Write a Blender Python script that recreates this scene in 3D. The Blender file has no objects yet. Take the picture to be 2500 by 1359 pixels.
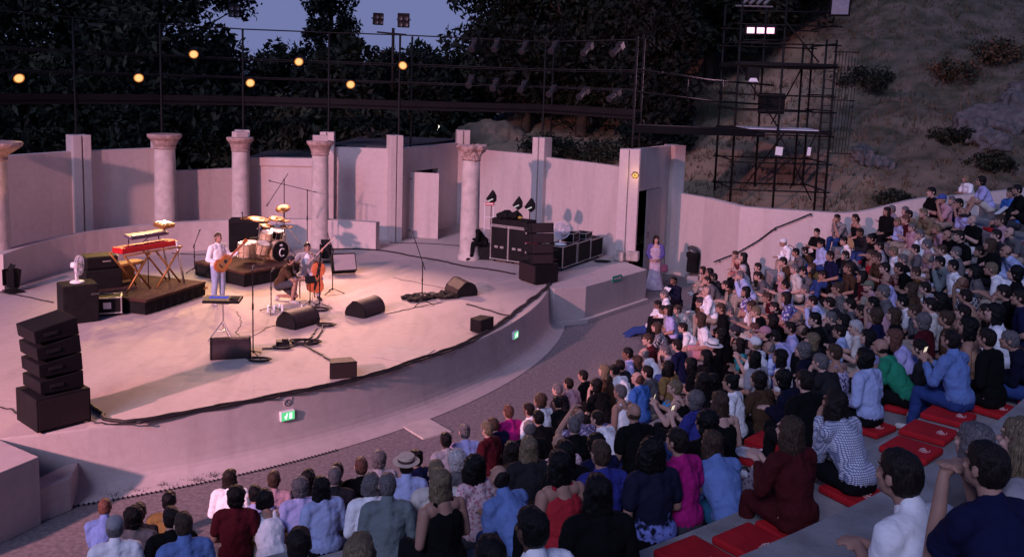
# Open-air theatre at dusk: band on a round stage, audience on concentric tiers.
import bpy, bmesh, math, random
import numpy as np
from mathutils import Vector, Matrix, Euler
random.seed(7); RNG = np.random.default_rng(7)
S = bpy.context.scene; COL = S.collection
R = math.radians; PI = math.pi
S.view_settings.view_transform = 'Standard'; S.view_settings.look = 'None'
S.view_settings.exposure = 0.72; S.view_settings.gamma = 1.0

# ---------------------------------------------------------------- camera
# metres; orchestra floor z=0, stage floor z=1; the camera stands on the tiers at the origin
FPX, TH, RO, HC, PY = 2210.0, .1315, .032, 6.4, 498.0
fw = Vector((0, math.cos(TH), -math.sin(TH))); rt = Vector((1, 0, 0)); up = rt.cross(fw)
cr = rt*math.cos(RO)+up*math.sin(RO); cu = -rt*math.sin(RO)+up*math.cos(RO)
cam_d = bpy.data.cameras.new('camera'); cam = bpy.data.objects.new('camera', cam_d); COL.objects.link(cam)
cam.matrix_world = Matrix(((cr.x, cu.x, -fw.x, 0), (cr.y, cu.y, -fw.y, 0), (cr.z, cu.z, -fw.z, HC), (0, 0, 0, 1)))
cam_d.sensor_fit = 'HORIZONTAL'; cam_d.sensor_width = 36; cam_d.lens = 36*FPX/2500
cam_d.shift_y = -(679.5-PY)/2500; cam_d.clip_start = .1; cam_d.clip_end = 3000
S.camera = cam
CO = Vector((0, 0, HC))
def ray(x, y): return fw+cr*((x-1250)/FPX)-cu*((y-PY)/FPX)
def at(x, y, z):                      # the point at height z seen at photo pixel (x, y)
    d = ray(x, y); return CO+d*((z-HC)/d.z)
def atY(x, y, Y):                     # the point at depth Y seen at photo pixel (x, y)
    d = ray(x, y); return CO+d*(Y/d.y)
CX, CY = -12.55, 25.45                # centre of the stage circle and of the tiers
def pol(r, a): return Vector((CX+r*math.cos(a), CY+r*math.sin(a), 0))

# ---------------------------------------------------------------- sky and sun
W = bpy.data.worlds.new('World'); S.world = W; W.use_nodes = True
nt = W.node_tree; bg = nt.nodes['Background']
sk = nt.nodes.new('ShaderNodeTexSky'); sk.sky_type = 'NISHITA'; sk.sun_disc = False
SUN_EL, SUN_ROT = R(4.0), R(200)
sk.sun_elevation = SUN_EL; sk.sun_rotation = SUN_ROT; sk.ozone_density = 5.0; sk.air_density = 1.0; sk.dust_density = .6
mx = nt.nodes.new('ShaderNodeMix'); mx.data_type = 'RGBA'; mx.blend_type = 'MULTIPLY'
mx.inputs[0].default_value = 1.0; mx.inputs[7].default_value = (1.24, .75, 1.12, 1)     # violet of the blue hour
nt.links.new(sk.outputs[0], mx.inputs[6]); bg.inputs[1].default_value = .07
tcw = nt.nodes.new('ShaderNodeTexCoord'); sx = nt.nodes.new('ShaderNodeSeparateXYZ'); nt.links.new(tcw.outputs['Generated'], sx.inputs[0])
mr = nt.nodes.new('ShaderNodeMapRange'); mr.inputs[1].default_value = .10; mr.inputs[2].default_value = .42; mr.inputs[3].default_value = 1.0; mr.inputs[4].default_value = 0.0; nt.links.new(sx.outputs['Z'], mr.inputs[0])   # pale lavender band low over the horizon
m2 = nt.nodes.new('ShaderNodeMix'); m2.data_type = 'RGBA'; nt.links.new(mr.outputs[0], m2.inputs[0]); nt.links.new(mx.outputs[2], m2.inputs[6]); m2.inputs[7].default_value = (1.42, 1.66, 3.45, 1); nt.links.new(m2.outputs[2], bg.inputs[0])
sl = bpy.data.lights.new('sun', 'SUN'); sl.energy = .95; sl.angle = R(25); sl.color = (.58, .60, 1.0)
so = bpy.data.objects.new('sun', sl); COL.objects.link(so); so.location = (0, -20, 40)
so.rotation_euler = Vector((.30, .75, -.60)).to_track_quat('-Z', 'Y').to_euler()

def spot(name, loc, target, watts, color, size=R(50), blend=.6, radius=.15):
    l = bpy.data.lights.new(name, 'SPOT'); l.energy = watts; l.color = color; l.spot_size = size; l.spot_blend = blend; l.shadow_soft_size = radius
    o = bpy.data.objects.new(name, l); COL.objects.link(o); o.location = loc
    o.rotation_euler = (Vector(target)-Vector(loc)).to_track_quat('-Z', 'Y').to_euler(); return o
PARK, WASHK, KEYK = 7.6, 2.4, 5.6
PINK = (1.0, .42, .50); WARM = (1.0, .50, .41)

# ---------------------------------------------------------------- helpers
def tag(o, label=None, cat=None, group=None, kind=None):
    if label: o['label'] = label
    if cat: o['category'] = cat
    if group: o['group'] = group
    if kind: o['kind'] = kind
    return o
def empty(name, loc=(0, 0, 0), rz=0, label=None, cat=None, group=None, sc=1):
    o = bpy.data.objects.new(name, None); COL.objects.link(o); o.location = loc; o.rotation_euler = (0, 0, rz); o.empty_display_size = .1
    o.scale = (sc, sc, sc); return tag(o, label, cat, group)
def kids(o): return [c for c in bpy.data.objects if c.parent == o]
def copy_tree(o, parent=None):
    c = o.copy(); COL.objects.link(c); c.parent = parent
    for ch in kids(o): copy_tree(ch, c)
    return c
class MB:
    """collects simple shapes; build() links them as one mesh object"""
    def __init__(s): s.v = []; s.f = []; s.m = []
    def add(s, vs, fs, mi=0):
        n = len(s.v); s.v += [tuple(v) for v in vs]; s.f += [tuple(i+n for i in f) for f in fs]; s.m += [mi]*len(fs); return s
    def box(s, c, d, rz=0, rx=0, ry=0, mi=0, M=None):
        M = M or (Matrix.Translation(c) @ Euler((rx, ry, rz)).to_matrix().to_4x4())
        h = [x/2 for x in d]
        vs = [M @ Vector((a*h[0], b*h[1], e*h[2])) for a in (-1, 1) for b in (-1, 1) for e in (-1, 1)]
        return s.add(vs, [(0, 1, 3, 2), (4, 6, 7, 5), (0, 4, 5, 1), (2, 3, 7, 6), (0, 2, 6, 4), (1, 5, 7, 3)], mi)
    def cyl(s, p, q, r, r2=None, n=12, mi=0, cap=True):
        p = Vector(p); q = Vector(q); r2 = r if r2 is None else r2; d = (q-p)
        if d.length < 1e-6: return s
        k = d.to_track_quat('Z', 'Y').to_matrix(); vs = []
        for j in range(n):
            a = 2*PI*j/n; e = k @ Vector((math.cos(a), math.sin(a), 0)); vs += [p+e*r, q+e*r2]
        fs = [(2*j, 2*((j+1) % n), 2*((j+1) % n)+1, 2*j+1) for j in range(n)]
        if cap: fs += [tuple(2*j for j in reversed(range(n))), tuple(2*j+1 for j in range(n))]
        return s.add(vs, fs, mi)
    def tube(s, pts, r, n=8, mi=0, closed=False):
        pts = [Vector(p) for p in pts]; m = len(pts); vs = []; X = None
        for i, p in enumerate(pts):
            t = (pts[min(i+1, m-1)]-pts[max(i-1, 0)]).normalized()
            if X is None: X = t.orthogonal().normalized()
            X = (X-t*X.dot(t)).normalized(); Y = t.cross(X)
            rr = r[i] if isinstance(r, (list, tuple)) else r
            vs += [p+(X*math.cos(2*PI*j/n)+Y*math.sin(2*PI*j/n))*rr for j in range(n)]
        fs = [(i*n+j, i*n+(j+1) % n, (i+1)*n+(j+1) % n, (i+1)*n+j) for i in range(m-1) for j in range(n)]
        fs += [tuple(reversed(range(n))), tuple((m-1)*n+j for j in range(n))]
        return s.add(vs, fs, mi)
    def ball(s, c, r, n=10, mi=0, M=None):
        r = (r, r, r) if not isinstance(r, (tuple, list)) else r; vs = []; fs = []; m = max(4, n//2+1)
        for i in range(m+1):
            t = PI*i/m
            for j in range(n):
                a = 2*PI*j/n; p = Vector((r[0]*math.sin(t)*math.cos(a), r[1]*math.sin(t)*math.sin(a), r[2]*math.cos(t)))
                vs.append((M @ p if M else p)+Vector(c))
        for i in range(m):
            for j in range(n): fs.append((i*n+j, (i+1)*n+j, (i+1)*n+(j+1) % n, i*n+(j+1) % n))
        return s.add(vs, fs, mi)
    def lathe(s, c, prof, n=20, mi=0, M=None):
        vs = []; k = len(prof)
        for j in range(n):
            a = 2*PI*j/n
            for (r, z) in prof:
                p = Vector((r*math.cos(a), r*math.sin(a), z)); vs.append((M @ p if M else p)+Vector(c))
        fs = [(j*k+i, ((j+1) % n)*k+i, ((j+1) % n)*k+i+1, j*k+i+1) for j in range(n) for i in range(k-1)]
        return s.add(vs, fs, mi)
    def prism(s, poly, z0, z1, mi=0, M=None):
        n = len(poly); vs = [Vector((x, y, z0)) for x, y in poly]+[Vector((x, y, z1)) for x, y in poly]
        if M: vs = [M @ v for v in vs]
        fs = [tuple(reversed(range(n))), tuple(range(n, 2*n))]+[(j, (j+1) % n, n+(j+1) % n, n+j) for j in range(n)]
        return s.add(vs, fs, mi)
    def mesh(s, name, mats, smooth=False):
        me = bpy.data.meshes.new(name); me.from_pydata(s.v, [], s.f)
        mats = mats if isinstance(mats, (list, tuple)) else [mats]
        for m in mats: me.materials.append(m)
        if len(mats) > 1: me.polygons.foreach_set('material_index', s.m)
        bm = bmesh.new(); bm.from_mesh(me); bmesh.ops.recalc_face_normals(bm, faces=bm.faces[:]); bm.to_mesh(me); bm.free()
        if smooth: me.polygons.foreach_set('use_smooth', [True]*len(me.polygons))
        return me
    def build(s, name, mats, parent=None, bevel=0, smooth=False, seg=2):
        o = bpy.data.objects.new(name, s.mesh(name, mats, smooth)); COL.objects.link(o)
        if parent: o.parent = parent
        if bevel:
            b = o.modifiers.new('bevel', 'BEVEL'); b.width = bevel; b.segments = seg; b.limit_method = 'ANGLE'; b.angle_limit = R(35)
        return o
def obj(name, me, parent=None, mats=None):
    o = bpy.data.objects.new(name, me); COL.objects.link(o)
    if parent: o.parent = parent
    for i, m in enumerate(mats or []):
        o.material_slots[i].link = 'OBJECT'; o.material_slots[i].material = m
    return o

_tpl = {}
def _ico():
    if 'i' not in _tpl:
        bm = bmesh.new(); bmesh.ops.create_icosphere(bm, subdivisions=2, radius=1); bm.verts.ensure_lookup_table()
        _tpl['i'] = ([v.co.copy() for v in bm.verts], [tuple(v.index for v in f.verts) for f in bm.faces]); bm.free()
    return _tpl['i']
def blob(name, prims, voxel=.012, smooth=2, mats=(), noise=0, nscale=14, dec=0):
    """one continuous surface grown round capsules ('c', p, q, r, r2) and ellipsoids ('e', centre, radii[, euler])"""
    b = MB(); iv, jf = _ico()
    for p in prims:
        if p[0] == 'c':
            P, Q, r, r2 = Vector(p[1]), Vector(p[2]), p[3], p[4]
            b.add([P+v*r for v in iv], jf); b.add([Q+v*r2 for v in iv], jf); b.cyl(P, Q, r, r2, 16)
        else:
            M = Euler(p[3]).to_matrix() if len(p) > 3 else None
            vs = [Vector((v.x*p[2][0], v.y*p[2][1], v.z*p[2][2])) for v in iv]
            b.add([(M @ v if M else v)+Vector(p[1]) for v in vs], jf)
    me = bpy.data.meshes.new('tmp'); me.from_pydata(b.v, [], b.f); o = bpy.data.objects.new('tmp', me); COL.objects.link(o)
    bm = bmesh.new(); bm.from_mesh(me); bmesh.ops.recalc_face_normals(bm, faces=bm.faces[:]); bm.to_mesh(me); bm.free()
    m = o.modifiers.new('r', 'REMESH'); m.mode = 'VOXEL'; m.voxel_size = voxel
    if smooth: m = o.modifiers.new('s', 'SMOOTH'); m.factor = .5; m.iterations = smooth
    dg = bpy.context.evaluated_depsgraph_get(); out = bpy.data.meshes.new_from_object(o.evaluated_get(dg)); out.name = name
    COL.objects.unlink(o); bpy.data.objects.remove(o); bpy.data.meshes.remove(me)
    if noise:
        from mathutils import noise as NZ
        out.update()
        n = len(out.vertices); co = np.empty(n*3); out.vertices.foreach_get('co', co); no = np.empty(n*3); out.vertices.foreach_get('normal', no)
        co = co.reshape(-1, 3); no = no.reshape(-1, 3)
        k = np.array([NZ.noise(Vector(c)*nscale)+.5*NZ.noise(Vector(c)*nscale*2.3) for c in co])
        co = co+no*(k*noise)[:, None]; out.vertices.foreach_set('co', co.ravel())
    out.materials.clear()
    for m in mats: out.materials.append(m)
    out.polygons.foreach_set('use_smooth', [True]*len(out.polygons)); return out

# ---------------------------------------------------------------- materials
def weathered(name, col, floor=False):
    """rendered masonry: broad blotches, rain streaks or scuffs, hairline cracks, fine grain"""
    m = bpy.data.materials.new(name); m.use_nodes = True; t = m.node_tree; N = t.nodes; L = t.links; p = N['Principled BSDF']; p.inputs['Roughness'].default_value = .82; p.inputs['Specular IOR Level'].default_value = .25
    tc = N.new('ShaderNodeTexCoord'); src = tc.outputs['Object']
    def noise(scale, sc=(1, 1, 1), det=6, lo=.3, hi=.7, a=1., b=1., dist=0):
        mp = N.new('ShaderNodeMapping'); mp.inputs['Scale'].default_value = sc; L.new(src, mp.inputs[0]); n = N.new('ShaderNodeTexNoise'); n.inputs['Scale'].default_value = scale; n.inputs['Detail'].default_value = det; n.inputs['Distortion'].default_value = dist; L.new(mp.outputs[0], n.inputs[0])
        r = N.new('ShaderNodeMapRange'); r.inputs[1].default_value = lo; r.inputs[2].default_value = hi; r.inputs[3].default_value = a; r.inputs[4].default_value = b; L.new(n.outputs['Fac'], r.inputs[0]); return r.outputs[0], n.outputs['Fac']
    fs = [noise(.45, det=4, a=.93, b=1.05)[0], noise(7, det=9, a=.95, b=1.04)[0]]
    fs.append(noise(2.2, (1, 1, .12) if not floor else (1, .16, 1), 7, .52, .75, 1., .86, .4)[0])
    if floor: fs.append(noise(1.1, (1, 1, 1), 10, .60, .74, 1., .84, 1.2)[0]); fs.append(noise(30, (.08, 1, 1), 3, .64, .72, 1., .90)[0])
    vo = N.new('ShaderNodeTexVoronoi'); vo.feature = 'DISTANCE_TO_EDGE'; vo.inputs['Scale'].default_value = .38 if not floor else .30; ds, nf = noise(1.5, det=6); ad = N.new('ShaderNodeVectorMath'); ad.operation = 'ADD'; L.new(src, ad.inputs[0]); sc_ = N.new('ShaderNodeVectorMath'); sc_.operation = 'SCALE'; sc_.inputs['Scale'].default_value = .9; L.new(nf, sc_.inputs[0]); L.new(sc_.outputs[0], ad.inputs[1]); L.new(ad.outputs[0], vo.inputs[0])
    r = N.new('ShaderNodeMapRange'); r.inputs[1].default_value = .0; r.inputs[2].default_value = .007; r.inputs[3].default_value = .93; r.inputs[4].default_value = 1.; L.new(vo.outputs['Distance'], r.inputs[0]); fs.append(r.outputs[0])
    cur = fs[0]
    for f in fs[1:]:
        k = N.new('ShaderNodeMath'); k.operation = 'MULTIPLY'; L.new(cur, k.inputs[0]); L.new(f, k.inputs[1]); cur = k.outputs[0]
    v = N.new('ShaderNodeVectorMath'); v.operation = 'SCALE'; v.inputs[0].default_value = col; L.new(cur, v.inputs['Scale']); L.new(v.outputs[0], p.inputs['Base Color'])
    n2 = N.new('ShaderNodeTexNoise'); n2.inputs['Scale'].default_value = 45; n2.inputs['Detail'].default_value = 6; L.new(src, n2.inputs[0]); b = N.new('ShaderNodeBump'); b.inputs['Strength'].default_value = .25; b.inputs['Distance'].default_value = .015; L.new(n2.outputs['Fac'], b.inputs['Height']); L.new(b.outputs[0], p.inputs['Normal']); return m
def mat(name, col, rough=.8, var=.15, scale=6, bump=0, bscale=40, metal=0, col2=None, spec=.3, detail=6, emit=None, estr=0, coords='Object', sheen=0):
    m = bpy.data.materials.new(name); m.use_nodes = True; t = m.node_tree; N = t.nodes; L = t.links; p = N['Principled BSDF']
    p.inputs['Roughness'].default_value = rough; p.inputs['Metallic'].default_value = metal; p.inputs['Specular IOR Level'].default_value = spec
    c = tuple(col)+(1,)
    if var or col2:
        tc = N.new('ShaderNodeTexCoord'); nz = N.new('ShaderNodeTexNoise'); nz.inputs['Scale'].default_value = scale; nz.inputs['Detail'].default_value = detail
        L.new(tc.outputs[coords], nz.inputs['Vector'])
        rp = N.new('ShaderNodeValToRGB'); L.new(nz.outputs['Fac'], rp.inputs[0]); e = rp.color_ramp.elements
        e[0].position = .3; e[1].position = .7
        if col2: e[0].color = c; e[1].color = tuple(col2)+(1,)
        else:
            e[0].color = tuple(max(0, x*(1-var)) for x in col)+(1,); e[1].color = tuple(min(1, x*(1+var)) for x in col)+(1,)
        L.new(rp.outputs[0], p.inputs['Base Color'])
    else: p.inputs['Base Color'].default_value = c
    if bump:
        tc2 = N.new('ShaderNodeTexCoord'); n2 = N.new('ShaderNodeTexNoise'); n2.inputs['Scale'].default_value = bscale; n2.inputs['Detail'].default_value = 5
        L.new(tc2.outputs[coords], n2.inputs['Vector']); b = N.new('ShaderNodeBump'); b.inputs['Strength'].default_value = bump; b.inputs['Distance'].default_value = .02
        L.new(n2.outputs['Fac'], b.inputs['Height']); L.new(b.outputs[0], p.inputs['Normal'])
    if sheen: p.inputs['Sheen Weight'].default_value = sheen
    if emit: p.inputs['Emission Color'].default_value = tuple(emit)+(1,); p.inputs['Emission Strength'].default_value = estr
    return m
def pattern(name, kind, a, b, scale=8, rough=.85):
    """printed cloth: stripes, check, floral, tie-dye, strap"""
    m = mat(name, a, rough, 0, bump=.5, bscale=9); t = m.node_tree; N = t.nodes; L = t.links; p = N['Principled BSDF']
    tc = N.new('ShaderNodeTexCoord'); rp = N.new('ShaderNodeValToRGB'); e = rp.color_ramp.elements
    e[0].color = tuple(a)+(1,); e[1].color = tuple(b)+(1,)
    if kind == 'stripes':
        w = N.new('ShaderNodeTexWave'); w.bands_direction = 'Z'; w.inputs['Scale'].default_value = scale; L.new(tc.outputs['Object'], w.inputs[0]); L.new(w.outputs['Fac'], rp.inputs[0]); e[0].position = .72; e[1].position = .78
    elif kind == 'check':
        w = N.new('ShaderNodeTexWave'); w.bands_direction = 'Z'; w.inputs['Scale'].default_value = scale
        w2 = N.new('ShaderNodeTexWave'); w2.bands_direction = 'X'; w2.inputs['Scale'].default_value = scale
        L.new(tc.outputs['Object'], w.inputs[0]); L.new(tc.outputs['Object'], w2.inputs[0])
        mm = N.new('ShaderNodeMath'); mm.operation = 'MULTIPLY'; L.new(w.outputs['Fac'], mm.inputs[0]); L.new(w2.outputs['Fac'], mm.inputs[1]); L.new(mm.outputs[0], rp.inputs[0]); e[0].position = .12; e[1].position = .3
    elif kind == 'floral':
        w = N.new('ShaderNodeTexVoronoi'); w.inputs['Scale'].default_value = scale; L.new(tc.outputs['Object'], w.inputs[0]); L.new(w.outputs['Distance'], rp.inputs[0]); e[0].position = .35; e[1].position = .45
    elif kind == 'hem':
        sp = N.new('ShaderNodeSeparateXYZ'); L.new(tc.outputs['Object'], sp.inputs[0]); nz = N.new('ShaderNodeTexNoise'); nz.inputs['Scale'].default_value = 22; L.new(tc.outputs['Object'], nz.inputs[0])
        ad = N.new('ShaderNodeMath'); ad.operation = 'MULTIPLY_ADD'; ad.inputs[1].default_value = .35; L.new(nz.outputs['Fac'], ad.inputs[0]); L.new(sp.outputs['Z'], ad.inputs[2])
        L.new(ad.outputs[0], rp.inputs[0]); e[0].position = .37; e[1].position = .43; e[0].color = tuple(b)+(1,); e[1].color = tuple(a)+(1,)
    else:
        w = N.new('ShaderNodeTexNoise'); w.inputs['Scale'].default_value = scale; w.inputs['Detail'].default_value = 4; L.new(tc.outputs['Object'], w.inputs[0]); L.new(w.outputs['Fac'], rp.inputs[0]); e[0].position = .42; e[1].position = .6
    L.new(rp.outputs[0], p.inputs['Base Color']); return m
def emis(name, col, s):
    m = bpy.data.materials.new(name); m.use_nodes = True; t = m.node_tree; t.nodes.clear(); e = t.nodes.new('ShaderNodeEmission'); o = t.nodes.new('ShaderNodeOutputMaterial')
    e.inputs[0].default_value = tuple(col)+(1,); e.inputs[1].default_value = s; t.links.new(e.outputs[0], o.inputs[0]); return m

M = {}
M['plaster'] = weathered('plaster', (.56, .475, .44))
M['plaster2'] = weathered('plaster_grey', (.42, .37, .35))
M['stone'] = mat('worn_stone', (.42, .36, .32), .9, .3, 5, .9, 16)
M['stone_red'] = mat('weathered_red_stone', (.37, .265, .235), .9, .35, 7, .9, 18)
M['stagefloor'] = weathered('stage_floor', (.47, .395, .36), True)
M['gravel'] = mat('compacted_gravel', (.21, .185, .185), .95, .30, 14, .8, 130, detail=12)
M['concrete'] = mat('tier_concrete', (.27, .255, .25), .9, .28, 3, .35, 45)
M['slab'] = mat('pale_slab', (.46, .41, .37), .9, .1, 4, .3, 40)
M['black'] = mat('black_paint', (.008, .007, .008), .65, .3, 5, .15, 60, spec=.18)
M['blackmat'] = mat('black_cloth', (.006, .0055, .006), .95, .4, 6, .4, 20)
M['grille'] = mat('monitor_grille', (.022, .013, .014), .6, .25, 30, .3, 160)
M['rubber'] = mat('cable_rubber', (.015, .013, .015), .6, .3, 8)
M['steel'] = mat('dull_steel', (.11, .105, .105), .5, .2, 12, metal=.6)
M['scaf'] = mat('scaffold_tube', (.0035, .0032, .0035), .7, .3, 4)
M['rust'] = mat('rusty_mesh', (.0045, .0035, .0045), .9, .4, 3)
M['chrome'] = mat('chrome', (.7, .68, .66), .25, 0, metal=1)
M['alu'] = mat('aluminium_edge', (.50, .49, .48), .4, .1, 8, metal=.8)
M['white'] = mat('white_plastic', (.74, .74, .74), .4, .03)
M['paper'] = mat('paper', (.78, .78, .76), .8, .03, 20)
M['brass'] = mat('bronze_and_amber_light', (.36, .17, .055), .42, .2, 20, metal=.6)  # also gives the chrome keyboard stand its painted amber light
M['tom'] = mat('pale_drum_shell', (.62, .44, .28), .35, .25, 9)
M['drumskin'] = mat('drum_skin', (.75, .66, .55), .5, .04)
M['redkey'] = mat('red_lacquer', (.50, .014, .02), .35, .08)
M['keys'] = mat('keybed_grey', (.30, .28, .30), .4, .15, 40)
M['wood'] = mat('varnished_wood', (.50, .12, .035), .28, .3, 7, spec=.5)
M['sunburst'] = mat('sunburst_wood', (.40, .12, .035), .3, .45, 6, spec=.5)
M['amber'] = mat('stool_leather', (.36, .17, .05), .6, .2, 6)
M['carpet'] = mat('riser_carpet', (.055, .022, .016), .95, .4, 6, .3, 60)
M['ampgrille'] = mat('amp_grille_cloth', (.36, .31, .31), .85, .2, 60, .3, 120)
M['cushion'] = mat('red_cushion_cloth', (.40, .007, .013), .85, .2, 4, .4, 18)
M['mark'] = mat('printed_mark', (.62, .42, .40), .8, 0)
M['redmark'] = mat('red_sticker', (.5, .04, .04), .7, 0)
M['green_sign'] = mat('green_sign', (.03, .30, .20), .6, .05)
M['screenblue'] = emis('blue_display', (.12, .14, 1.0), .45)
M['exit'] = emis('exit_green_light', (.16, .80, .34), .55)
M['exitw'] = emis('exit_pictogram', (.75, 1.0, .82), 1.0)
M['par'] = emis('warm_lamp_face', (1.0, .66, .26), .66)
M['parhalo'] = emis('orange_lamp_halo', (1.0, .30, .05), .42)  # halo of a lit lamp as an emissive colour
M['pinklamp'] = emis('pink_led_face', (1.0, .50, .78), 1.5)
M['amberlamp'] = emis('amber_bulb', (1.0, .50, .12), .9)
M['phone'] = emis('phone_screen', (1.0, .84, .70), .5)
M['dim'] = emis('dim_lamp_strip', (.85, .78, .85), .4)
M['dist'] = emis('far_lamp', (1, .95, .85), 1)
M['foil'] = mat('reflector', (.75, .74, .78), .5, .05)
M['fanblade'] = mat('fan_guard', (.62, .60, .64), .5, .05)
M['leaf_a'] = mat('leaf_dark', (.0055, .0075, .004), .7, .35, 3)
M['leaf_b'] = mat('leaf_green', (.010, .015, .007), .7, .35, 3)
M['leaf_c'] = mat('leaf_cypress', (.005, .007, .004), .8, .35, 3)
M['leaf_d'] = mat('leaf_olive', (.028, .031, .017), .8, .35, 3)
M['bark'] = mat('bark', (.07, .055, .042), .95, .4, 8, .6, 20)
M['rock'] = mat('pale_rock', (.105, .095, .092), .95, .35, 3, 1.0, 9)

# ---------------------------------------------------------------- ground, stage, tiers
def struct(o): o['kind'] = 'structure'; return o
g = MB(); g.add([(-400, -200, -.06), (400, -200, -.06), (400, 900, -.06), (-400, 900, -.06)], [(0, 1, 2, 3)])
struct(g.build('ground', mat('dry_earth', (.10, .085, .062), .95, .3, .4, .5, 4)))
g = MB(); A0, A1, NA = R(-95), R(24), 60
for j in range(NA):
    a, b = A0+(A1-A0)*j/NA, A0+(A1-A0)*(j+1)/NA
    n = len(g.v); g.add([pol(13.9, a), pol(17.2, a), pol(17.2, b), pol(13.9, b)], [(0, 1, 2, 3)])
g.add([(-26, 0, -.004), (-6, 0, -.004), (-5.9, 13, -.004), (-26, 13, -.004)], [(0, 1, 2, 3)])
g.add([(1.5, 24.2, -.004), (10, 22, -.004), (9, 34, -.004), (3, 31, -.004)], [(0, 1, 2, 3)])
struct(g.build('orchestra_floor', M['gravel']))
g = MB(); n = MB(); A0, A1, NA = R(-68.5), R(-4.8), 72
rim = [(13.70, 1.0), (13.706, .985), (13.712, .965), (13.735, .75), (13.765, .5), (13.80, .30), (13.825, .21), (13.86, .15), (13.93, .09), (14.03, .05), (14.19, .012)]
for j in range(NA):
    a, b = A0+(A1-A0)*j/NA, A0+(A1-A0)*(j+1)/NA
    for (r0, z0), (r1, z1) in zip(rim[:-1], rim[1:]):
        n.add([pol(r0, a)+Vector((0, 0, z0)), pol(r1, a)+Vector((0, 0, z1)), pol(r1, b)+Vector((0, 0, z1)), pol(r0, b)+Vector((0, 0, z0))], [(0, 1, 2, 3)])
arc = [tuple(pol(13.7, A0+(A1-A0)*j/NA)[:2]) for j in range(NA+1)]
back = [(3.6, 27.9), (3.6, 36.5), (-16, 36.5), (-24, 24), (-14, 11)]
poly = [Vector((x, y, 1.0)) for x, y in arc+back]
g.add(poly, [tuple(range(len(poly)))])
st = g.build('stage_floor', M['stagefloor']); struct(st)
fr = n.build('apron_wall', M['plaster2'], smooth=True); tag(fr, 'pale curved concave front wall of the round stage above the gravel floor', 'wall')

# end blocks of the stage
def corner(x, y, z): p = at(x, y, z); return (p.x, p.y)
b = MB(); b.prism([(1.20, 23.75), (2.09, 24.16), (4.12, 26.75), (3.55, 28.0), (2.2, 27.3), (.95, 25.2), (.95, 23.95)], .0, 1.008)
b.prism([(1.30, 23.62), (2.16, 24.02), (4.2, 26.68), (4.12, 26.75), (2.09, 24.16), (1.24, 23.76)], 0, .13)
tag(b.build('end_block', M['plaster2'], bevel=.012), 'long pale block at the far end of the stage beside the doorway', 'block')
b = MB(); p0 = corner(95, 1115, 1.0); p1 = corner(-220, 1000, 1.0); p2 = corner(-260, 1260, 1.0)
b.prism([p0, (p0[0]-.95, p0[1]+.6), (p0[0]-3.5, p0[1]+1.5), (p2[0]-1, p2[1]), p2], 0, 1.008)
q0 = corner(172, 1166, .5); q1 = corner(118, 1188, .5)
b.prism([q0, (q0[0]-.2, q0[1]+.75), (p0[0]-.3, p0[1]+.2), (p0[0]-.75, p0[1]-.35), (q1[0]-.12, q1[1]-.1)], 0, .5)
tag(b.build('end_block', M['plaster2'], bevel=.012), 'pale stepped block at the near end of the stage beside the front rows', 'block')

# concrete tiers
NR, R0, DR, Z0, DZ = 14, 17.32, .9, .40, .36
def seat_z(i): return Z0+DZ*i
TA0, TA1, NT = R(-84), R(-1.2), 90
AIS = [(R(-49.4), R(-47.4), 4, 7)]                        # the stair between the blocks of seats
g = MB()
for i in range(NR):
    r0, r1, z = R0+DR*i-.30, R0+DR*(i+1)-.30, seat_z(i); zl = seat_z(i-1) if i else -.02
    for j in range(NT):
        a, b = TA0+(TA1-TA0)*j/NT, TA0+(TA1-TA0)*(j+1)/NT
        if i >= 9 and b > R(-1.2-1.6*(i-8)): continue
        P = lambda r, t, h: pol(r, t)+Vector((0, 0, h))
        g.add([P(r0, a, zl), P(r0, b, zl), P(r0, b, z-.03), P(r0, a, z-.03)], [(0, 1, 2, 3)])
        g.add([P(r0, a, z-.03), P(r0, b, z-.03), P(r0+.02, b, z), P(r0+.02, a, z)], [(0, 1, 2, 3)])
        g.add([P(r0+.02, a, z), P(r0+.02, b, z), P(r1, b, z), P(r1, a, z)], [(0, 1, 2, 3)])
tr = g.build('seating_tiers', M['concrete']); tag(tr, 'curved rising concrete seating tiers around the stage', 'seating')
g = MB()
for a0, a1, i0, i1 in AIS:
    for i in range(i0, i1):
        for h, f in ((.12, .0), (.24, -.3)):
            r = R0+DR*(i+1)-.30-(.6 if h == .12 else .3); z = seat_z(i)
            q = [pol(r, a0), pol(r, a1), pol(R0+DR*(i+1)-.302, a1), pol(R0+DR*(i+1)-.302, a0)]
            g.prism([(v.x, v.y) for v in q], z-.01, z+h)
tag(g.build('aisle_steps', M['concrete'], bevel=.008), 'narrow flight of pale concrete steps climbing through the near tiers', 'steps')
p = at(1040, 1045, .02); q = MB(); q.box((p.x, p.y, .012), (.62, .78, .04), rz=R(38))
tag(q.build('floor_slab', M['slab'], bevel=.006), 'pale square slab set in the gravel at the foot of the stage front', 'slab')
p = at(985, 862, 1.0); q = MB(); q.box((p.x, p.y, 1.006), (.95, .95, .016), rz=R(-20))
tag(q.build('floor_hatch', M['slab'], bevel=.004), 'pale square hatch in the stage floor near the edge cable', 'hatch')

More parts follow.
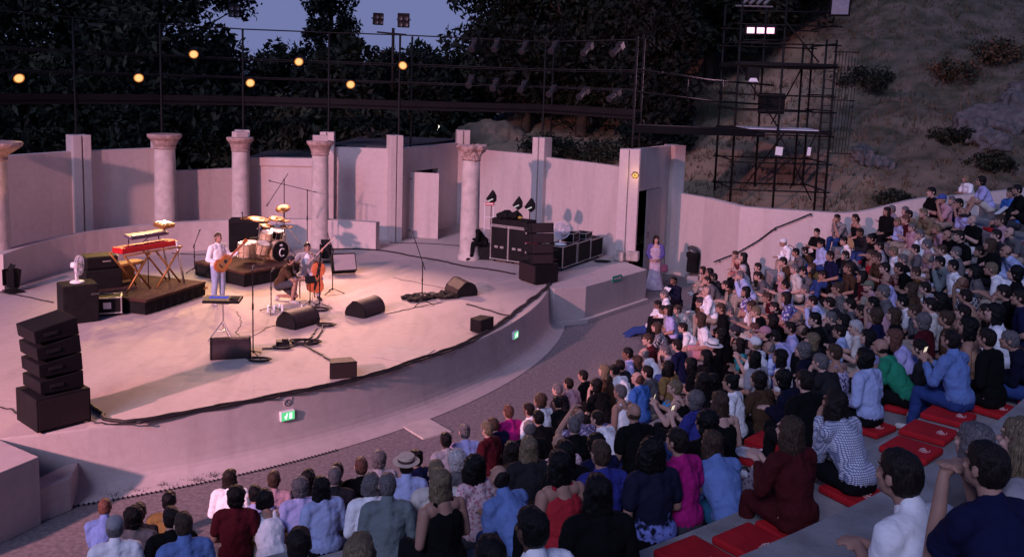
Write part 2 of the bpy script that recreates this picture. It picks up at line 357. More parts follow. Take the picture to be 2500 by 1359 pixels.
# ---------------------------------------------------------------- scenery walls
BW = empty('backdrop_wall', (0, 30, 1), 0, 'tall pale angled scenery wall with pilasters behind the stage', 'wall')
BW.location = (0, 0, 0)
PT = dict(z=(-14.0, 22.9), a=(-12.62, 26.2), b=(-11.0, 28.2), c=(-9.0, 29.95), d=(-6.25, 30.35), e=(-4.0, 30.4), f=(-1.95, 34.4), g=(1.0, 31.85), h=(3.66, 28.4), i=(5.55, 31.35), j=(6.45, 29.9))
def wallseg(p, q, z0, z1, th=.24, name='wall_panel', m='plaster', par=BW, off=0):
    p = Vector(p); q = Vector(q); d = (q-p).normalized(); nn = Vector((-d.y, d.x))*th
    b = MB(); b.prism([tuple(p), tuple(q), tuple(q+nn), tuple(p+nn)], z0, z1); return b.build(name, M[m], par, bevel=.008)
wallseg(PT['z'], PT['a'], 1, 4.08); wallseg(PT['a'], PT['b'], 1, 4.08)
wallseg(PT['b'], PT['c'], 1, 3.35); wallseg(PT['c'], PT['d'], 1, 3.45)
wallseg((PT['c'][0], PT['c'][1]-.06), (PT['d'][0], PT['d'][1]-.06), 3.452, 3.72, .34, 'coping')
wallseg(PT['d'], PT['e'], 1, 4.12)
E_, F_ = Vector(PT['e']), Vector(PT['f']); L_ = lambda s: tuple(E_+(F_-E_)*s)
wallseg(L_(0), L_(.22), 1, 4.13); wallseg(L_(.22), L_(.62), 3.28, 4.13, name='lintel'); wallseg(L_(.62), L_(1), 1, 4.13)
wallseg(PT['f'], PT['g'], 1, 3.95); wallseg(PT['g'], PT['h'], 1, 3.90)
H_, I_ = Vector(PT['h']), Vector(PT['i']); K_ = lambda s: tuple(H_+(I_-H_)*s)
wallseg(K_(0), K_(.08), 0, 4.48); wallseg(K_(.08), K_(.70), 3.10, 4.48, name='lintel'); wallseg(K_(.70), K_(1), 0, 4.48)
wallseg(PT['i'], PT['j'], 0, 2.86)
def pilaster(k, ang, zt, w=.52, z0=1.0, off=.0):
    p = PT[k]; b = MB(); c, s = math.cos(ang), math.sin(ang)
    for dx, ww, dd in ((-w*.26, w*.46, .50), (w*.02, w*.10, .34), (w*.29, w*.44, .46)):
        b.box((p[0]+dx*c, p[1]+dx*s, (z0+zt)/2), (ww, dd, zt-z0), rz=ang)
    return b.build('pilaster', M['plaster'], BW, bevel=.01)
pilaster('a', R(48), 4.55); pilaster('c', R(20), 4.62, .46); pilaster('d', R(5), 4.62, .46); pilaster('e', R(25), 4.58, .44)
pilaster('f', R(10), 4.62, .5); pilaster('g', R(-38), 4.58, .5); pilaster('h', R(-12), 4.5, .62)
b = MB(); b.box((PT['b'][0], PT['b'][1], 2.75), (.46, .5, 3.5), rz=R(45)); b.build('pilaster', M['plaster'], BW, bevel=.01)
b = MB(); b.box((PT['i'][0]+.02, PT['i'][1]-.05, 2.25), (.46, .62, 4.5), rz=R(28)); b.build('pilaster', M['plaster'], BW, bevel=.01)
# stone blocks at the foot of the last pilaster
for x, y, sx, l in ((1513, 636, .36, 'rough stone block at the foot of the pilaster on the stage side'), (1543, 636, .42, 'rough stone block at the foot of the pilaster beside the doorway')):
    p = at(x, y, 1.01); b = MB(); b.box((0, 0, .15), (sx, .34, .30), rz=x*.01); o = b.build('stone_block', M['stone'], bevel=.05, seg=3); o.location = p; tag(o, l, 'stone')
# white door standing ajar
a_, b_ = at(997, 579, 1.0), at(1069, 584, 1.0); d_ = (b_-a_)
dr = empty('stage_door', a_, math.atan2(d_.y, d_.x), 'tall plain white door standing ajar in the scenery wall', 'door')
b = MB(); b.box((d_.length/2, 0, 1.15), (d_.length, .05, 2.28)); b.build('leaf', M['plaster'], dr, bevel=.006)
b = MB(); b.box((.05, -.03, .25), (.10, .02, .03)); b.box((.05, -.03, 2.05), (.10, .02, .03)); b.build('hinge', M['steel'], dr)
# side doorway, its leaf folded back, dark passage behind
k0, k1 = Vector(K_(.40)), Vector(K_(.72)); d_ = k1-k0
dr = empty('side_door', (k0.x+.05, k0.y+.02, 0), math.atan2(d_.y, d_.x), 'grey side door leaf with a small notice in the doorway', 'door')
b = MB(); b.box((d_.length/2, .03, 1.55), (d_.length, .06, 3.06)); b.build('leaf', M['plaster2'], dr, bevel=.006)
b = MB()
for k, (w, z) in enumerate(((.20, 1.66), (.14, 1.60), (.19, 1.52))): b.box((.16, -.004, z), (w, .004, .035))
b.box((.16, -.004, 2.0), (.05, .004, .04)); b.build('notice_lettering', M['steel'], dr)
h0, i0 = Vector(K_(.02)), Vector(K_(1.0)); nrm = Vector((-(i0-h0).normalized().y, (i0-h0).normalized().x)); ps = MB()
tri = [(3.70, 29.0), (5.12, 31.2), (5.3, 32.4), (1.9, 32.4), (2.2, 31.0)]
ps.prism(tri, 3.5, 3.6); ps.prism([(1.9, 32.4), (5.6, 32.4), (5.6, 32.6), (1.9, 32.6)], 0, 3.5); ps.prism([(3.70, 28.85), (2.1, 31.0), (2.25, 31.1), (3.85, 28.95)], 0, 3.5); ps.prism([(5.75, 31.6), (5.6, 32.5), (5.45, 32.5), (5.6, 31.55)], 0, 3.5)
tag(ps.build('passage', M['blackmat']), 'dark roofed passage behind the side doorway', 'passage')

# low curved wall behind the band
lw = MB(); LC = Vector((-6.0, 22.3)); RL = 6.38
def arcwall(mb, a0, a1, z0, z1, th=.28, n=30, rr=RL):
    for j in range(n):
        a, b = a0+(a1-a0)*j/n, a0+(a1-a0)*(j+1)/n
        q = [(LC.x+r*math.cos(t), LC.y+r*math.sin(t)) for r, t in ((rr, a), (rr, b), (rr+th, b), (rr+th, a))]
        n0 = len(mb.v); vs = [Vector((x, y, z)) for z in (z0, z1) for x, y in q]
        fs = [(0, 1, 5, 4), (2, 3, 7, 6), (4, 5, 6, 7)]
        if j == 0: fs.append((3, 0, 4, 7))
        if j == n-1: fs.append((1, 2, 6, 5))
        mb.add(vs, fs)
arcwall(lw, R(186), R(74.6), 1.0, 1.90)
tag(lw.build('low_wall', M['plaster']), 'low curved white wall wrapping round behind the drums and keyboards', 'wall')
# roofs glimpsed behind the wall
b = MB(); b.prism([(-9.2, 30.5), (-3.7, 31.2), (-2.6, 36), (-9.5, 36)], 1, 3.6); b.prism([(-6.4, 31), (-3.9, 31.1), (-2.2, 36.5), (-6.0, 37)], 3.6, 4.15)
tag(b.build('dressing_room', mat('slate', (.05, .05, .055), .8, .3, 3)), 'dark flat roofed hut standing behind the scenery wall', 'hut')

# stone columns
def column(px, py, X, Y, r, zt, label, cap=1.0, z0=1.0, blockw=.42, broken=False):
    c = empty('stone_column', (X, Y, z0), random.random()*6, label, 'column', 'stone columns before the scenery wall'); h = zt-z0
    s = MB(); hs = h-.46
    prof = [(r*1.16, 0), (r*1.16, .10), (r*1.04, .16), (r, .3)]+[(r*(1-.10*t), .3+(hs-.3)*t) for t in (.25, .5, .75, 1)]
    s.lathe((0, 0, 0), prof, 28); s.build('shaft', M['stone_pale'], c, smooth=True)
    k = MB(); rc = r*.9
    pr = [(rc, hs), (rc*1.12, hs+.03), (rc*1.05, hs+.08), (rc*1.15, hs+.14), (rc*1.3*cap, hs+.26), (rc*1.62*cap, hs+.36), (rc*1.68*cap, hs+.42), (rc*1.62*cap, hs+.46), (0, hs+.46)]
    k.lathe((0, 0, 0), pr, 24); co = k.build('capital', M['stone_red'], c, smooth=False)
    if broken:
        t = bpy.data.textures.new('chips', 'CLOUDS'); t.noise_scale = .18; sb = co.modifiers.new('sub', 'SUBSURF'); sb.subdivision_type = 'SIMPLE'; sb.levels = sb.render_levels = 2
        dm = co.modifiers.new('d', 'DISPLACE'); dm.texture = t; dm.strength = .16
    if blockw:
        q = MB(); q.box((0, 0, h+.09), (blockw, .30, .18)); q.build('top_block', M['plaster'], c, bevel=.01)
    return c
M['stone_pale'] = mat('pale_weathered_stone', (.50, .44, .40), .9, .16, 4, .5, 14)
column(0, 0, -12.90, 22.3, .36, 4.58, 'thick stone column nearest the camera, cut by the edge of the view', 1.30, blockw=0)
column(0, 0, -10.72, 27.75, .34, 4.55, 'stone column with a chipped capital behind the keyboards', 1.0, blockw=0)
p = atY(586, 330, 29.3); column(0, 0, p.x, 29.3, .285, 4.42, 'stone column with a white block on top, behind the bass cabinet')
p = atY(782, 330, 28.75); column(0, 0, p.x, 28.75, .285, 4.42, 'stone column right behind the cellist and the floor lamp')
column(0, 0, -1.28, 27.55, .30, 4.52, 'stone column with a broken flared capital by the flight cases', 1.0, blockw=0, broken=True)

# wall at the end of the tiers
AP = [(6.15, 28.75), (6.85, 26.95), (7.6, 26.45), (9.4, 25.75), (12.0, 25.2), (15.0, 24.7), (19, 24.2)]
AT = [3.0, 3.0, 3.0, 3.02, None, None, None]
def topz(px, py, Y): return atY(px, py, Y).z
tops = [3.0, 2.98, 3.0, 3.03, topz(2230, 480, 25.2), topz(2480, 448, 24.7), topz(2480, 448, 24.7)+.9]
g = MB()
for k in range(len(AP)-1):
    for s in range(6):
        t0, t1 = s/6, (s+1)/6
        sm = (lambda t: t) if k < 3 else (lambda t: t*t*(3-2*t) if k == 3 else t)
        p, q = Vector(AP[k]), Vector(AP[k+1]); a = p+(q-p)*t0; b = p+(q-p)*t1; d = (q-p).normalized(); nn = Vector((-d.y, d.x))*.26
        za = tops[k]+(tops[k+1]-tops[k])*sm(t0); zb = tops[k]+(tops[k+1]-tops[k])*sm(t1)
        vs = [(a.x, a.y, 0), (b.x, b.y, 0), (b.x+nn.x, b.y+nn.y, 0), (a.x+nn.x, a.y+nn.y, 0), (a.x, a.y, za), (b.x, b.y, zb), (b.x+nn.x, b.y+nn.y, zb), (a.x+nn.x, a.y+nn.y, za)]
        g.add(vs, [(0, 1, 5, 4), (4, 5, 6, 7), (2, 3, 7, 6)]+([(3, 0, 4, 7)] if k == 0 and s == 0 else []))
tag(g.build('end_wall', M['plaster']), 'pale rendered wall with a kinked top edge at the far end of the tiers', 'wall')
# handrail on it
def onwall(px, py, off=.09):
    best = None
    for k in range(len(AP)-1):
        p, q = Vector(AP[k]), Vector(AP[k+1]); d = (q-p).normalized(); nn = Vector((d.y, -d.x)); o = p+nn*off; r = ray(px, py)
        den = r.x*nn.x+r.y*nn.y
        if abs(den) < 1e-6: continue
        t = (o.x*nn.x+o.y*nn.y)/den; P = CO+r*t; u = (Vector((P.x, P.y))-o).dot(d)
        if -.05 <= u <= (q-p).length+.05 and t > 0: best = P if best is None else best
    return best
hr = empty('handrail', (0, 0, 0), 0, 'thin dark handrail climbing along the pale end wall', 'handrail')
pts = [onwall(x, y) for x, y in ((1743, 639), (1800, 617), (1850, 588), (1893, 556), (1935, 540), (1981, 521))]
pts = [p for p in pts if p]
b = MB(); b.tube(pts, .019, 8); b.build('rail', M['scaf'], hr, smooth=True)
for p in (pts[0]+(pts[1]-pts[0])*.25, pts[3], pts[-1]):
    d = Vector((.05, .09, 0)); b = MB(); b.tube([p, p+Vector((0, 0, -.08)), p+Vector((0, 0, -.08))+d], .011, 6); b.build('bracket', M['scaf'], hr)
# waste bag holder by the wall
p = at(1690, 689, 0); wb = empty('waste_bag_stand', (p.x-.02, p.y, 0), 0, 'black waste bag hanging under a grey lid beside the end wall', 'bin')
b = MB(); b.lathe((0, 0, 0), [(.20, .36), (.21, .5), (.19, .82), (.23, .88), (.24, .98), (.22, 1.02), (0, 1.03)], 14); b.build('bag', M['blackmat'], wb, smooth=True)
b = MB(); b.lathe((0, .06, 1.08), [(.20, .0), (.22, .03), (.16, .09), (0, .11)], 16, M=Euler((R(22), R(14), 0)).to_matrix()); b.build('lid', M['steel'], wb, smooth=True)
b = MB(); b.cyl((0, .2, 0), (0, .2, 1.15), .02); b.box((0, .05, .12), (.36, .40, .24)); b.build('base', M['plaster2'], wb, bevel=.01)

# ---------------------------------------------------------------- hillside behind
from mathutils import noise as NZ
def ss(x, a, b): t = min(1, max(0, (x-a)/(b-a))); return t*t*(3-2*t)
def hill(X, Y):
    z = 1.15*ss(Y, 29, 33)*ss(X, -9, 0)+1.15*ss(Y, 27.5, 32)*ss(X, 4, 9)
    s = .07+.10*ss(X, -8, 2)+.36*ss(X, 3, 24)
    z += max(0, Y-33)*s*(1-.55*ss(Y, 52, 75))
    z += (NZ.noise((X*.22, Y*.22, 0))*.7+NZ.noise((X*.7, Y*.7, 3))*.28+NZ.noise((X*2.1, Y*2.1, 5))*.09)*ss(Y, 34, 40)
    return z-.03-.8*(1-ss(Y, 24, 28))
g = MB(); nx, ny = 150, 110; xs = [-45+120*i/nx for i in range(nx+1)]; ys = [25.9+(115-25.9)*(j/ny)**1.5 for j in range(ny+1)]
def inside(X, Y): return X < 6.3 and Y < 29.5
g.add([(x, y, hill(x, y) if not (x < 4 and y < 37.5 and x > -18) else min(.4, hill(x, y))) for y in ys for x in xs], [(j*(nx+1)+i, j*(nx+1)+i+1, (j+1)*(nx+1)+i+1, (j+1)*(nx+1)+i) for j in range(ny) for i in range(nx)
    if not (xs[i] < 6.4 and ys[j] < 31.5) and not (xs[i] > 6 and ys[j] < 26.8-.12*(xs[i]-6)+.5)])
hm = mat('dry_grass_slope', (.34, .235, .16), .95, 0, .5, 1.0, 5, col2=(.17, .135, .085), detail=12)
t = hm.node_tree; N = t.nodes; p = N['Principled BSDF']; tc = N.new('ShaderNodeTexCoord')
n1 = N.new('ShaderNodeTexNoise'); n1.inputs['Scale'].default_value = .16; n1.inputs['Detail'].default_value = 8; t.links.new(tc.outputs['Object'], n1.inputs[0])
r1 = N.new('ShaderNodeValToRGB'); r1.color_ramp.elements[0].position = .57; r1.color_ramp.elements[1].position = .68; t.links.new(n1.outputs['Fac'], r1.inputs[0])
sxh = N.new('ShaderNodeSeparateXYZ'); t.links.new(tc.outputs['Object'], sxh.inputs[0]); n3 = N.new('ShaderNodeTexNoise'); n3.inputs['Scale'].default_value = .3; n3.inputs['Detail'].default_value = 9; t.links.new(tc.outputs['Object'], n3.inputs[0]); ma = N.new('ShaderNodeMath'); ma.operation = 'MULTIPLY_ADD'; ma.inputs[1].default_value = 18; t.links.new(n3.outputs['Fac'], ma.inputs[0]); t.links.new(sxh.outputs['X'], ma.inputs[2]); mrh = N.new('ShaderNodeMapRange'); mrh.inputs[1].default_value = 22; mrh.inputs[2].default_value = 27; t.links.new(ma.outputs[0], mrh.inputs[0])
old0 = p.inputs['Base Color'].links[0].from_socket; mh = N.new('ShaderNodeMix'); mh.data_type = 'RGBA'; t.links.new(mrh.outputs[0], mh.inputs[0]); t.links.new(old0, mh.inputs[6]); n4 = N.new('ShaderNodeTexNoise'); n4.inputs['Scale'].default_value = 1.3; n4.inputs['Detail'].default_value = 10; t.links.new(tc.outputs['Object'], n4.inputs[0]); rp4 = N.new('ShaderNodeValToRGB'); rp4.color_ramp.elements[0].color = (.05, .05, .03, 1); rp4.color_ramp.elements[1].color = (.15, .115, .09, 1); rp4.color_ramp.elements[0].position = .35; rp4.color_ramp.elements[1].position = .68; t.links.new(n4.outputs['Fac'], rp4.inputs[0]); t.links.new(rp4.outputs[0], mh.inputs[7]); old = mh.outputs[2]; mxx = N.new('ShaderNodeMix'); mxx.data_type = 'RGBA'
t.links.new(r1.outputs[0], mxx.inputs[0]); t.links.new(old, mxx.inputs[6]); mxx.inputs[7].default_value = (.045, .048, .028, 1); t.links.new(mxx.outputs[2], p.inputs['Base Color'])
struct(g.build('hillside', hm, smooth=True))
def onhill(px, py, y0=30, y1=100):
    Y = y0
    while Y < y1:
        P = atY(px, py, Y)
        if P.z < hill(P.x, P.y): return P
        Y += .25
    return None
# far ridge
g = MB(); n = 90; prof = [(-500+12*i, 0) for i in range(n)]
for i in range(n):
    x = -520+12*i; z = 14+9*NZ.noise((x*.006, 2, 0))+5*NZ.noise((x*.02, 5, 0)); g.v += [(x, 640, -5), (x, 700, z)]
g.f = [(2*i, 2*i+2, 2*i+3, 2*i+1) for i in range(n-1)]; g.m = [0]*len(g.f)
struct(g.build('far_hills', mat('far_hill', (.10, .12, .12), .95, .2, .02)))  # bluish distance haze mixed into the hill colour

# ---------------------------------------------------------------- trees
def leaf_mesh(name, n, size, shape, mats, clump=.35, nc=60, up_=.3, seed=1):
    """crown of many small leaves gathered in clumps; shape(rng) gives a clump centre in the crown"""
    rg = np.random.default_rng(seed); cs = np.array([shape(rg) for _ in range(nc)]); k = rg.integers(0, nc, n)
    cr_ = clump*(.6+.8*rg.random(nc)); d = rg.normal(size=(n, 3)); d /= np.linalg.norm(d, axis=1)[:, None]
    c = cs[k]+d*(cr_[k]*rg.random(n)**.45)[:, None]
    nm = rg.normal(size=(n, 3))+np.array([0, 0, up_]); nm /= np.linalg.norm(nm, axis=1)[:, None]
    t = np.cross(nm, rg.normal(size=(n, 3))); t /= np.linalg.norm(t, axis=1)[:, None]; b = np.cross(nm, t)
    s = size*(.6+.8*rg.random(n))[:, None]
    v = np.stack([c-t*s, c+b*s*.42+nm*s*.1, c+t*s, c-b*s*.42+nm*s*.1], 1).reshape(-1, 3)
    me = bpy.data.meshes.new(name); me.vertices.add(4*n); me.vertices.foreach_set('co', v.ravel())
    me.loops.add(4*n); me.loops.foreach_set('vertex_index', np.arange(4*n)); me.polygons.add(n); me.polygons.foreach_set('loop_start', np.arange(n)*4)
    me.update(calc_edges=True)
    for m in mats: me.materials.append(m)
    if len(mats) > 1: me.polygons.foreach_set('material_index', (k % len(mats)).astype(np.int32))
    return me, cs
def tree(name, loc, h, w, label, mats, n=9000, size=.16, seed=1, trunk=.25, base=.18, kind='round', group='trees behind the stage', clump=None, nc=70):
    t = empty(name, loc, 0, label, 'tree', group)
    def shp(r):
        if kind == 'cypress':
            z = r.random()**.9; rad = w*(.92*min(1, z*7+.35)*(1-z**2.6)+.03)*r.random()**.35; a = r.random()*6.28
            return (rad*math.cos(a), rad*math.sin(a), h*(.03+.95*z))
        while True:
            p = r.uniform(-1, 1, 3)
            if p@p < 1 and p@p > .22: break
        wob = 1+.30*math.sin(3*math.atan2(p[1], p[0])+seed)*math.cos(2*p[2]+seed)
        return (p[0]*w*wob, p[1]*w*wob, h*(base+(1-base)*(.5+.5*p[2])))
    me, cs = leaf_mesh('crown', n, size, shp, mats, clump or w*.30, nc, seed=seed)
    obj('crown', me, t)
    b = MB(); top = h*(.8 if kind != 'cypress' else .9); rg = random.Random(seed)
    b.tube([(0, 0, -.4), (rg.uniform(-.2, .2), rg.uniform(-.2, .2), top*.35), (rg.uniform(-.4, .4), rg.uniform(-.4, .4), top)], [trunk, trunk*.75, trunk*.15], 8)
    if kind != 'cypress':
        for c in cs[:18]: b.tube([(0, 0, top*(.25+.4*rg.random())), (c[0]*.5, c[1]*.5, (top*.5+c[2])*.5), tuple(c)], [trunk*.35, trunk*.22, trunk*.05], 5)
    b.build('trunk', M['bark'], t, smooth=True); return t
def hz(x, y): return hill(x, y)
LA, LB, LC_, LD = M['leaf_a'], M['leaf_b'], M['leaf_c'], M['leaf_d']
def tp(px, Y): p = atY(px, 300, Y); return p.x
T = [  # photo x, depth, top z, half width, kind, label
 (-60, 40, 17.0, 6.0, 'round', 'tall dark leafy tree filling the corner above the thick column'),
 (175, 42, 16.0, 5.2, 'round', 'dark broad tree rising behind the pilaster beside the thick column'),
 (330, 38, 11.5, 4.2, 'round', 'dark leafy tree behind the column with the chipped capital'),
 (370, 46, 16.5, 3.7, 'round', 'tall dark tree whose edge meets the open sky'),
 (545, 40, 7.6, 2.2, 'round', 'low dark leafy tree under the open sky between the stage lamps'),
 (690, 44, 8.2, 2.7, 'round', 'rounded tree with its leafy top against the pale sky'),
 (820, 42, 8.3, 2.6, 'round', 'bushy green tree at the foot of the tall broad cypress'),
 (955, 45, 8.4, 2.6, 'round', 'leafy green tree under the floodlight mast'),
 (640, 36.5, 5.4, 3.3, 'round', 'dark shrubby tree close behind the low wall panel'),
 (880, 38.5, 5.6, 3.0, 'round', 'low dark tree behind the dressing hut roof'),
 (430, 36, 6.4, 3.2, 'round', 'low dark leafy tree right behind the lowest wall panel'),
 (60, 35.5, 6.8, 3.6, 'round', 'low dark tree behind the wall next to the thick column'),
 (1020, 60, 8.4, 2.6, 'round', 'distant green tree at the foot of the sky gap'),
 (1285, 50, 15.5, 3.9, 'round', 'big dark oak like tree right of the sky gap'),
 (1420, 48, 14.5, 4.6, 'round', 'dark leafy tree between the big oak and the dark cypress'),
 (1110, 56, 8.0, 2.9, 'round', 'rounded green tree in the gap beyond the scenery wall'),
 (1330, 54, 8.2, 3.6, 'round', 'lower bushy tree under the row of unlit spotlights'),
 (1500, 58, 13.5, 4.2, 'round', 'dark tree behind the dark narrow cypress'),
 (1725, 50, 16.5, 3.9, 'round', 'dark tree on the ridge behind the scaffold tower'),
 (1850, 51, 18.0, 4.0, 'round', 'dark tree on the ridge above the pink lamps'),
 (1970, 55, 20.5, 3.8, 'round', 'dark tree on the slope above the bank of spot barrels'),
 (2085, 60, 23.5, 3.0, 'round', 'dark tree behind the big pale floodlight'),
 (2230, 74, 28.5, 5.5, 'round', 'dark tree on the skyline above the dry grass slope'),
 (2470, 70, 29.5, 6.0, 'round', 'dark tree on the skyline at the far corner of the slope'),
]
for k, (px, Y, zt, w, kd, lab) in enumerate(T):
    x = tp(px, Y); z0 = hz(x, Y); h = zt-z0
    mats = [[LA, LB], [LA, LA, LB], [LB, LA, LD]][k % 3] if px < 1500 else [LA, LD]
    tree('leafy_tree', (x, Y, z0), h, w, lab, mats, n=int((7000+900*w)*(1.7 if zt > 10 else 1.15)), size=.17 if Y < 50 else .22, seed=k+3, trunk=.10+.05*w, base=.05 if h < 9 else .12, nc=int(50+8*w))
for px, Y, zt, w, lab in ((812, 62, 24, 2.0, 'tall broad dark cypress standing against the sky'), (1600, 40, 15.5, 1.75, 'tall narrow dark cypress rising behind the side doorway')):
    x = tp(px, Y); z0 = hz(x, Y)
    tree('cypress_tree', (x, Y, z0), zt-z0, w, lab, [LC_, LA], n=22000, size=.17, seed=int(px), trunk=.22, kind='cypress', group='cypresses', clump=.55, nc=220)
# shrubs on the slope
SH = [(1345, 372, 1.3, 'dark round shrub behind the tall scenery wall panel'), (1450, 395, 1.6, 'green bush close behind the last scenery wall panel'), (2105, 215, 1.5, 'large green shrub on the slope beside the scaffold tower'), (2330, 345, 1.0, 'small dark shrub below the pale rocks'), (2330, 190, 1.3, 'rusty brown dry shrub high on the slope'), (2440, 150, 1.5, 'brown withered shrub near the top of the slope'), (2180, 500, 1.0, 'dark ragged bush on the top of the end wall bend'), (2420, 410, 1.1, 'grey green bush behind the couple in white shirts')]
brown = mat('dry_leaves', (.11, .055, .028), .8, .4, 3)
for k, (px, py, w, lab) in enumerate(SH):
    P = onhill(px, py)
    if not P: continue
    s = P.y/38
    tree('shrub', (P.x, P.y, P.z-.1), w*s*.55, w*s*.85, lab, [brown, LD] if 'brown' in lab or 'dry' in lab else [LD, LB, LA], n=2000, size=.085*s, seed=90+k, trunk=.05, base=.0, group='shrubs on the dry slope', nc=40)
for k, (px, py, w, lab) in enumerate(((2450, 300, 1.9, 'large pale rock outcrop on the slope'), (2495, 250, 1.3, 'pale rock beside the large outcrop'), (2395, 340, 1.3, 'weathered grey rock under the large outcrop'), (2130, 400, .9, 'small pale rock low on the slope beside the tower'))):
    P = onhill(px, py)
    if not P: continue
    me = blob('rock', [('e', (0, 0, 0), (w, w*.7, w*.42)), ('e', (w*.5, .1, .2), (w*.6, w*.5, w*.42)), ('e', (-w*.5, .2, -.1), (w*.6, w*.5, w*.4))], w*.05, 0, [M['rock']], w*.22, 3.4/w)
    o = obj('rock', me); o.location = P; o.rotation_euler = (R(20), R(-12), k); tag(o, lab, 'rock', 'rocks on the slope')
# sandy cutting behind the wall
P = onhill(1195, 350)
if P:
    me = blob('bank', [('e', (0, 0, -.4), (2.3, 1.2, 1.7)), ('e', (1.2, 0, -1.2), (1.8, 1, 1.3))], .16, 2, [mat('sandy_bank', (.15, .118, .085), .95, .2, 2, 1, 6)], .25, 1.2)
    o = obj('sand_bank', me); o.location = P; tag(o, 'pale sandy bank rising behind the column with the broken capital', 'bank')
# dry grass tufts on the slope
rg = np.random.default_rng(5); V = []; F = []
for _ in range(6500):
    px, py = rg.uniform(1680, 2560), rg.uniform(20, 500); P = None
    x, y = rg.uniform(4, 34), rg.uniform(31, 60); z = hill(x, y); hh = rg.uniform(.10, .38)
    for _ in range(3):
        a = rg.uniform(0, 6.28); dx, dy = math.cos(a)*.03, math.sin(a)*.03; lx, ly = rg.normal(0, .12, 2); n = len(V); ox, oy = rg.normal(0, .09, 2)
        V += [(x+ox-dx, y+oy-dy, z-.03), (x+ox+dx, y+oy+dy, z-.03), (x+ox+lx, y+oy+ly, z+hh)]; F.append((n, n+1, n+2))
me = bpy.data.meshes.new('grass'); me.from_pydata(V, [], F); me.materials.append(mat('straw', (.11, .08, .048), .9, .3, 1)); o = obj('dry_grass', me); tag(o, 'dry straw coloured grass on the slope', 'grass', kind='stuff')

# ---------------------------------------------------------------- lighting gantry and scaffold tower
GP = [Vector((-15.5, 21.0)), Vector((-12.75, 26.35)), Vector((-11.05, 28.4)), Vector((-9.0, 30.1)), Vector((-6.25, 30.5)), Vector((-3.9, 30.6)), Vector((1.0, 32.05)), Vector((3.75, 28.7))]
gt = empty('lighting_gantry', (0, 0, 0), 0, 'dark steel lighting gantry with a mesh catwalk running above the scenery wall', 'gantry')
for k, p in enumerate(GP[1:]):
    for dx, dy in ((0, 0),) if k < 4 else ((0, 0), (.32, .75)):
        zt = 8.0 if k > 4 else 7.9
        b = MB(); b.cyl((p.x+dx, p.y+dy, 1.0), (p.x+dx, p.y+dy, zt), .036, n=8); b.build('post', M['scaf'], gt, smooth=True)
OFF = Vector((.3, .75))
def runs(zs, r, name, off=0, sub=GP):
    for z in zs:
        b = MB(); b.tube([(p.x+OFF.x*off, p.y+OFF.y*off, z) for p in sub], r, 6); b.build(name, M['scaf'], gt, smooth=True)
runs((6.35, 6.95, 7.9), .022, 'rail'); runs((6.3, 6.9), .020, 'rail', 1.0)
b = MB()
for p, q in zip(GP[:-1], GP[1:]):
    vs = [(p.x, p.y, 5.55), (q.x, q.y, 5.55), (q.x+OFF.x, q.y+OFF.y, 5.55), (p.x+OFF.x, p.y+OFF.y, 5.55)]
    b.add(vs+[(x, y, z-.06) for x, y, z in vs], [(0, 1, 2, 3), (7, 6, 5, 4), (0, 4, 5, 1), (2, 6, 7, 3)])
    for q_ in (0, 1):
        a_, c_ = p+OFF*q_, q+OFF*q_
        b.add([(a_.x, a_.y, 5.42), (c_.x, c_.y, 5.42), (c_.x, c_.y, 5.72), (a_.x, a_.y, 5.72), (a_.x, a_.y+.02, 5.42), (c_.x, c_.y+.02, 5.42), (c_.x, c_.y+.02, 5.72), (a_.x, a_.y+.02, 5.72)], [(0, 1, 2, 3), (7, 6, 5, 4), (3, 2, 6, 7), (1, 0, 4, 5)])
b.build('catwalk', M['rust'], gt)
# rails on to the tower
lk = MB(); 
for z in (6.05, 6.75): lk.tube([(3.75, 28.7, z+.25), (6.6, 31.2, z), (9.2, 32.6, z-.1)], .032, 6)
for t in (.35, .6, .85): 
    x, y = 3.75+(9.2-3.75)*t, 28.7+(32.6-28.7)*t; lk.cyl((x, y, 6.1), (x, y, 6.75), .025, n=6)
lk.build('link_rail', M['scaf'], gt, smooth=True)
b = MB(); b.add([(3.75, 28.7, 5.25), (9.0, 32.6, 5.05), (9.2, 33.4, 5.05), (4.0, 29.4, 5.25), (3.75, 28.7, 5.0), (9.0, 32.6, 4.8), (9.2, 33.4, 4.8), (4.0, 29.4, 5.0)], [(0, 1, 2, 3), (7, 6, 5, 4), (0, 4, 5, 1), (1, 5, 6, 2), (2, 6, 7, 3), (3, 7, 4, 0)])
b.build('catwalk', M['rust'], gt)

# par cans burning warm
def near_gantry(px, py):       # depth of the gantry above photo column px
    best = None
    for p, q in zip(GP[:-1], GP[1:]):
        n = Vector((-(q-p).y, (q-p).x)); r = ray(px, py); den = r.x*n.x+r.y*n.y
        if abs(den) < 1e-9: continue
        t = (p.x*n.x+p.y*n.y)/den; P = CO+r*t; u = (Vector((P.x, P.y))-p).dot(q-p)/(q-p).length_squared
        if -.02 <= u <= 1.02 and t > 0: best = P
    return best
TGT = [(-8.4, 20.8, 1.4), (-7.4, 20.6, 1.3), (-6.8, 21.4, 1.4), (-4.6, 20.6, 1.2), (-3.6, 21.2, 1.2), (-3.0, 20.4, 1.1), (-5.2, 19.4, 1.1)]
PW = [70, 130, 170, 230, 230, 200, 200]
LBL = ['glowing warm stage lamp above the thick column', 'glowing warm stage lamp above the chipped column', 'glowing warm stage lamp in the upper row below the open sky', 'glowing warm stage lamp of the lower row above the column with white block',
       'glowing warm stage lamp in the upper row below the broad cypress', 'glowing warm stage lamp of the lower row nearest the floodlight mast', 'glowing warm stage lamp of the upper row on the floodlight mast']
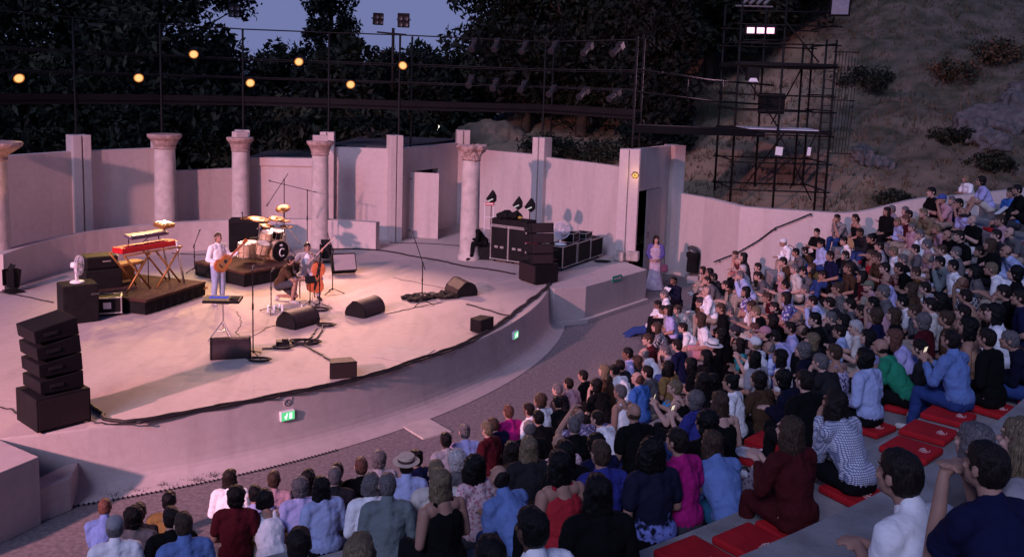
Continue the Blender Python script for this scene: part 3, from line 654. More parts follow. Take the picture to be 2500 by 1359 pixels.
for k, (px, py) in enumerate(((72, 192), (358, 191), (490, 134), (626, 203), (743, 152), (868, 207), (994, 161))):
    P = near_gantry(px, py); t = Vector(TGT[k]); P = P+Vector((-.1, -.35, 0)); dpc = (Vector((0, 0, HC))-P).normalized()
    d = ((t-P).normalized()*.80+dpc*.40).normalized()
    c = empty('par_can', P, 0, LBL[k], 'stage lamp', 'lit stage lamps on the gantry'); c.rotation_euler = d.to_track_quat('Z', 'Y').to_euler()
    b = MB(); b.lathe((0, 0, 0), [(0, -.32), (.09, -.31), (.12, -.22), (.150, 0), (.155, .03), (.147, .03), (.140, -.02)], 20); b.build('housing', M['black'], c, smooth=True)
    b = MB(); b.lathe((0, 0, 0), [(0, .012), (.06, .011), (.112, .004)], 20); b.build('lens', M['par'], c, smooth=True); b = MB(); b.lathe((0, 0, 0), [(.112, .0035), (.142, -.004)], 20); b.build('halo_ring', M['parhalo'], c, smooth=True)  # halo round the lens added as a glowing orange ring
    b = MB(); b.tube([(.185, 0, -.08), (.19, 0, -.3), (0, 0, -.42), (-.19, 0, -.3), (-.185, 0, -.08)], .012, 6); b.build('yoke', M['scaf'], c)
    l = spot('par_beam', P+d*.08, t, PW[k]*PARK, WARM if k > 2 else (1.0, .58, .22), R(52), 1.0, .12)
# unlit profile spots
SPT = [(1160, 112), (1215, 112), (1283, 118), (1355, 117), (1435, 122), (1508, 122), (1153, 200), (1212, 208), (1280, 212), (1350, 223), (1425, 229), (1500, 233)]
ORD = ['first', 'second', 'third', 'fourth', 'fifth', 'last']
proto = None
for k, (px, py) in enumerate(SPT):
    P = near_gantry(px, py)+Vector((-.05, -.25, 0)); lab = '%s unlit grey spotlight in the %s row over the far scenery wall' % (ORD[k % 6], 'upper' if k < 6 else 'lower')
    d = (Vector((-3.5, 21, 1))-P).normalized()
    if proto is None:
        proto = empty('spotlight', P, 0, lab, 'spotlight', 'unlit spotlights on the gantry')
        b = MB(); b.cyl((0, 0, -.30), (0, 0, .22), .095, n=14); b.cyl((0, 0, .22), (0, 0, .30), .115, n=14); b.box((0, 0, -.22), (.20, .22, .22)); b.build('barrel', mat('spot_body', (.03, .029, .03), .6, .15, 10), proto, bevel=.01)
        b = MB(); b.cyl((0, 0, .295), (0, 0, .305), .10, n=14); b.build('lens', mat('dark_glass', (.02, .02, .025), .1, 0), proto)
        b = MB(); b.tube([(.12, 0, 0), (.13, .22, 0), (0, .30, 0), (-.13, .22, 0), (-.12, 0, 0)], .012, 6); b.build('yoke', M['scaf'], proto); o = proto
    else: o = copy_tree(proto); o['label'] = lab
    o.location = P; o.rotation_euler = d.to_track_quat('Z', 'Y').to_euler()
M['floodglass'] = mat('flood_glass', (.30, .31, .36), .3, .15, 8)
def flood(px, py, Y, tgt, lab, w=.42, n=4, lit=None, name='floodlight', face='dark'):
    P = atY(px, py, Y); d = (Vector(tgt)-P).normalized(); f = empty(name, P, 0, lab, 'floodlight'); f.rotation_euler = d.to_track_quat('Z', 'Y').to_euler()
    b = MB(); b.box((0, 0, -.10), (w, w*1.15, .16)); b.build('housing', M['black'], f, bevel=.015)
    c = MB()
    if n == 4:
        for x in (-.24, .24):
            for y in (-.26, .26): c.lathe((x*w, y*w, -.018), [(0, .004), (w*.15, .012), (w*.2, .03)], 14)
        c.build('lamp_cluster', M['dimglass'], f, smooth=True)
    else:
        c.box((0, 0, -.012), (w*.8, w*.9, .02)); c.build('reflector', M['floodglass'], f)
    b = MB(); b.tube([(w*.55, 0, -.1), (w*.56, 0, -.3), (0, 0, -.36), (-w*.56, 0, -.3), (-w*.55, 0, -.1)], .014, 6); b.build('bracket', M['scaf'], f); return f
M['dimglass'] = mat('dull_lamp_glass', (.05, .05, .055), .25, .1)
flood(925, 48, 31, (8, 0, 2), 'floodlight with its narrow side turned to us on the mast', .34)
flood(985, 52, 31, (-2, 10, 2), 'square four lamp floodlight on the mast facing the tiers', .40)
flood(572, 27, 34, (-2, 8, 4), 'four lamp floodlight half hidden by the trees', .42)
b = MB(); q = atY(960, 80, 31); b.cyl((q.x, q.y, 6), (q.x, q.y, q.z+.15), .05, n=8); b.cyl((q.x-.55, q.y, q.z), (q.x+.45, q.y, q.z-.06), .03, n=6); tag(b.build('floodlight_mast', M['scaf'], smooth=True), 'short dark mast carrying the two floodlights in the sky gap', 'mast')

# scaffold tower
TX0, TX1, TY0, TY1 = 7.85, 11.25, 32.4, 35.0
tw = empty('scaffold_tower', (9.5, 33.7, 2.2), 0, 'dark scaffold lighting tower standing on the slope behind the end wall', 'scaffold tower'); tw.location = (0, 0, 0)
XS = [TX0, TX0+1.55, TX1-.35, TX1]; zb = 2.1
for y in (TY0, TY1):
    for x in XS:
        zt = 9.6 if x < 10 else 8.3
        b = MB(); b.cyl((x, y, zb), (x, y, zt), .042, n=8); b.build('standard', M['scaf'], tw, smooth=True)
for z in (2.9, 3.9, 4.9, 5.75, 6.3, 7.35, 8.1, 8.75):
    b = MB()
    for y in (TY0, TY1): b.cyl((TX0-.15, y-.05, z), (TX1+.15, y-.05, z), .028, n=6)
    for x in (TX0, TX1): b.cyl((x-.05, TY0-.1, z+.06), (x-.05, TY1+.1, z+.06), .028, n=6)
    b.build('ledger', M['scaf'], tw, smooth=True)
for x0, x1, z0, z1, y in ((TX0, TX0+1.5, 7.3, 5.2, TY0), (TX0+1.5, TX1-.5, 5.1, 2.6, TY0), (TX1-.4, TX0+2.0, 7.3, 5.2, TY1), (TX0+1.5, TX1-.6, 8.9, 7.5, TY0), (TX0+.9, TX1-.8, 2.4, 5.0, TY1), (TX1-.5, TX0+2.1, 5.0, 3.0, TY0)):
    b = MB(); b.cyl((x0, y-.08, z0), (x1, y-.08, z1), .026, n=6); b.build('brace', M['scaf'], tw, smooth=True)
b = MB(); b.box(((TX0+TX1)/2, (TY0+TY1)/2, 5.02), (TX1-TX0+.2, TY1-TY0, .12)); b.build('deck', M['scaf'], tw)
b = MB(); b.box(((TX0+TX1)/2+.2, (TY0+TY1)/2-.2, 5.09), (TX1-TX0-.7, TY1-TY0-.6, .02)); b.build('deck_sheet', M['foil'], tw)
b = MB(); b.box(((TX0+TX1)/2, (TY0+TY1)/2, 7.38), (TX1-TX0+.2, TY1-TY0, .16)); b.build('deck', M['scaf'], tw)
for k in range(17): b = MB(); b.cyl((TX1-.36, TY0-.12, 2.4+.3*k), (TX1-.02, TY0-.12, 2.4+.3*k), .014, n=6); b.build('ladder_rung', M['scaf'], tw)
b = MB()
for k in range(7): b.cyl((TX1+.1+.11*k, TY0+.2, 4.3), (TX1+.22+.11*k, TY0+.2, 8.0-.06*k), .012, n=5)
for z in (4.3, 6.2, 7.9): b.cyl((TX1, TY0+.2, z), (TX1+.9, TY0+.2, z), .02, n=6)
b.build('safety_cage', M['scaf'], tw)
b = MB(); b.box((9.35, 33.3, 6.0), (.85, .5, .75)); b.build('equipment_box', M['rust'], tw, bevel=.02)
b = MB(); b.tube([(TX0+1.6, TY0, 9.6), (TX0+1.6, TY0, 12.0)], .045, 8); b.tube([(TX0-.1, TY0, 9.2), (TX0+3.6, TY0, 9.25)], .03, 6); b.tube([(TX0+.1, TY0, 8.1), (TX0+1.7, TY0, 8.25)], .03, 6); b.build('top_mast', M['scaf'], tw, smooth=True)
for px, py, w, h, l in ((1902, 369, .26, .30, 'larger white notice tied to the scaffold tower'), (1975, 370, .13, .30, 'narrow white notice tied to the scaffold tower')):
    P = atY(px, py, TY0-.13); b = MB(); b.box(P, (w, .012, h), rz=R(5), ry=R(4)); tag(b.build('notice', M['paper']), l, 'notice')
# pink wash unit
P = atY(1857, 75, TY0-.2); wu = empty('wash_light', P, 0, 'lit pink three panel wash light on top of the scaffold tower', 'wash light'); wd = (Vector((2.0, 8.0, 3.0))-P).normalized(); wu.rotation_euler = wd.to_track_quat('-Y', 'Z').to_euler()
b = MB(); b.box((0, .12, 0), (1.06, .20, .34)); b.build('housing', M['black'], wu, bevel=.015)
for k in (-1, 0, 1):
    b = MB(); b.box((k*.335, .012, 0), (.25, .02, .20)); b.build('panel', M['pinklamp'], wu, bevel=.05, seg=3)
b = MB(); b.tube([(-.56, .15, 0), (-.58, .15, -.35), (.58, .15, -.35), (.56, .15, 0)], .02, 6); b.build('yoke', M['scaf'], wu)
spot('wash_beam', P+wd*.12, (-5, 20, 1), 420*WASHK, (1.0, .55, .78), R(75), .7, .35)
for px, py, lab in ((1838, 10, 'bank of small grey spot barrels at the top of the scaffold tower'),):
    P = atY(px, py, TY0); b = MB()
    for k in range(4): b.cyl(P+Vector((.25*k-.35, 0, 0)), P+Vector((.25*k-.15, .1, .18)), .06, n=10)
    b.cyl(P+Vector((-.6, 0, -.08)), P+Vector((.7, 0, -.08)), .03, n=6); tag(b.build('spot_bank', mat('worn_grey', (.16, .16, .16), .6, .2, 6)), lab, 'spotlight')
P = atY(1840, 183, TY0-.3); f = empty('reflector_lamp', P, 0, 'unlit lamp with a white triangular reflector hanging on the tower', 'lamp')
b = MB(); b.box((0, .18, .03), (.42, .34, .46)); b.build('housing', M['scaf'], f, bevel=.02)
b = MB(); b.add([(-.17, -.02, -.24), (.17, -.02, -.24), (.0, .06, .10), (-.17, .02, -.24), (.17, .02, -.24), (0, .09, .10)], [(0, 1, 2), (5, 4, 3), (0, 3, 4, 1), (1, 4, 5, 2), (2, 5, 3, 0)]); b.build('reflector', M['white'], f)
b = MB(); b.box((0, 0, -.30), (.40, .1, .05)); b.build('visor', M['black'], f)
fl = flood(2052, 14, TY0-.2, (5, 10, 0), 'large floodlight with a pale glass face at the top of the slope', .70, 1)
# assumed wash light and mast outside the view, added as the stage key light
assumed_wash = empty('wash_light', (-17.4, -3.4, 10.6), 0, 'assumed pink wash light on an unseen mast at the other side of the theatre', 'wash light'); assumed_wash.rotation_euler = (R(-15), 0, R(150))  # this unit is assumed, unlike the one on the scaffold tower
b = MB(); b.box((0, .12, 0), (1.06, .20, .34)); b.build('housing', M['black'], assumed_wash, bevel=.015)
b = MB(); b.box((0, .012, 0), (.9, .02, .2)); b.build('panel', M['pinklamp'], assumed_wash, bevel=.03)
b = MB(); b.cyl((0, .2, -10.7), (0, .2, .3), .06, n=8); mo = b.build('assumed_lamp_mast', M['scaf'], None); mo.location = (-17.5, -3.7, 10.6); tag(mo, 'assumed dark mast carrying the unseen wash light at the other side of the theatre', 'mast')  # mast added to carry the assumed wash light
spot('wash_beam', (-17.2, -3.2, 10.6), (-2.6, 24.5, 1.4), 4300*KEYK, PINK, R(46), .75, .4)  # key beam of the assumed, unseen wash light
# lamp over the doorway
P = atY(1551, 427, 28.15); al = empty('wall_lamp', P, R(-12), 'glowing amber bulkhead lamp beside the doorway lintel', 'wall lamp')
b = MB(); b.lathe((0, 0, 0), [(0, .03), (.10, .03), (.12, .0), (.12, -.03)], 16, M=Euler((R(90), 0, 0)).to_matrix()); b.build('base', M['steel'], al)
b = MB(); b.ball((0, -.07, -.01), (.085, .06, .075), 14); b.build('globe', M['amberlamp'], al, smooth=True)
b = MB()
for a in (0, 60, 120): b.tube([(math.cos(R(a))*.12*s, -.03-.115*(1-abs(s)**2.5), math.sin(R(a))*.11*s) for s in (-1, -.7, -.35, 0, .35, .7, 1)], .008, 5)
b.build('guard', M['steel'], al)
al_l = bpy.data.lights.new('wall_lamp_glow', 'POINT'); al_l.energy = 2.0; al_l.color = (1, .6, .25); al_l.shadow_soft_size = .08; o = bpy.data.objects.new('wall_lamp_glow', al_l); COL.objects.link(o); o.location = P+Vector((0, -.3, 0))
# tiny distant lamp between the trees
P = atY(1069, 309, 48); b = MB(); b.ball((0, 0, 0), .09, 10); b.cyl((0, 0, -1.2), (0, 0, 0), .03, n=6); o = b.build('path_lamp', M['dist']); o.location = P; tag(o, 'tiny lit path lamp among the trees behind the wall', 'lamp')

# ---------------------------------------------------------------- stage equipment (stage floor z = 1)
def G(x, y): return at(x, y, 1.0)
def bench(name, loc, rz, lab, cat, grp=None): return empty(name, loc, rz, lab, cat, grp)
# line arrays on subs
def pa(loc, rz, lab_s, lab_a, n, lean, off):
    s = bench('subwoofer', loc, rz, lab_s, 'loudspeaker')
    b = MB(); b.box((0, 0, .29), (.80, .78, .52)); b.build('cabinet', M['black'], s, bevel=.015)
    b = MB(); b.box((0, -.392, .29), (.74, .012, .46)); b.build('grille', M['grille'], s)
    b = MB()
    for x in (-.3, .3):
        for y in (-.3, .3): b.cyl((x, y, 0), (x, y, .03), .03, n=8)
    b.build('foot', M['rubber'], s)
    a = bench('line_array', (loc[0], loc[1], loc[2]+.552), rz, lab_a, 'loudspeaker')
    a.rotation_euler = (0, 0, rz+off); P = Vector((0, -.33, 0.0)); h = .285; K = Matrix(((0, 0, 1, 0), (1, 0, 0, 0), (0, 1, 0, 0), (0, 0, 0, 1)))
    for k in range(n):
        mtx = Matrix.Translation(P) @ Euler((R(lean-2.0*k), 0, 0)).to_matrix().to_4x4()
        b = MB(); b.prism([(0, .006), (0, h-.006), (.64, h*.84), (.64, h*.16)], -.33, .33, M=mtx @ K); e = b.build('element', M['black'], a, bevel=.012)
        c = MB(); c.box((0, -.004, h/2), (.58, .012, h*.82), M=mtx @ Matrix.Translation((0, -.003, h/2))); c.build('grille', M['grille'], e)
        for s_ in (-1, 1):
            c = MB(); c.box((0, 0, 0), (.012, .20, .05), M=mtx @ Matrix.Translation((s_*.333, .40, h*.5))); c.build('rigging_plate', M['rubber'], e)
        P = P+(mtx.to_3x3() @ Vector((0, 0, h)))
c0, c1 = G(100, 1061), G(217, 1031); d = (c1-c0); ang = math.atan2(d.y, d.x)
ctr = (c0+c1)/2+Vector((-d.y, d.x, 0)).normalized()*.40
pa((ctr.x, ctr.y, 1.0), ang, 'black subwoofer cabinet at the near edge of the stage', 'tall black line array stacked on the near subwoofer', 4, -1, R(90))
c0, c1 = G(1258, 681), G(1313, 700); d = (c1-c0); ang = math.atan2(d.y, d.x)
ctr = (c0+c1)/2+Vector((-d.y, d.x, 0)).normalized()*.40
pa((ctr.x, ctr.y, 1.0), ang, 'black subwoofer cabinet at the far edge of the stage by the end block', 'curved black line array leaning back on the far subwoofer', 4, -5, R(72))
# wedge monitors: rounded slanted boxes lying on the floor
def wedge(px, py, rz, lab, L=.72, sc=1.0, proto=[None]):
    p = G(px, py)
    if proto[0] is None:
        w = bench('wedge_monitor', p, 0, lab, 'monitor', 'wedge monitors facing the band')
        pr = [(-.30, 0), (.16, 0)]+[(-.02+.29*math.cos(R(q)), .10+.27*math.sin(R(q))) for q in range(-18, 106, 12)]+[(-.26, .20), (-.31, .08)]
        k = Matrix(((0, 0, 1, 0), (1, 0, 0, 0), (0, 1, 0, 0), (0, 0, 0, 1)))
        b = MB(); b.prism(pr, -L/2, L/2, M=k); b.build('cabinet', M['monitor'], w, bevel=.012)
        for s in (-1, 1):
            b = MB(); b.prism([(x*1.02, y*1.02-.002) for x, y in pr], s*L/2-.018, s*L/2+.018, M=k); c = b.build('end_cheek', M['black'], w, bevel=.006)
            h = MB(); h.lathe((s*(L/2+.019), .03, .17), [(0, .002*s), (.05, .002*s)], 12, M=Euler((0, R(90), 0)).to_matrix()); h.build('handle_recess', M['blackmat'], c)
        b = MB(); b.box((0, -.105, .268), (L*.86, .33, .012), rx=R(33)); b.build('grille', M['grille'], w); proto[0] = w; o = w
    else: o = copy_tree(proto[0]); o['label'] = lab
    o.location = p; o.rotation_euler = (0, 0, rz); o.scale = (sc,)*3; return o
M['monitor'] = mat('worn_monitor_paint', (.030, .018, .020), .62, .2, 12, .25, 70)
def face(p, t): return math.atan2(t[1]-p[1], t[0]-p[0])+PI/2
for (px, py, tx, l) in ((563, 868, (-7.2, 22.6), 'wedge monitor lying behind the controller stand nearest the front'), (729, 793, (-7.6, 21.3), 'wedge monitor in front of the kneeling person and cellist'),
                   (893, 766, (-6.6, 22.4), 'wedge monitor alone in the middle of the stage'), (1127, 716, (-3.6, 21.6), 'wedge monitor lying by the heap of black cables')):
    p = G(px, py); wedge(px, py, face(p, tx), l)
def smallfill(px, py, rz, lab):
    p = G(px, py); f = bench('fill_speaker', p, rz, lab, 'loudspeaker', 'small fill speakers on the stage edge')
    b = MB(); b.prism([(-.25, -.16), (.25, -.16), (.19, .16), (-.19, .16)], .015, .31); b.build('cabinet', M['black'], f, bevel=.012)
    b = MB(); b.box((0, -.166, .16), (.46, .012, .26)); b.build('grille', M['grille'], f); b = MB(); b.cyl((-.15, 0, 0), (-.15, 0, .02), .02, n=8); b.cyl((.15, 0, 0), (.15, 0, .02), .02, n=8); b.build('foot', M['rubber'], f)
smallfill(835, 918, R(-60)+PI/2-R(10), 'small black fill speaker on the stage edge in front of the hatch')
smallfill(1174, 808, R(-35)+PI/2, 'small black fill speaker on the stage edge nearest the far corner')

# cables
def cable(pts, r, lab, z=1.0, seg=5, wig=.03, name='cable'):
    P = [Vector(at(x, y, z+r*1.1)) for x, y in pts]; out = []
    for i in range(len(P)-1):
        p0, p1, p2, p3 = P[max(i-1, 0)], P[i], P[i+1], P[min(i+2, len(P)-1)]
        for s in range(seg):
            t = s/seg; q = .5*((2*p1)+(-p0+p2)*t+(2*p0-5*p1+4*p2-p3)*t*t+(-p0+3*p1-3*p2+p3)*t**3)
            out.append(q+Vector((random.uniform(-wig, wig), random.uniform(-wig, wig), 0)))
    out.append(P[-1]); b = MB(); b.tube(out, r, 6); return tag(b.build(name, M['rubber'], smooth=True), lab, 'cable')
edge = [(222, 985), (245, 1005), (262, 1022), (330, 1026), (480, 1000), (620, 974), (720, 954), (800, 938), (870, 922), (960, 897), (1005, 880), (1080, 857), (1150, 828), (1210, 795), (1250, 766), (1290, 735), (1330, 703), (1345, 685)]
cable(edge, .032, 'thick black cable bundle along the curved stage edge'); cable([(x+2, y+4) for x, y in edge[3:]], .02, 'thinner black cable beside the thick edge cable')
cable([(215, 1015), (235, 1030), (290, 1034), (350, 1031)], .011, 'thin cable loop beside the near subwoofer')
cable([(790, 795), (770, 825), (745, 840), (770, 855), (800, 875), (828, 888)], .018, 'black cables running from the middle monitors to the edge'); cable([(775, 800), (760, 820), (735, 838), (700, 845), (640, 850)], .015, 'black cable running to the front microphone stand')
cable([(1140, 742), (1170, 750), (1230, 768), (1252, 768)], .016, 'black cable from the far monitor to the edge'); cable([(945, 765), (985, 757), (1040, 745), (1080, 738)], .008, 'thin cable crossing between two monitors')
cable([(800, 610), (860, 607), (940, 612), (1010, 625), (1080, 637), (1140, 650), (1200, 658), (1258, 668)], .022, 'black cable running across the back of the stage to the far subwoofer')
cable([(0, 712), (50, 722), (130, 738)], .014, 'black cable by the thick column'); cable([(0, 993), (30, 1000), (46, 1010)], .01, 'thin cable behind the near subwoofer')
cable([(420, 618), (500, 621), (560, 616), (565, 610)], .013, 'black cable behind the keyboards'); cable([(960, 678), (1040, 694), (1150, 720)], .006, 'very thin cable across the bright stage floor'); cable([(950, 592), (1040, 594), (1130, 600)], .012, 'cable lying along the doorway in the scenery wall')
def coil(px, py, r, lab, n=3):
    p = G(px, py); b = MB()
    for k in range(n): b.tube([(p.x+(r+.03*k)*math.cos(t*.33)*(1+.1*math.sin(3*t+k)), p.y+(r-.02*k)*math.sin(t*.33)*.8, p.z+.012+.016*k) for t in range(20)], .011, 5)
    tag(b.build('cable_coil', M['rubber'], smooth=True), lab, 'cable')
coil(795, 795, .16, 'coil of cable beside the monitor before the cellist'); coil(632, 880, .17, 'coil of cable beside the front monitor'); coil(745, 838, .24, 'tangle of black cable in the middle of the stage front', 4); coil(690, 850, .14, 'small coil beside the pedal'); coil(775, 757, .22, 'coil of cable at the foot of the cello stands')
coil(1470, 640, .2, 'coil of cable on the stone floor behind the flight cases')
# heap of cables and bags
p = G(1035, 728); me = blob('heap', [('e', (random.uniform(-.75, .75), random.uniform(-.25, .25), .05), (random.uniform(.15, .3), random.uniform(.1, .2), random.uniform(.025, .06))) for _ in range(13)], .03, 1, [M['blackmat']], .05, 7)
o = obj('cable_heap', me); o.location = p; o.rotation_euler = (0, 0, .35); tag(o, 'flat heap of black cables and bags at the foot of the lone microphone stand', 'cables')
b = MB()
for k in range(3): b.box((p.x+.2*k-.1, p.y-.05*k, 1.13+.01*k), (.30, .05, .04), rz=.4+.2*k)
tag(b.build('stage_box', M['steel']), 'grey stage box lying on the heap of cables', 'box')
p = G(690, 842); b = MB(); b.box((p.x, p.y, 1.05), (.26, .20, .10), rz=.3); b.box((p.x+.05, p.y, 1.11), (.12, .1, .05), rz=.3); tag(b.build('foot_pedal', M['black'], bevel=.01), 'small black pedal box on the floor in the cable tangle', 'pedal')
for k, (px, py, w) in enumerate(((655, 762, .1), (675, 758, .08), (738, 748, .2))):
    p = G(px, py); b = MB()
    for j in range(3): b.cyl((p.x+.07*j, p.y+.03*(j % 2), 1.0), (p.x+.07*j, p.y+.03*(j % 2), 1.16 if k < 2 else 1.05), .028, n=10)
    tag(b.build('water_bottles' if k < 2 else 'pedal', M['white'], smooth=False), ['white bottles standing by the microphone stand of the kneeling person', 'second cluster of white bottles by that stand', 'white pedal on the floor at the cellist feet'][k], 'bottle' if k < 2 else 'pedal')

# microphone and music stands
def mic(px, py, h, lab, boom=None, base='tripod', head=True, grp='microphone stands on stage'):
    p = G(px, py); s = bench('microphone_stand', p, random.uniform(0, 2), lab, 'microphone stand', grp)
    b = MB()
    for a in (0, 120, 240): b.cyl((0, 0, .13), (.30*math.cos(R(a)), .30*math.sin(R(a)), .012), .011, n=6)
    b.build('tripod_foot', M['black'], s)
    b = MB(); b.cyl((0, 0, .08), (0, 0, h), .013, n=8); b.cyl((0, 0, h*.55), (0, 0, h*.62), .02, n=8); b.build('pole', M['black'], s)
    e = Vector((0, 0, h))
    if boom:
        s.rotation_euler = (0, 0, 0); e = Vector(boom); st_ = Vector((0, 0, h))-(e-Vector((0, 0, h)))*.3
        b = MB(); b.cyl(st_, e, .010, n=6); b.ball((0, 0, h), .025, 8); b.build('boom', M['black'], s)
    if head:
        b = MB(); d = (e-Vector((0, 0, h))).normalized() if boom else Vector((.5, .2, .3)); b.cyl(e, e+d*.14, .013, .018, n=8); b.ball(e+d*.17, .03, 8); b.build('microphone', M['steel'], s, smooth=True)
    return s
mic(618, 872, 1.72, 'tall straight microphone stand beside the front wedge monitor')
mic(1030, 744, 1.05, 'lone microphone stand with raised boom in the heap of cables', (-.22, .1, 1.62))
mic(662, 762, .95, 'microphone stand before the kneeling person')
mic(780, 752, .95, 'microphone stand beside the cello', (-.1, .15, 1.1))
mic(812, 716, 1.15, 'tall microphone stand behind the cello', (-.1, .1, 1.35))
mic(475, 664, .75, 'short boom microphone stand between keyboards and guitarist', (.08, .05, 1.0))
mic(694, 640, 2.45, 'tallest boom stand over the drums with its arm dropping', (-.35, -.2, 1.85))
mic(750, 628, 2.05, 'boom stand over the drums leaning to the other stand', (-1.0, .1, 2.25))
p = G(757, 754); ms = bench('music_stand', p, R(20), 'black music stand between the kneeling person and the cello', 'music stand')
b = MB()
for a in (0, 120, 240): b.cyl((0, 0, .2), (.28*math.cos(R(a)), .28*math.sin(R(a)), .01), .01, n=6)
b.build('tripod_foot', M['black'], ms); b = MB(); b.cyl((0, 0, .1), (0, 0, .66), .012, n=8); b.build('pole', M['black'], ms); b = MB(); b.box((0, -.03, .72), (.24, .02, .17), rx=R(-30)); b.box((0, -.08, .65), (.24, .05, .015)); b.build('desk', M['black'], ms)

# controller on its tripod
p = G(545, 830); cs = bench('controller_stand', p, 0, 'silver tripod stand carrying a controller with blue displays', 'stand')
b = MB(); b.cyl((0, 0, .25), (0, 0, .80), .018, n=10); b.build('pole', M['chrome'], cs)
for a in (90, 210, 330):
    b = MB(); b.cyl((0, 0, .40), (.30*math.cos(R(a)), .30*math.sin(R(a)), .01), .013, n=8); b.cyl((0, 0, .18), (.16*math.cos(R(a)), .16*math.sin(R(a)), .21), .009, n=6); b.build('leg', M['chrome'], cs)
b = MB(); b.box((0, 0, .81), (.34, .3, .02)); b.build('tray', M['black'], cs)
ct = bench('controller', (p.x, p.y, 1.822), R(4), 'black music controller with glowing blue displays on the tripod stand', 'controller')
b = MB(); b.box((0, 0, .035), (.74, .36, .06), rx=R(6)); b.build('case', M['black'], ct, bevel=.01)
b = MB()
for k in range(6): b.box((-.25+.065*k, .03, .071), (.05, .12, .006), rx=R(6))
b.build('display', M['screenblue'], ct); b = MB()
for x in range(4):
    for y in range(3): b.box((.17+.045*x, -.08+.07*y, .075), (.032, .05, .02), rx=R(6))
b.build('keypad', M['blackmat'], ct)
cable([(575, 760), (590, 785), (578, 810), (600, 830), (650, 800), (700, 790)], .006, 'thin cable trailing from the controller stand')

# riser platforms
def riser(name, F, Rr, depth, h, lab):
    F, Rr = Vector(F), Vector(Rr); d = Rr-F; a = math.atan2(d.y, d.x); r = bench(name, ((F.x+Rr.x)/2, (F.y+Rr.y)/2, 1.0), a, lab, 'riser'); w = d.length
    b = MB(); b.box((0, depth/2, h-.03), (w, depth, .06)); b.build('top', M['carpet'], r, bevel=.006)
    b = MB()
    for x0, y0, x1, y1 in ((-w/2, .02, w/2, .02), (-w/2+.02, .05, -w/2+.02, depth-.05), (w/2-.02, .05, w/2-.02, depth-.05), (-w/2, depth-.02, w/2, depth-.02)):
        n = 16
        for k in range(n):       # pleated skirt
            t0, t1 = k/n, (k+1)/n; o0 = .012*(k % 2); X0, Y0, X1, Y1 = x0+(x1-x0)*t0, y0+(y1-y0)*t0, x0+(x1-x0)*t1, y0+(y1-y0)*t1
            b.add([(X0, Y0+o0, .02), (X1, Y1+.012-o0, .02), (X1, Y1+.012-o0, h-.06), (X0, Y0+o0, h-.06)], [(0, 1, 2, 3)])
    b.build('skirt', M['blackmat'], r)
    b = MB()
    for x in (-w/2+.1, w/2-.1):
        for y in (.1, depth-.1): b.cyl((x, y, 0), (x, y, h-.06), .025, n=8)
    b.build('leg', M['steel'], r); return r
kr = riser('keyboard_riser', G(358, 771), G(503, 722), 2.1, .36, 'low black skirted platform under the keyboards'); ka = kr.rotation_euler.z
b = MB(); b.box((1.05, -.003, .2), (.16, .006, .05)); b.build('maker_plate', M['brass'], kr)
dF, dR = G(598, 704), G(800, 664); dd = (dR-dF); 
rr = riser('drum_riser', G(597, 703), G(597, 703)+dd.normalized()*2.45, 2.1, .40, 'low black skirted platform under the drum kit')
# keyboards
M['synth'] = mat('synth_purple_grey', (.10, .07, .11), .5, .15, 20)
kz = 1.36
def on(par, x, y, z=0):
    a = par.rotation_euler.z; return Vector((par.location.x+x*math.cos(a)-y*math.sin(a), par.location.y+x*math.sin(a)+y*math.cos(a), z))
kd = R(60)                                             # direction the keyboards run
kc = atY(357, 628, 21.0)
K0 = Vector((kc.x, kc.y, kz))
ks = bench('keyboard_stand', K0, kd, 'chrome crossed keyboard stand with amber light in its colour on the platform', 'stand')
b = MB()
for x in (-.38, .36):
    b.cyl((x-.30, -.26, .02), (x+.30, -.26, .74), .021, n=8); b.cyl((x+.30, -.22, .02), (x-.30, -.22, .74), .021, n=8); b.cyl((x+.30, .24, .02), (x-.30, .24, .74), .021, n=8)
b.cyl((-.7, -.26, .74), (.7, -.26, .74), .018, n=8); b.cyl((-.7, .24, .74), (.7, .24, .74), .018, n=8)
b.build('crossed_legs', M['brass'], ks, smooth=True); ks.scale = (1.15, 1.1, 1.22)  # amber stage light put into the colour of the chrome legs
b = MB()
for y in (-.25, .22):
    b.cyl((.74, y, .0), (.56, y, .86), .024, n=8)
b.build('silver_leg', M['alu'], ks, smooth=True)
rk = bench('stage_piano', K0+Vector((0, 0, .93)), kd, 'red stage piano on the chrome stand', 'keyboard')
b = MB(); b.box((0, 0, .055), (1.55, .36, .13)); b.build('case', M['redkey'], rk, bevel=.015)
b = MB(); b.box((.02, -.085, .113), (1.18, .145, .012)); b.build('white_keys', M['white'], rk); b = MB()
for k in range(25):
    if k % 7 not in (2, 6): b.box((-.53+.045*k, -.06, .124), (.016, .09, .014))
b.build('black_keys', M['black'], rk)
b = MB(); b.box((.0, .09, .113), (1.3, .12, .01)); b.build('panel', M['keys'], rk)
u = bench('synthesizer', K0+Vector((math.cos(kd+PI/2)*.18+.1, math.sin(kd+PI/2)*.18+.1, 1.19)), kd, 'grey synthesizer on the upper tier above the red piano', 'keyboard')
b = MB(); b.box((0, 0, .04), (1.05, .28, .07), rx=R(10)); b.build('case', M['synth'], u, bevel=.01); b = MB(); b.box((0, -.07, .079), (.92, .12, .01), rx=R(10)); b.build('white_keys', M['keys'], u)
b = MB()
for x in (-.42, .42): b.cyl((x, .1, .02), (x, .1, -.14), .015, n=6)
b.build('tier_arm', M['black'], u)
s2 = bench('sampler', K0+Vector((math.cos(kd)*.35+.05, math.sin(kd)*.35+.25, 1.36)), kd+.2, 'small gleaming gold sampler at the top of the keyboard stack', 'sampler')
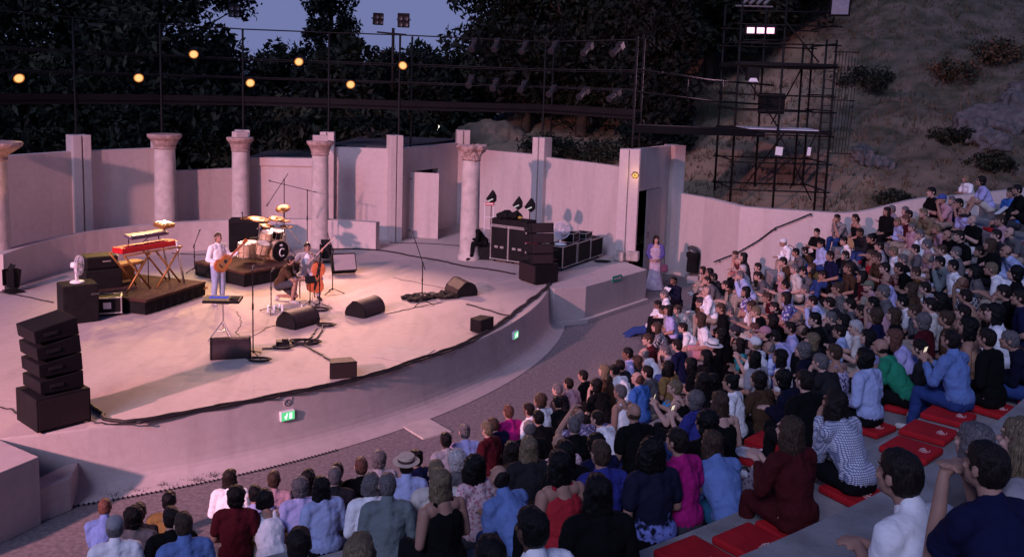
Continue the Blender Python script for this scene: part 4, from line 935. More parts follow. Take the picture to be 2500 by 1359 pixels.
b = MB(); b.box((0, 0, .05), (.42, .30, .10), rx=R(12)); b.build('case', M['brass'], s2, bevel=.015)
b = MB()
for x in range(4):
    for y in range(3): b.box((-.12+.08*x, -.08+.08*y, .106+.014*y), (.055, .05, .012), rx=R(12))
b.build('pads', M['chrome'], s2); b = MB(); b.cyl((0, 0, 0), (.02, .02, -.16), .02, n=8); b.build('neck', M['black'], s2)
sb = bench('piano_stool', K0+Vector((math.cos(kd+PI/2)*.65, math.sin(kd+PI/2)*.65, 0)), kd, 'amber padded stool behind the crossed stand', 'stool')
b = MB(); b.box((0, 0, .50), (.66, .36, .09)); b.build('seat', M['amber'], sb, bevel=.03); b = MB()
for x in (-.26, .26): b.cyl((x, -.16, 0), (x, .16, .46), .015, n=6); b.cyl((x, .16, 0), (x, -.16, .46), .015, n=6)
b.build('crossed_legs', M['steel'], sb); b = MB(); b.box((0, .19, .28), (.60, .02, .46)); b.build('back_panel', M['amber'], sb)
mic2 = bench('boom_arm_microphone', K0+Vector((-.1, .35, 0)), kd, 'microphone arm reaching over the keyboards', 'microphone stand'); b = MB(); b.cyl((0, 0, 0), (0, 0, 1.05), .012, n=6); b.build('pole', M['black'], mic2); b = MB(); b.cyl((-.35, -.1, .95), (.3, .1, 1.25), .011, n=6); b.cyl((-.35, -.1, .95), (-.46, -.13, .92), .02, n=8); b.build('boom', M['black'], mic2)

# black cases with the white fan
p = G(170, 790); kcse = bench('tall_case', (p.x+.05, p.y+.30, 1.0), R(38), 'tall black case under the white fan near the keyboards', 'case')
b = MB(); b.box((0, 0, .42), (.72, .62, .84)); b.build('body', M['blackmat'], kcse, bevel=.03); b = MB(); b.box((.28, -.315, .62), (.16, .02, .04)); b.build('handle', M['steel'], kcse)
p2 = G(215, 745); c2 = bench('amplifier_case', (p2.x+.1, p2.y+.45, 1.0), R(38), 'stack of black amplifier cases behind the white fan', 'case')
b = MB(); b.box((0, 0, .40), (.80, .70, .80)); b.build('body', M['blackmat'], c2, bevel=.02); b = MB(); b.box((-.02, .02, .965), (.72, .60, .31)); b.build('head_box', M['black'], c2, bevel=.05)
for c_, d_ in (((.08, -.29, 1.0), (.18, .02, .03)), ((.34, -.2, 1.1), (.03, .15, .03)), ((-.1, -.33, .77), (.3, .03, .03))): b = MB(); b.box(c_, d_); b.build('latch', M['alu'], c2)
def fan(p, rz, lab):
    f = bench('desk_fan', p, rz, lab, 'fan', 'white desk fans')
    b = MB(); b.lathe((0, 0, 0), [(0, .045), (.05, .045), (.12, .03), (.135, .012), (.13, 0), (0, 0)], 22); b.build('base', M['white'], f, smooth=True)
    b = MB(); b.tube([(0, .01, .03), (0, .02, .18), (0, .03, .27)], [.028, .022, .026], 10); b.build('neck', M['white'], f, smooth=True)
    b = MB(); b.cyl((0, .10, .33), (0, -.02, .33), .055, .06, n=14); b.build('motor', M['white'], f, smooth=True)
    b = MB()
    for k in range(24):
        a = 2*PI*k/24; b.tube([(0, -.06, .33), (.10*math.cos(a), -.085, .33+.10*math.sin(a)), (.185*math.cos(a), -.06, .33+.185*math.sin(a)), (.185*math.cos(a), -.02, .33+.185*math.sin(a)), (.06*math.cos(a), .0, .33+.06*math.sin(a))], .0045, 4)
    for y in (-.06, -.02): b.tube([(.187*math.cos(t*.314), y, .33+.187*math.sin(t*.314)) for t in range(21)], .006, 5)
    b.build('guard', M['fanblade'], f)
    b = MB()
    for k in range(3):
        a = 2*PI*k/3; q = []
        for t in (-.55, -.2, .2, .5): q.append((.17*math.cos(a+t), -.035+.02*t, .33+.17*math.sin(a+t)))
        q.append((.03*math.cos(a), -.03, .33+.03*math.sin(a))); n = len(b.v); b.add(q+[(x, y+.004, z) for x, y, z in q], [(0, 1, 2, 3, 4), (9, 8, 7, 6, 5)])
    b.build('blades', M['fanclear'], f); return f
M['fanclear'] = mat('fan_blade_plastic', (.62, .6, .66), .3, 0)
fan(Vector((kcse.location.x, kcse.location.y, 1.842)), R(95), 'white desk fan on the tall black case near the keyboards').scale = (1.15,)*3
p = G(247, 775); sc_ = bench('flight_case', (p.x, p.y+.28, 1.0), R(22), 'small black flight case with metal corners beside the fan', 'flight case')
def fcase(par, w, d, h, z=.0, trim=.028, lid=None):
    b = MB(); b.box((0, 0, z+h/2), (w, d, h)); b.build('body', M['black'], par)
    b = MB(); e = trim
    for x in (-w/2, w/2):
        for y in (-d/2, d/2): b.box((x, y, z+h/2), (e, e, h+.01))
        for zz in (z, z+h): b.box((x, 0, zz), (e, d, e))
    for y in (-d/2, d/2):
        for zz in (z, z+h)+((z+lid,) if lid else ()): b.box((0, y, zz), (w, e, e))
    b.build('metal_edges', M['alu'], par, bevel=.004)
    b = MB()
    for x in (-w/2, w/2):
        for y in (-d/2, d/2):
            for zz in (z, z+h): b.ball((x, y, zz), trim*1.1, 8)
    b.build('ball_corners', M['alu'], par, smooth=True)
fcase(sc_, .62, .42, .34, .08); b = MB(); b.box((.02, -.216, .25), (.16, .012, .14)); b.build('label_plate', M['paper'], sc_)
for x in (-.24, .24):
    for y in (-.14, .14): b = MB(); b.cyl((x-.015, y, .04), (x+.015, y, .04), .04, n=10); b.build('castor', M['rubber'], sc_)
# floor lamp by the thick column and floor lamp behind the cellist
for px, py, rz, lab in ((33, 712, R(-40), 'black floor lamp with barn doors by the thick column'), (795, 640, R(10), 'black floor lamp standing behind the cellist by the column')):
    p = G(px, py); f = bench('floor_lamp', p, rz, lab, 'floor lamp'); b = MB(); b.box((0, 0, .015), (.5, .34, .03)); b.build('base', M['black'], f)
    b = MB(); b.box((0, .02, .34), (.22, .24, .46), rx=R(-8)); b.build('housing', M['black'], f, bevel=.02); b = MB(); b.box((0, -.02, .62), (.28, .02, .14), rx=R(-30)); b.box((-.14, -.12, .36), (.02, .16, .4), rz=R(20)); b.box((.14, -.12, .36), (.02, .16, .4), rz=R(-20)); b.build('barn_door', M['black'], f)

q_ = G(20, 705); spot('uplight', (q_.x+.55, q_.y-.45, 1.5), (-12.75, 22.15, 4.4), 60, (1.0, .42, .10), R(26), .8, .08)  # assumed orange beam of the floor lamp, added for the glow under the capital
# drum kit: kit centre, front towards the audience
KA = rr.rotation_euler.z; kp = on(rr, .32, .95, 1.40)
dk = bench('drum_kit', kp, KA, 'pale wood drum kit with bronze cymbals and a black bass drum head', 'drum kit')
def drum(c, r, h, tilt, name, skin='drumskin', shell='tom'):
    Mx = Euler(tilt).to_matrix(); b = MB(); b.lathe(c, [(r, -h/2), (r, h/2)], 24, M=Mx); o = b.build(name, M[shell], dk, smooth=True)
    b = MB(); b.lathe(c, [(0, h/2+.004), (r*.985, h/2+.004)], 24, M=Mx); b.build('skin', M[skin], o)
    b = MB()
    for z in (-h/2, h/2): b.lathe(c, [(r+.004, z-.014), (r+.014, z-.014), (r+.014, z+.014), (r+.004, z+.014)], 24, M=Mx)
    for k in range(8):
        a = 2*PI*k/8; b.cyl(Mx @ Vector(((r+.012)*math.cos(a), (r+.012)*math.sin(a), -h/2))+Vector(c), Mx @ Vector(((r+.012)*math.cos(a), (r+.012)*math.sin(a), h/2))+Vector(c), .006, n=5)
    b.build('hoop', M['chrome'], o); return o
bd = drum((0, -.30, .29), .285, .40, (R(90), 0, 0), 'bass_drum', 'black')
b = MB(); b.tube([(.10*math.cos(R(a))*.9+.05, -.512, .26+.105*math.sin(R(a))) for a in range(45, 320, 12)], .017, 6); b.build('letter_c', M['white'], bd)
b = MB(); b.ball((.03, -.512, .46), (.045, .006, .03), 10); b.ball((-.01, -.512, .465), (.03, .006, .022), 8); b.box((.02, -.512, .445), (.09, .006, .02)); b.build('emblem', M['white'], bd)
drum((-.22, -.18, .72), .15, .20, (R(14), 0, 0), 'tom'); drum((.14, -.18, .72), .165, .22, (R(14), 0, 0), 'tom', shell='black'); drum((-.62, .0, .36), .20, .42, (R(4), 0, 0), 'floor_tom'); drum((.46, .10, .55), .18, .15, (R(6), 0, 0), 'snare', shell='chrome'); drum((-.90, -.12, .40), .17, .36, (R(6), 0, 0), 'floor_tom'); drum((-.46, -.30, .42), .17, .3, (R(20), 0, 0), 'tom')
def cym(x, y, z, r, tx, ty):
    b = MB(); Mx = Euler((tx, ty, 0)).to_matrix(); b.lathe((x, y, z), [(0, .035), (r*.12, .032), (r*.2, .016), (r*.6, .006), (r, -.008), (r*.98, -.012), (r*.2, .008), (0, .02)], 26, M=Mx); o = b.build('cymbal', M['brass'], dk, smooth=True)
    s = MB(); s.cyl((x, y, z+.05), (x, y, .3), .010, n=6)
    for a in (90, 210, 330): s.cyl((x, y, .35), (x+.26*math.cos(R(a)), y+.26*math.sin(R(a)), .01), .009, n=6)
    s.build('cymbal_stand', M['chrome'], o)
cym(-.20, .14, 1.13, .31, R(10), R(3)); cym(.08, .16, .92, .20, R(12), 0); cym(.42, .16, 1.08, .22, R(12), R(-6)); cym(.74, .24, .98, .20, R(4), 0); cym(.68, .06, .84, .19, R(4), 0); cym(.84, .40, 1.30, .21, R(14), R(-24))
b = MB(); b.cyl((.34, -.35, .95), (.72, -.5, .40), .02, n=8); b.build('rack_bar', M['chrome'], dk); b = MB(); b.cyl((-.62, -.38, .90), (-.34, -.30, 1.2), .009, n=6); b.build('microphone_arm', M['chrome'], dk)
b = MB(); b.cyl((.05, .62, .02), (.05, .62, .44), .03, n=8); b.lathe((.05, .62, .44), [(0, .09), (.16, .08), (.18, .04), (.15, 0), (0, 0)], 18); b.build('throne', M['blackmat'], dk, smooth=True)
# bass cabinet behind the kit
p = G(597, 634); bc = bench('bass_cabinet', (p.x+.02, p.y+.35, 1.0), R(8), 'big black bass cabinet behind the drum kit', 'amplifier'); b = MB(); b.box((0, 0, .60), (1.06, .56, 1.16)); b.build('cabinet', M['black'], bc, bevel=.015); b = MB(); b.box((0, -.285, .58), (.98, .012, 1.04)); b.build('grille', M['blackmat'], bc)
b = MB(); b.cyl((.30, -.292, .93), (.30, -.298, .93), .02, n=8); b.cyl((.36, -.292, .98), (.36, -.298, .98), .03, n=8); b.build('badge', M['alu'], bc); b = MB(); b.box((.05, 0, 1.20), (.5, .36, .035)); b.build('tray', M['amber'], bc, bevel=.008)
mic(593, 632, 1.32, 'short microphone stand on top of the bass cabinet corner', None)
# guitar amplifier leaning back
p = G(838, 672); ga = bench('guitar_amplifier', (p.x, p.y+.12, 1.0), R(24), 'guitar amplifier with pale grille tilted back behind the cellist', 'amplifier'); mtx = Matrix.Translation((0, .08, .30)) @ Euler((R(-28), 0, 0)).to_matrix().to_4x4()
b = MB(); b.box((0, 0, 0), (.66, .28, .52), M=mtx); b.build('cabinet', M['blackmat'], ga, bevel=.015); b = MB(); b.box((0, 0, 0), (.60, .014, .45), M=mtx @ Matrix.Translation((0, -.146, -.01))); b.build('grille', M['ampgrille'], ga)
b = MB(); b.cyl((-.3, .2, .02), (-.3, -.02, .4), .012, n=6); b.cyl((.3, .2, .02), (.3, -.02, .4), .012, n=6); b.build('tilt_leg', M['chrome'], ga)
# low wall end block already turns with the arc; flight cases at the far side
def fpos(x0, y0, x1, y1): a, c = G(x0, y0), G(x1, y1); return a, c, math.atan2((c-a).y, (c-a).x), (c-a).length
a, c, an, w = fpos(1197, 637, 1283, 650)
for k in range(2):
    q = a+(c-a)*(.25+.5*k); f = bench('flight_case', (q.x-math.sin(an)*.3, q.y+math.cos(an)*.3, 1.0), an, ['tall upright flight case with metal edges nearest the broken column', 'tall upright flight case with metal edges behind the far line array'][k], 'flight case', 'flight cases at the far side of the stage')
    fcase(f, w*.49, .62, 1.0, .10, .035); 
    for x in (-.1, .1): b = MB(); b.box((x, -.325, .48), (.12, .02, .07)); b.build('butterfly_latch', M['alu'], f)
    for x in (-.22, .22):
        for y in (-.2, .2): b = MB(); b.cyl((x-.02, y, .05), (x+.02, y, .05), .05, n=10); b.build('castor', M['rubber'], f)
q = (a+c)/2; f = bench('black_trunk', (q.x-math.sin(an)*.3, q.y+math.cos(an)*.3, 2.115), an, 'long black case lid lying across the two tall flight cases', 'flight case'); b = MB(); b.box((0, 0, .12), (w*1.0, .58, .22)); b.build('body', M['black'], f, bevel=.02); b = MB(); b.box((0, -.29, .03), (w, .03, .03)); b.build('metal_edges', M['alu'], f)
me = blob('jackets', [('e', (random.uniform(-.35, .25), random.uniform(-.12, .12), .08), (.2, .14, random.uniform(.07, .16))) for _ in range(6)], .025, 1, [M['blackmat']], .05, 8); o = obj('jacket_heap', me); o.location = (q.x-math.sin(an)*.3-.05, q.y+math.cos(an)*.3, 2.36); tag(o, 'heap of dark jackets on top of the tall flight cases', 'jackets')
me = blob('wrap', [('e', (0, 0, .03), (.10, .06, .045))], .015, 1, [mat('yellow_cloth', (.45, .33, .06), .8, .2)], .01); o = obj('yellow_cloth', me); o.location = (q.x+.32, q.y+.25, 2.36); tag(o, 'small yellow cloth on the flight case lid', 'cloth')
def ledlamp(px, ptop, pbase, Y, lab, rz):
    P = atY(px, ptop, Y); f = bench('stand_lamp', (P.x, P.y, 1.0), rz, lab, 'stage lamp', 'small stage lamps on stands'); h = P.z-1.0
    b = MB(); b.cyl((0, 0, .05), (0, 0, h-.16), .014, n=8)
    for a_ in (0, 120, 240): b.cyl((0, 0, .5), (.35*math.cos(R(a_)), .35*math.sin(R(a_)), .01), .011, n=6)
    b.build('stand', M['black'], f); b = MB(); b.prism([(-.16, -.02), (.02, -.14), (.14, -.04), (.14, .12), (.05, .28)], -.14, .14, M=Matrix.Translation((0, 0, h-.05)) @ Matrix(((1, 0, 0, 0), (0, 0, 1, 0), (0, 1, 0, 0), (0, 0, 0, 1)))); b.build('head', M['black'], f, bevel=.015)
    b = MB(); b.box((-.05, -.142, h-.06), (.16, .006, .035), ry=R(-25)); b.build('led_strip', M['dim'], f)
ledlamp(1200, 482, 600, 27.9, 'small black stage lamp on the tallest stand beside the broken column', .2); ledlamp(1264, 497, 600, 27.6, 'small black stage lamp in the middle above the jackets', .1); ledlamp(1294, 502, 600, 27.3, 'small black stage lamp nearest the scenery pilaster', .2)
P = atY(1193, 575, 27.7); f = bench('hand_truck', (P.x, P.y, 1.0), .1, 'white hand truck with a red and white sign standing behind the cases', 'hand truck'); b = MB()
for x in (-.14, .14): b.cyl((x, 0, .05), (x, 0, 1.75), .016, n=6)
for z in (.5, .95, 1.3): b.cyl((-.14, 0, z), (.14, 0, z), .012, n=6)
b.build('frame', M['white'], f); b = MB(); b.box((0, -.03, 1.72), (.26, .02, .10)); b.build('red_sign', M['redmark'], f); b = MB(); b.box((0, -.043, 1.725), (.22, .006, .04)); b.build('white_bar', M['white'], f)
# far group of cases with the second fan
a, c, an, w = fpos(1368, 664, 1468, 628)
for k, (t0, hh) in enumerate(((.20, .62), (.55, .60), (.86, .56))):
    q = a+(c-a)*t0; f = bench('flight_case', (q.x-math.sin(an)*.3, q.y+math.cos(an)*.3, 1.0), an, ['flight case under the second white fan', 'flight case in the middle of the far row', 'black flight case nearest the stone blocks'][k], 'flight case', 'flight cases at the far side of the stage'); fcase(f, w*.32, .6, hh, .10, .028)
    for x in (-.3, .3):
        for y in (-.2, .2): b = MB(); b.cyl((x-.02, y, .05), (x+.02, y, .05), .05, n=8); b.build('castor', M['rubber'], f)
def offs(t, dz, back=.3): q = a+(c-a)*t; return Vector((q.x-math.sin(an)*back, q.y+math.cos(an)*back, 1.0+dz))
fan(offs(.12, .74, .2), R(14), 'white desk fan on the far flight cases facing us').scale = (1.35,)*3
for t0, dz, dim, l in ((.40, .72, (.52, .42, .26), 'open black rack case on the far flight cases'), (.72, .70, (.56, .40, .17), 'black rack unit with cables on the far flight cases')):
    f = bench('rack_case', offs(t0, dz), an+.1, l, 'rack case'); fcase(f, *dim, 0.016, .02); b = MB()
    for x in (-.12, .02, .14): b.cyl((x, -dim[1]/2-.012, dim[2]*.5), (x, -dim[1]/2-.03, dim[2]*.5), .025, n=10)
    b.build('knob', M['steel'], f); b = MB(); b.tube([(-.2, 0, dim[2]+.03), (-.1, .1, dim[2]+.05), (.05, -.06, dim[2]+.03), (.2, .05, dim[2]+.03)], .012, 5); b.build('patch_cable', M['rubber'], f)
q = offs(-.10, .0, .7); f = bench('equipment_table', q, an, 'small dark table with red cloth and a tag behind the second fan', 'table'); b = MB(); b.box((0, 0, .86), (.5, .45, .05)); b.build('top', mat('dark_red_cloth', (.12, .02, .03), .9, .2), f); b = MB()
for x in (-.2, .2):
    for y in (-.18, .18): b.cyl((x, y, 0), (x, y, .85), .02, n=6)
b.build('leg', M['steel'], f); b = MB(); b.box((-.02, -.235, .62), (.09, .01, .15)); b.build('tag', M['paper'], f)
# signs
P = at(1507, 679, .90); bb = MB(); d = Vector((4.12-2.09, 26.75-24.16)).normalized(); an2 = math.atan2(d.y, d.x); r = ray(1507, 679); nn = Vector((d.y, -d.x)); o_ = Vector((2.09, 24.16))+nn*.012; t = (o_.x*nn.x+o_.y*nn.y)/(r.x*nn.x+r.y*nn.y); P = CO+r*t
sg = bench('direction_sign', P, an2, 'small green arrow sign on the side of the end block', 'sign'); k = Matrix(((1, 0, 0, 0), (0, 0, 1, 0), (0, 1, 0, 0), (0, 0, 0, 1)))
bb.prism([(-.26, -.085), (.20, -.085), (.30, 0), (.20, .085), (-.26, .085)], -.008, .008, M=k); bb.build('plate', M['green_sign'], sg); bb = MB(); bb.box((-.03, -.011, 0), (.30, .004, .035)); bb.prism([(.12, -.05), (.2, 0), (.12, .05)], -.013, -.009, M=k); bb.build('arrow', M['mark'], sg)
def onfront(px, py):
    r = ray(px, py); lo = 5
    for i in range(4000):
        t = 5+.006*i; P = CO+r*t; rad = math.hypot(P.x-CX, P.y-CY)
        if P.z < 1.0 and rad < np.interp(P.z, [0, .11, .28, .52, .78, 1.0], [14.19, 14.03, 13.90, 13.80, 13.74, 13.70]): return P
for px, py, w, h, lab in ((701, 1013, .26, .17, 'lit green exit sign on the curved stage front nearest us'), (1257, 817, .26, .17, 'lit green exit sign on the curved stage front at the far side')):
    P = onfront(px, py); a = math.atan2(P.y-CY, P.x-CX)
    e = bench('exit_sign', P, a+PI/2, lab, 'exit sign', 'green exit signs on the stage front'); b = MB(); b.box((0, .0, 0), (w, .07, h)); b.build('box', M['white'], e, bevel=.01); b = MB(); b.box((0, -.037, 0), (w*.93, .006, h*.88)); b.build('panel', M['exit'], e)
    b = MB(); b.box((-w*.12, -.042, -.005), (w*.10, .004, h*.36), ry=R(15)); b.ball((-w*.08, -.042, h*.24), (.014, .003, .014), 8); b.box((-w*.2, -.042, h*.02), (w*.16, .004, .014), ry=R(-30)); b.box((-w*.17, -.042, -h*.24), (w*.16, .004, .014), ry=R(40)); b.box((w*.18, -.042, 0), (w*.2, .004, h*.6)); b.build('running_figure', M['exitw'], e)
P = onfront(702, 982); a = math.atan2(P.y-CY, P.x-CX); e = bench('round_notice', P, a+PI/2, 'small round prohibition notice on the stage front above the exit sign', 'sign'); b = MB(); b.box((0, -.004, 0), (.16, .01, .17)); b.build('plate', M['plaster'], e)
b = MB(); b.tube([(.055*math.cos(R(x)), -.012, .055*math.sin(R(x))) for x in range(0, 361, 20)], .008, 5); b.cyl((-.035, -.012, .035), (.035, -.012, -.035), .007, n=5); b.build('ring', M['steel'], e)
# weeds and drain slots at the foot of the stage front
b = MB()
for j in range(70):
    a = R(-66)+R(19)*j/70; p = pol(14.2, a); b.box((p.x, p.y, .012), (.02, .07, .012), rz=a+PI/2)
tag(b.build('drain_grate', M['blackmat']), 'row of small dark drain slots along the foot of the stage front', 'drain')
V, F = [], []; rg = np.random.default_rng(2)
for px in (262, 330, 398, 470, 520):
    p = at(px, 1212-(px-262)*.18, 0)
    for _ in range(60):
        x, y = p.x+rg.normal(0, .10), p.y+rg.normal(0, .03); l = rg.normal(0, .05, 2); n = len(V); V += [(x-.008, y, 0), (x+.008, y, 0), (x+l[0], y+l[1], rg.uniform(.03, .10))]; F.append((n, n+1, n+2))
me = bpy.data.meshes.new('weeds'); me.from_pydata(V, [], F); me.materials.append(M['leaf_b']); tag(obj('weeds', me), 'small weeds along the foot of the stage front', 'weeds', kind='stuff')

# ---------------------------------------------------------------- people
V3 = Vector
def lerp(a, b, t): return a+(b-a)*t
def headM(c, pitch, yaw, roll=0): return Matrix.Translation(c) @ Euler((pitch, roll, yaw), 'XYZ').to_matrix().to_4x4()
def sit(lean=.2, hp=.1, hy=0, arms='lap', legs='down', w=1.0, lift=0):
    """joints of a seated figure; origin on the seat under the hips, facing -y"""
    u = V3((0, -math.sin(lean), math.cos(lean))); P = V3((0, 0, .11)); J = {}
    J['pel'] = P; J['wai'] = P+u*.18; J['che'] = P+u*.35; J['shc'] = P+u*.475; J['nek'] = P+u*.535
    v = V3((0, -math.sin(lean*.55+.12), math.cos(lean*.55+.12))); J['hc'] = J['nek']+v*.145+V3((0, -.012, 0)); J['H'] = headM(J['hc'], -hp, hy)
    for s, k in ((-1, 'L'), (1, 'R')):
        J['sh'+k] = J['shc']+V3((s*.178*w, .005, -.012)); J['hip'+k] = V3((s*.085, 0, .10))
        if legs == 'down': kn, an = V3((s*.125, -.42, .115)), V3((s*.125, -.47, -.30))
        elif legs == 'up': kn, an = V3((s*.10, -.36, .30)), V3((s*.10, -.50, -.04))
        elif legs == 'out': kn, an = V3((s*.10, -.43, .06)), V3((s*.13, -.80, -.20))
        elif legs == 'cross': kn, an = (V3((-.06, -.42, .17)), V3((.16, -.60, -.16))) if s < 0 else (V3((.10, -.42, .10)), V3((.06, -.50, -.30)))
        J['kn'+k] = kn; J['an'+k] = an; J['to'+k] = an+V3((s*.03, -.15, -.055))
        if arms == 'lap': el, wr = J['sh'+k]+V3((s*.06, .03, -.26)), V3((s*.07, -.25, .21)); hd = V3((-s*.5, -.8, -.2))
        elif arms == 'knees': el, wr = V3((s*.16, -.30, .22)), V3((s*.04, -.52, .27)); hd = V3((-s*.5, -.8, .05))
        elif arms == 'hug': el, wr = V3((s*.20, -.28, .26)), V3((s*.05, -.46, .22)); hd = V3((-s*1, -.3, 0))
        elif arms == 'chin':
            if s > 0: el, wr = V3((.12, -.34, .22)), J['hc']+V3((.035, -.11, -.13)); hd = V3((-.3, .25, .9))
            else: el, wr = V3((-.20, -.22, .22)), V3((-.02, -.36, .20)); hd = V3((.8, -.6, 0))
        elif arms == 'back': el, wr = J['sh'+k]+V3((s*.08, .16, -.22)), V3((s*.24, .33, .06)); hd = V3((s*.3, .5, -.5))
        elif arms == 'phone': el, wr = J['sh'+k]+V3((s*.05, -.08, -.25)), J['shc']+V3((s*.06, -.30, -.12)); hd = V3((-s*.3, -.4, .8))
        elif arms == 'clasp': el, wr = V3((s*.17, -.36, .26)), J['hc']+V3((s*.062, -.17, -.10)); hd = V3((-s*.9, -.12, .42))
        elif arms == 'crown':
            if s > 0: el, wr = J['shR']+V3((.22, -.05, .06)), J['hc']+V3((.10, .02, .15)); hd = V3((-1, -.1, .1))
            else: el, wr = J['shL']+V3((-.06, .02, -.26)), V3((-.07, -.25, .21)); hd = V3((.5, -.8, -.2))
        elif arms == 'clap': el, wr = J['sh'+k]+V3((s*.07, -.05, -.24)), J['shc']+V3((s*.035, -.34, -.17)); hd = V3((-s*.1, -.8, .5))
        elif arms == 'fold': el, wr = J['sh'+k]+V3((s*.07, -.07, -.25)), J['che']+V3((-s*.08, -.20, -.10)); hd = V3((-s*1, -.1, 0))
        J['el'+k] = el; J['wr'+k] = wr; J['hd'+k] = hd.normalized()
    return J
def stand(**k):
    J = dict(pel=V3((0, 0, .93)), wai=V3((0, -.005, 1.08)), che=V3((0, -.01, 1.26)), shc=V3((0, -.005, 1.385)), nek=V3((0, -.01, 1.445)), hc=V3((0, -.03, 1.60)))
    for s, q in ((-1, 'L'), (1, 'R')):
        J['sh'+q] = V3((s*.18, 0, 1.37)); J['hip'+q] = V3((s*.085, 0, .90)); J['kn'+q] = V3((s*.10, -.02, .50)); J['an'+q] = V3((s*.11, .02, .09)); J['to'+q] = V3((s*.14, -.14, .035))
        J['el'+q] = V3((s*.25, .03, 1.10)); J['wr'+q] = V3((s*.25, -.09, .87)); J['hd'+q] = V3((0, -.3, -1)).normalized()
    J.update(k); J['H'] = headM(J['hc'], -J.get('hp', .15), J.get('hy', 0)); return J
def hand(J, k, s):
    w, d = J['wr'+k], J['hd'+k]; side = d.cross(V3((0, 0, 1)))
    side = side.normalized() if side.length > .1 else V3((1, 0, 0)); nrm = side.cross(d).normalized()*(1 if s > 0 else 1)
    p = w+d*.05; out = [('c', w, p, .026, .030), ('c', p-side*.020, p-side*.022+d*.03, .017, .015), ('c', p+side*.020, p+side*.022+d*.03, .017, .015)]
    for i, l in enumerate((.062, .074, .070, .052)):
        o = side*(-.033+.022*i); b0 = p+d*.034+o; b1 = b0+d*l*.5+o*.1-nrm*.006; b2 = b1+d*l*.42-nrm*.020
        out += [('c', b0, b1, .0105, .0098), ('c', b1, b2, .0098, .0085)]
    t0 = p-side*.026-d*.012; t1 = t0-side*.028+d*.026-nrm*.008; t2 = t1-side*.006+d*.028-nrm*.010
    return out+[('c', t0, t1, .0125, .0115), ('c', t1, t2, .0115, .0095)]
def body_prims(J, hands=True):
    pr = [('c', J['pel']-V3((.075, 0, 0)), J['pel']+V3((.075, 0, 0)), .115, .115), ('c', J['pel'], J['wai'], .125, .112), ('c', J['wai'], J['che'], .115, .12),
          ('c', J['wai']-V3((.04, 0, 0)), J['che']-V3((.06, 0, 0)), .095, .105), ('c', J['wai']+V3((.04, 0, 0)), J['che']+V3((.06, 0, 0)), .095, .105),
          ('c', J['shc']-V3((.115, 0, .01)), J['shc']+V3((.115, 0, -.01)), .068, .068), ('c', J['che'], J['shc'], .115, .085), ('c', J['shc'], J['nek'], .066, .054), ('c', J['nek'], J['hc']+V3((0, .012, -.045)), .054, .050)]
    H = J['H']; e = H.to_euler()
    def he(c, r): return ('e', H @ V3(c), r, e)
    pr += [he((0, .012, .022), (.076, .094, .092)), he((0, -.018, -.045), (.060, .072, .068)), he((0, -.055, -.085), (.032, .030, .026)), he((0, -.092, -.012), (.012, .016, .020)), he((0, -.103, -.022), (.014, .011, .010)),
           he((0, -.077, .036), (.052, .016, .013)), he((-.040, -.066, -.020), (.020, .016, .016)), he((.040, -.066, -.020), (.020, .016, .016)), he((0, -.085, -.052), (.022, .010, .011)),
           he((-.078, .012, -.008), (.011, .020, .032)), he((.078, .012, -.008), (.011, .020, .032)), he((0, .05, -.035), (.058, .045, .06))]
    for s, k in ((-1, 'L'), (1, 'R')):
        pr += [('c', J['sh'+k], lerp(J['sh'+k], J['el'+k], .5), .054, .050), ('c', lerp(J['sh'+k], J['el'+k], .5), J['el'+k], .050, .040), ('c', J['el'+k], lerp(J['el'+k], J['wr'+k], .35), .040, .041), ('c', lerp(J['el'+k], J['wr'+k], .35), J['wr'+k], .041, .026)]
        if hands: pr += hand(J, k, s)
        pr += [('c', J['hip'+k], lerp(J['hip'+k], J['kn'+k], .5), .088, .078), ('c', lerp(J['hip'+k], J['kn'+k], .5), J['kn'+k], .078, .056), ('c', J['kn'+k], lerp(J['kn'+k], J['an'+k], .35), .056, .056), ('c', lerp(J['kn'+k], J['an'+k], .35), J['an'+k], .056, .036),
               ('c', J['an'+k], J['an'+k]+V3((0, .03, -.045)), .036, .034), ('c', J['an'+k]+V3((0, .0, -.04)), J['to'+k], .036, .028)]
    return pr
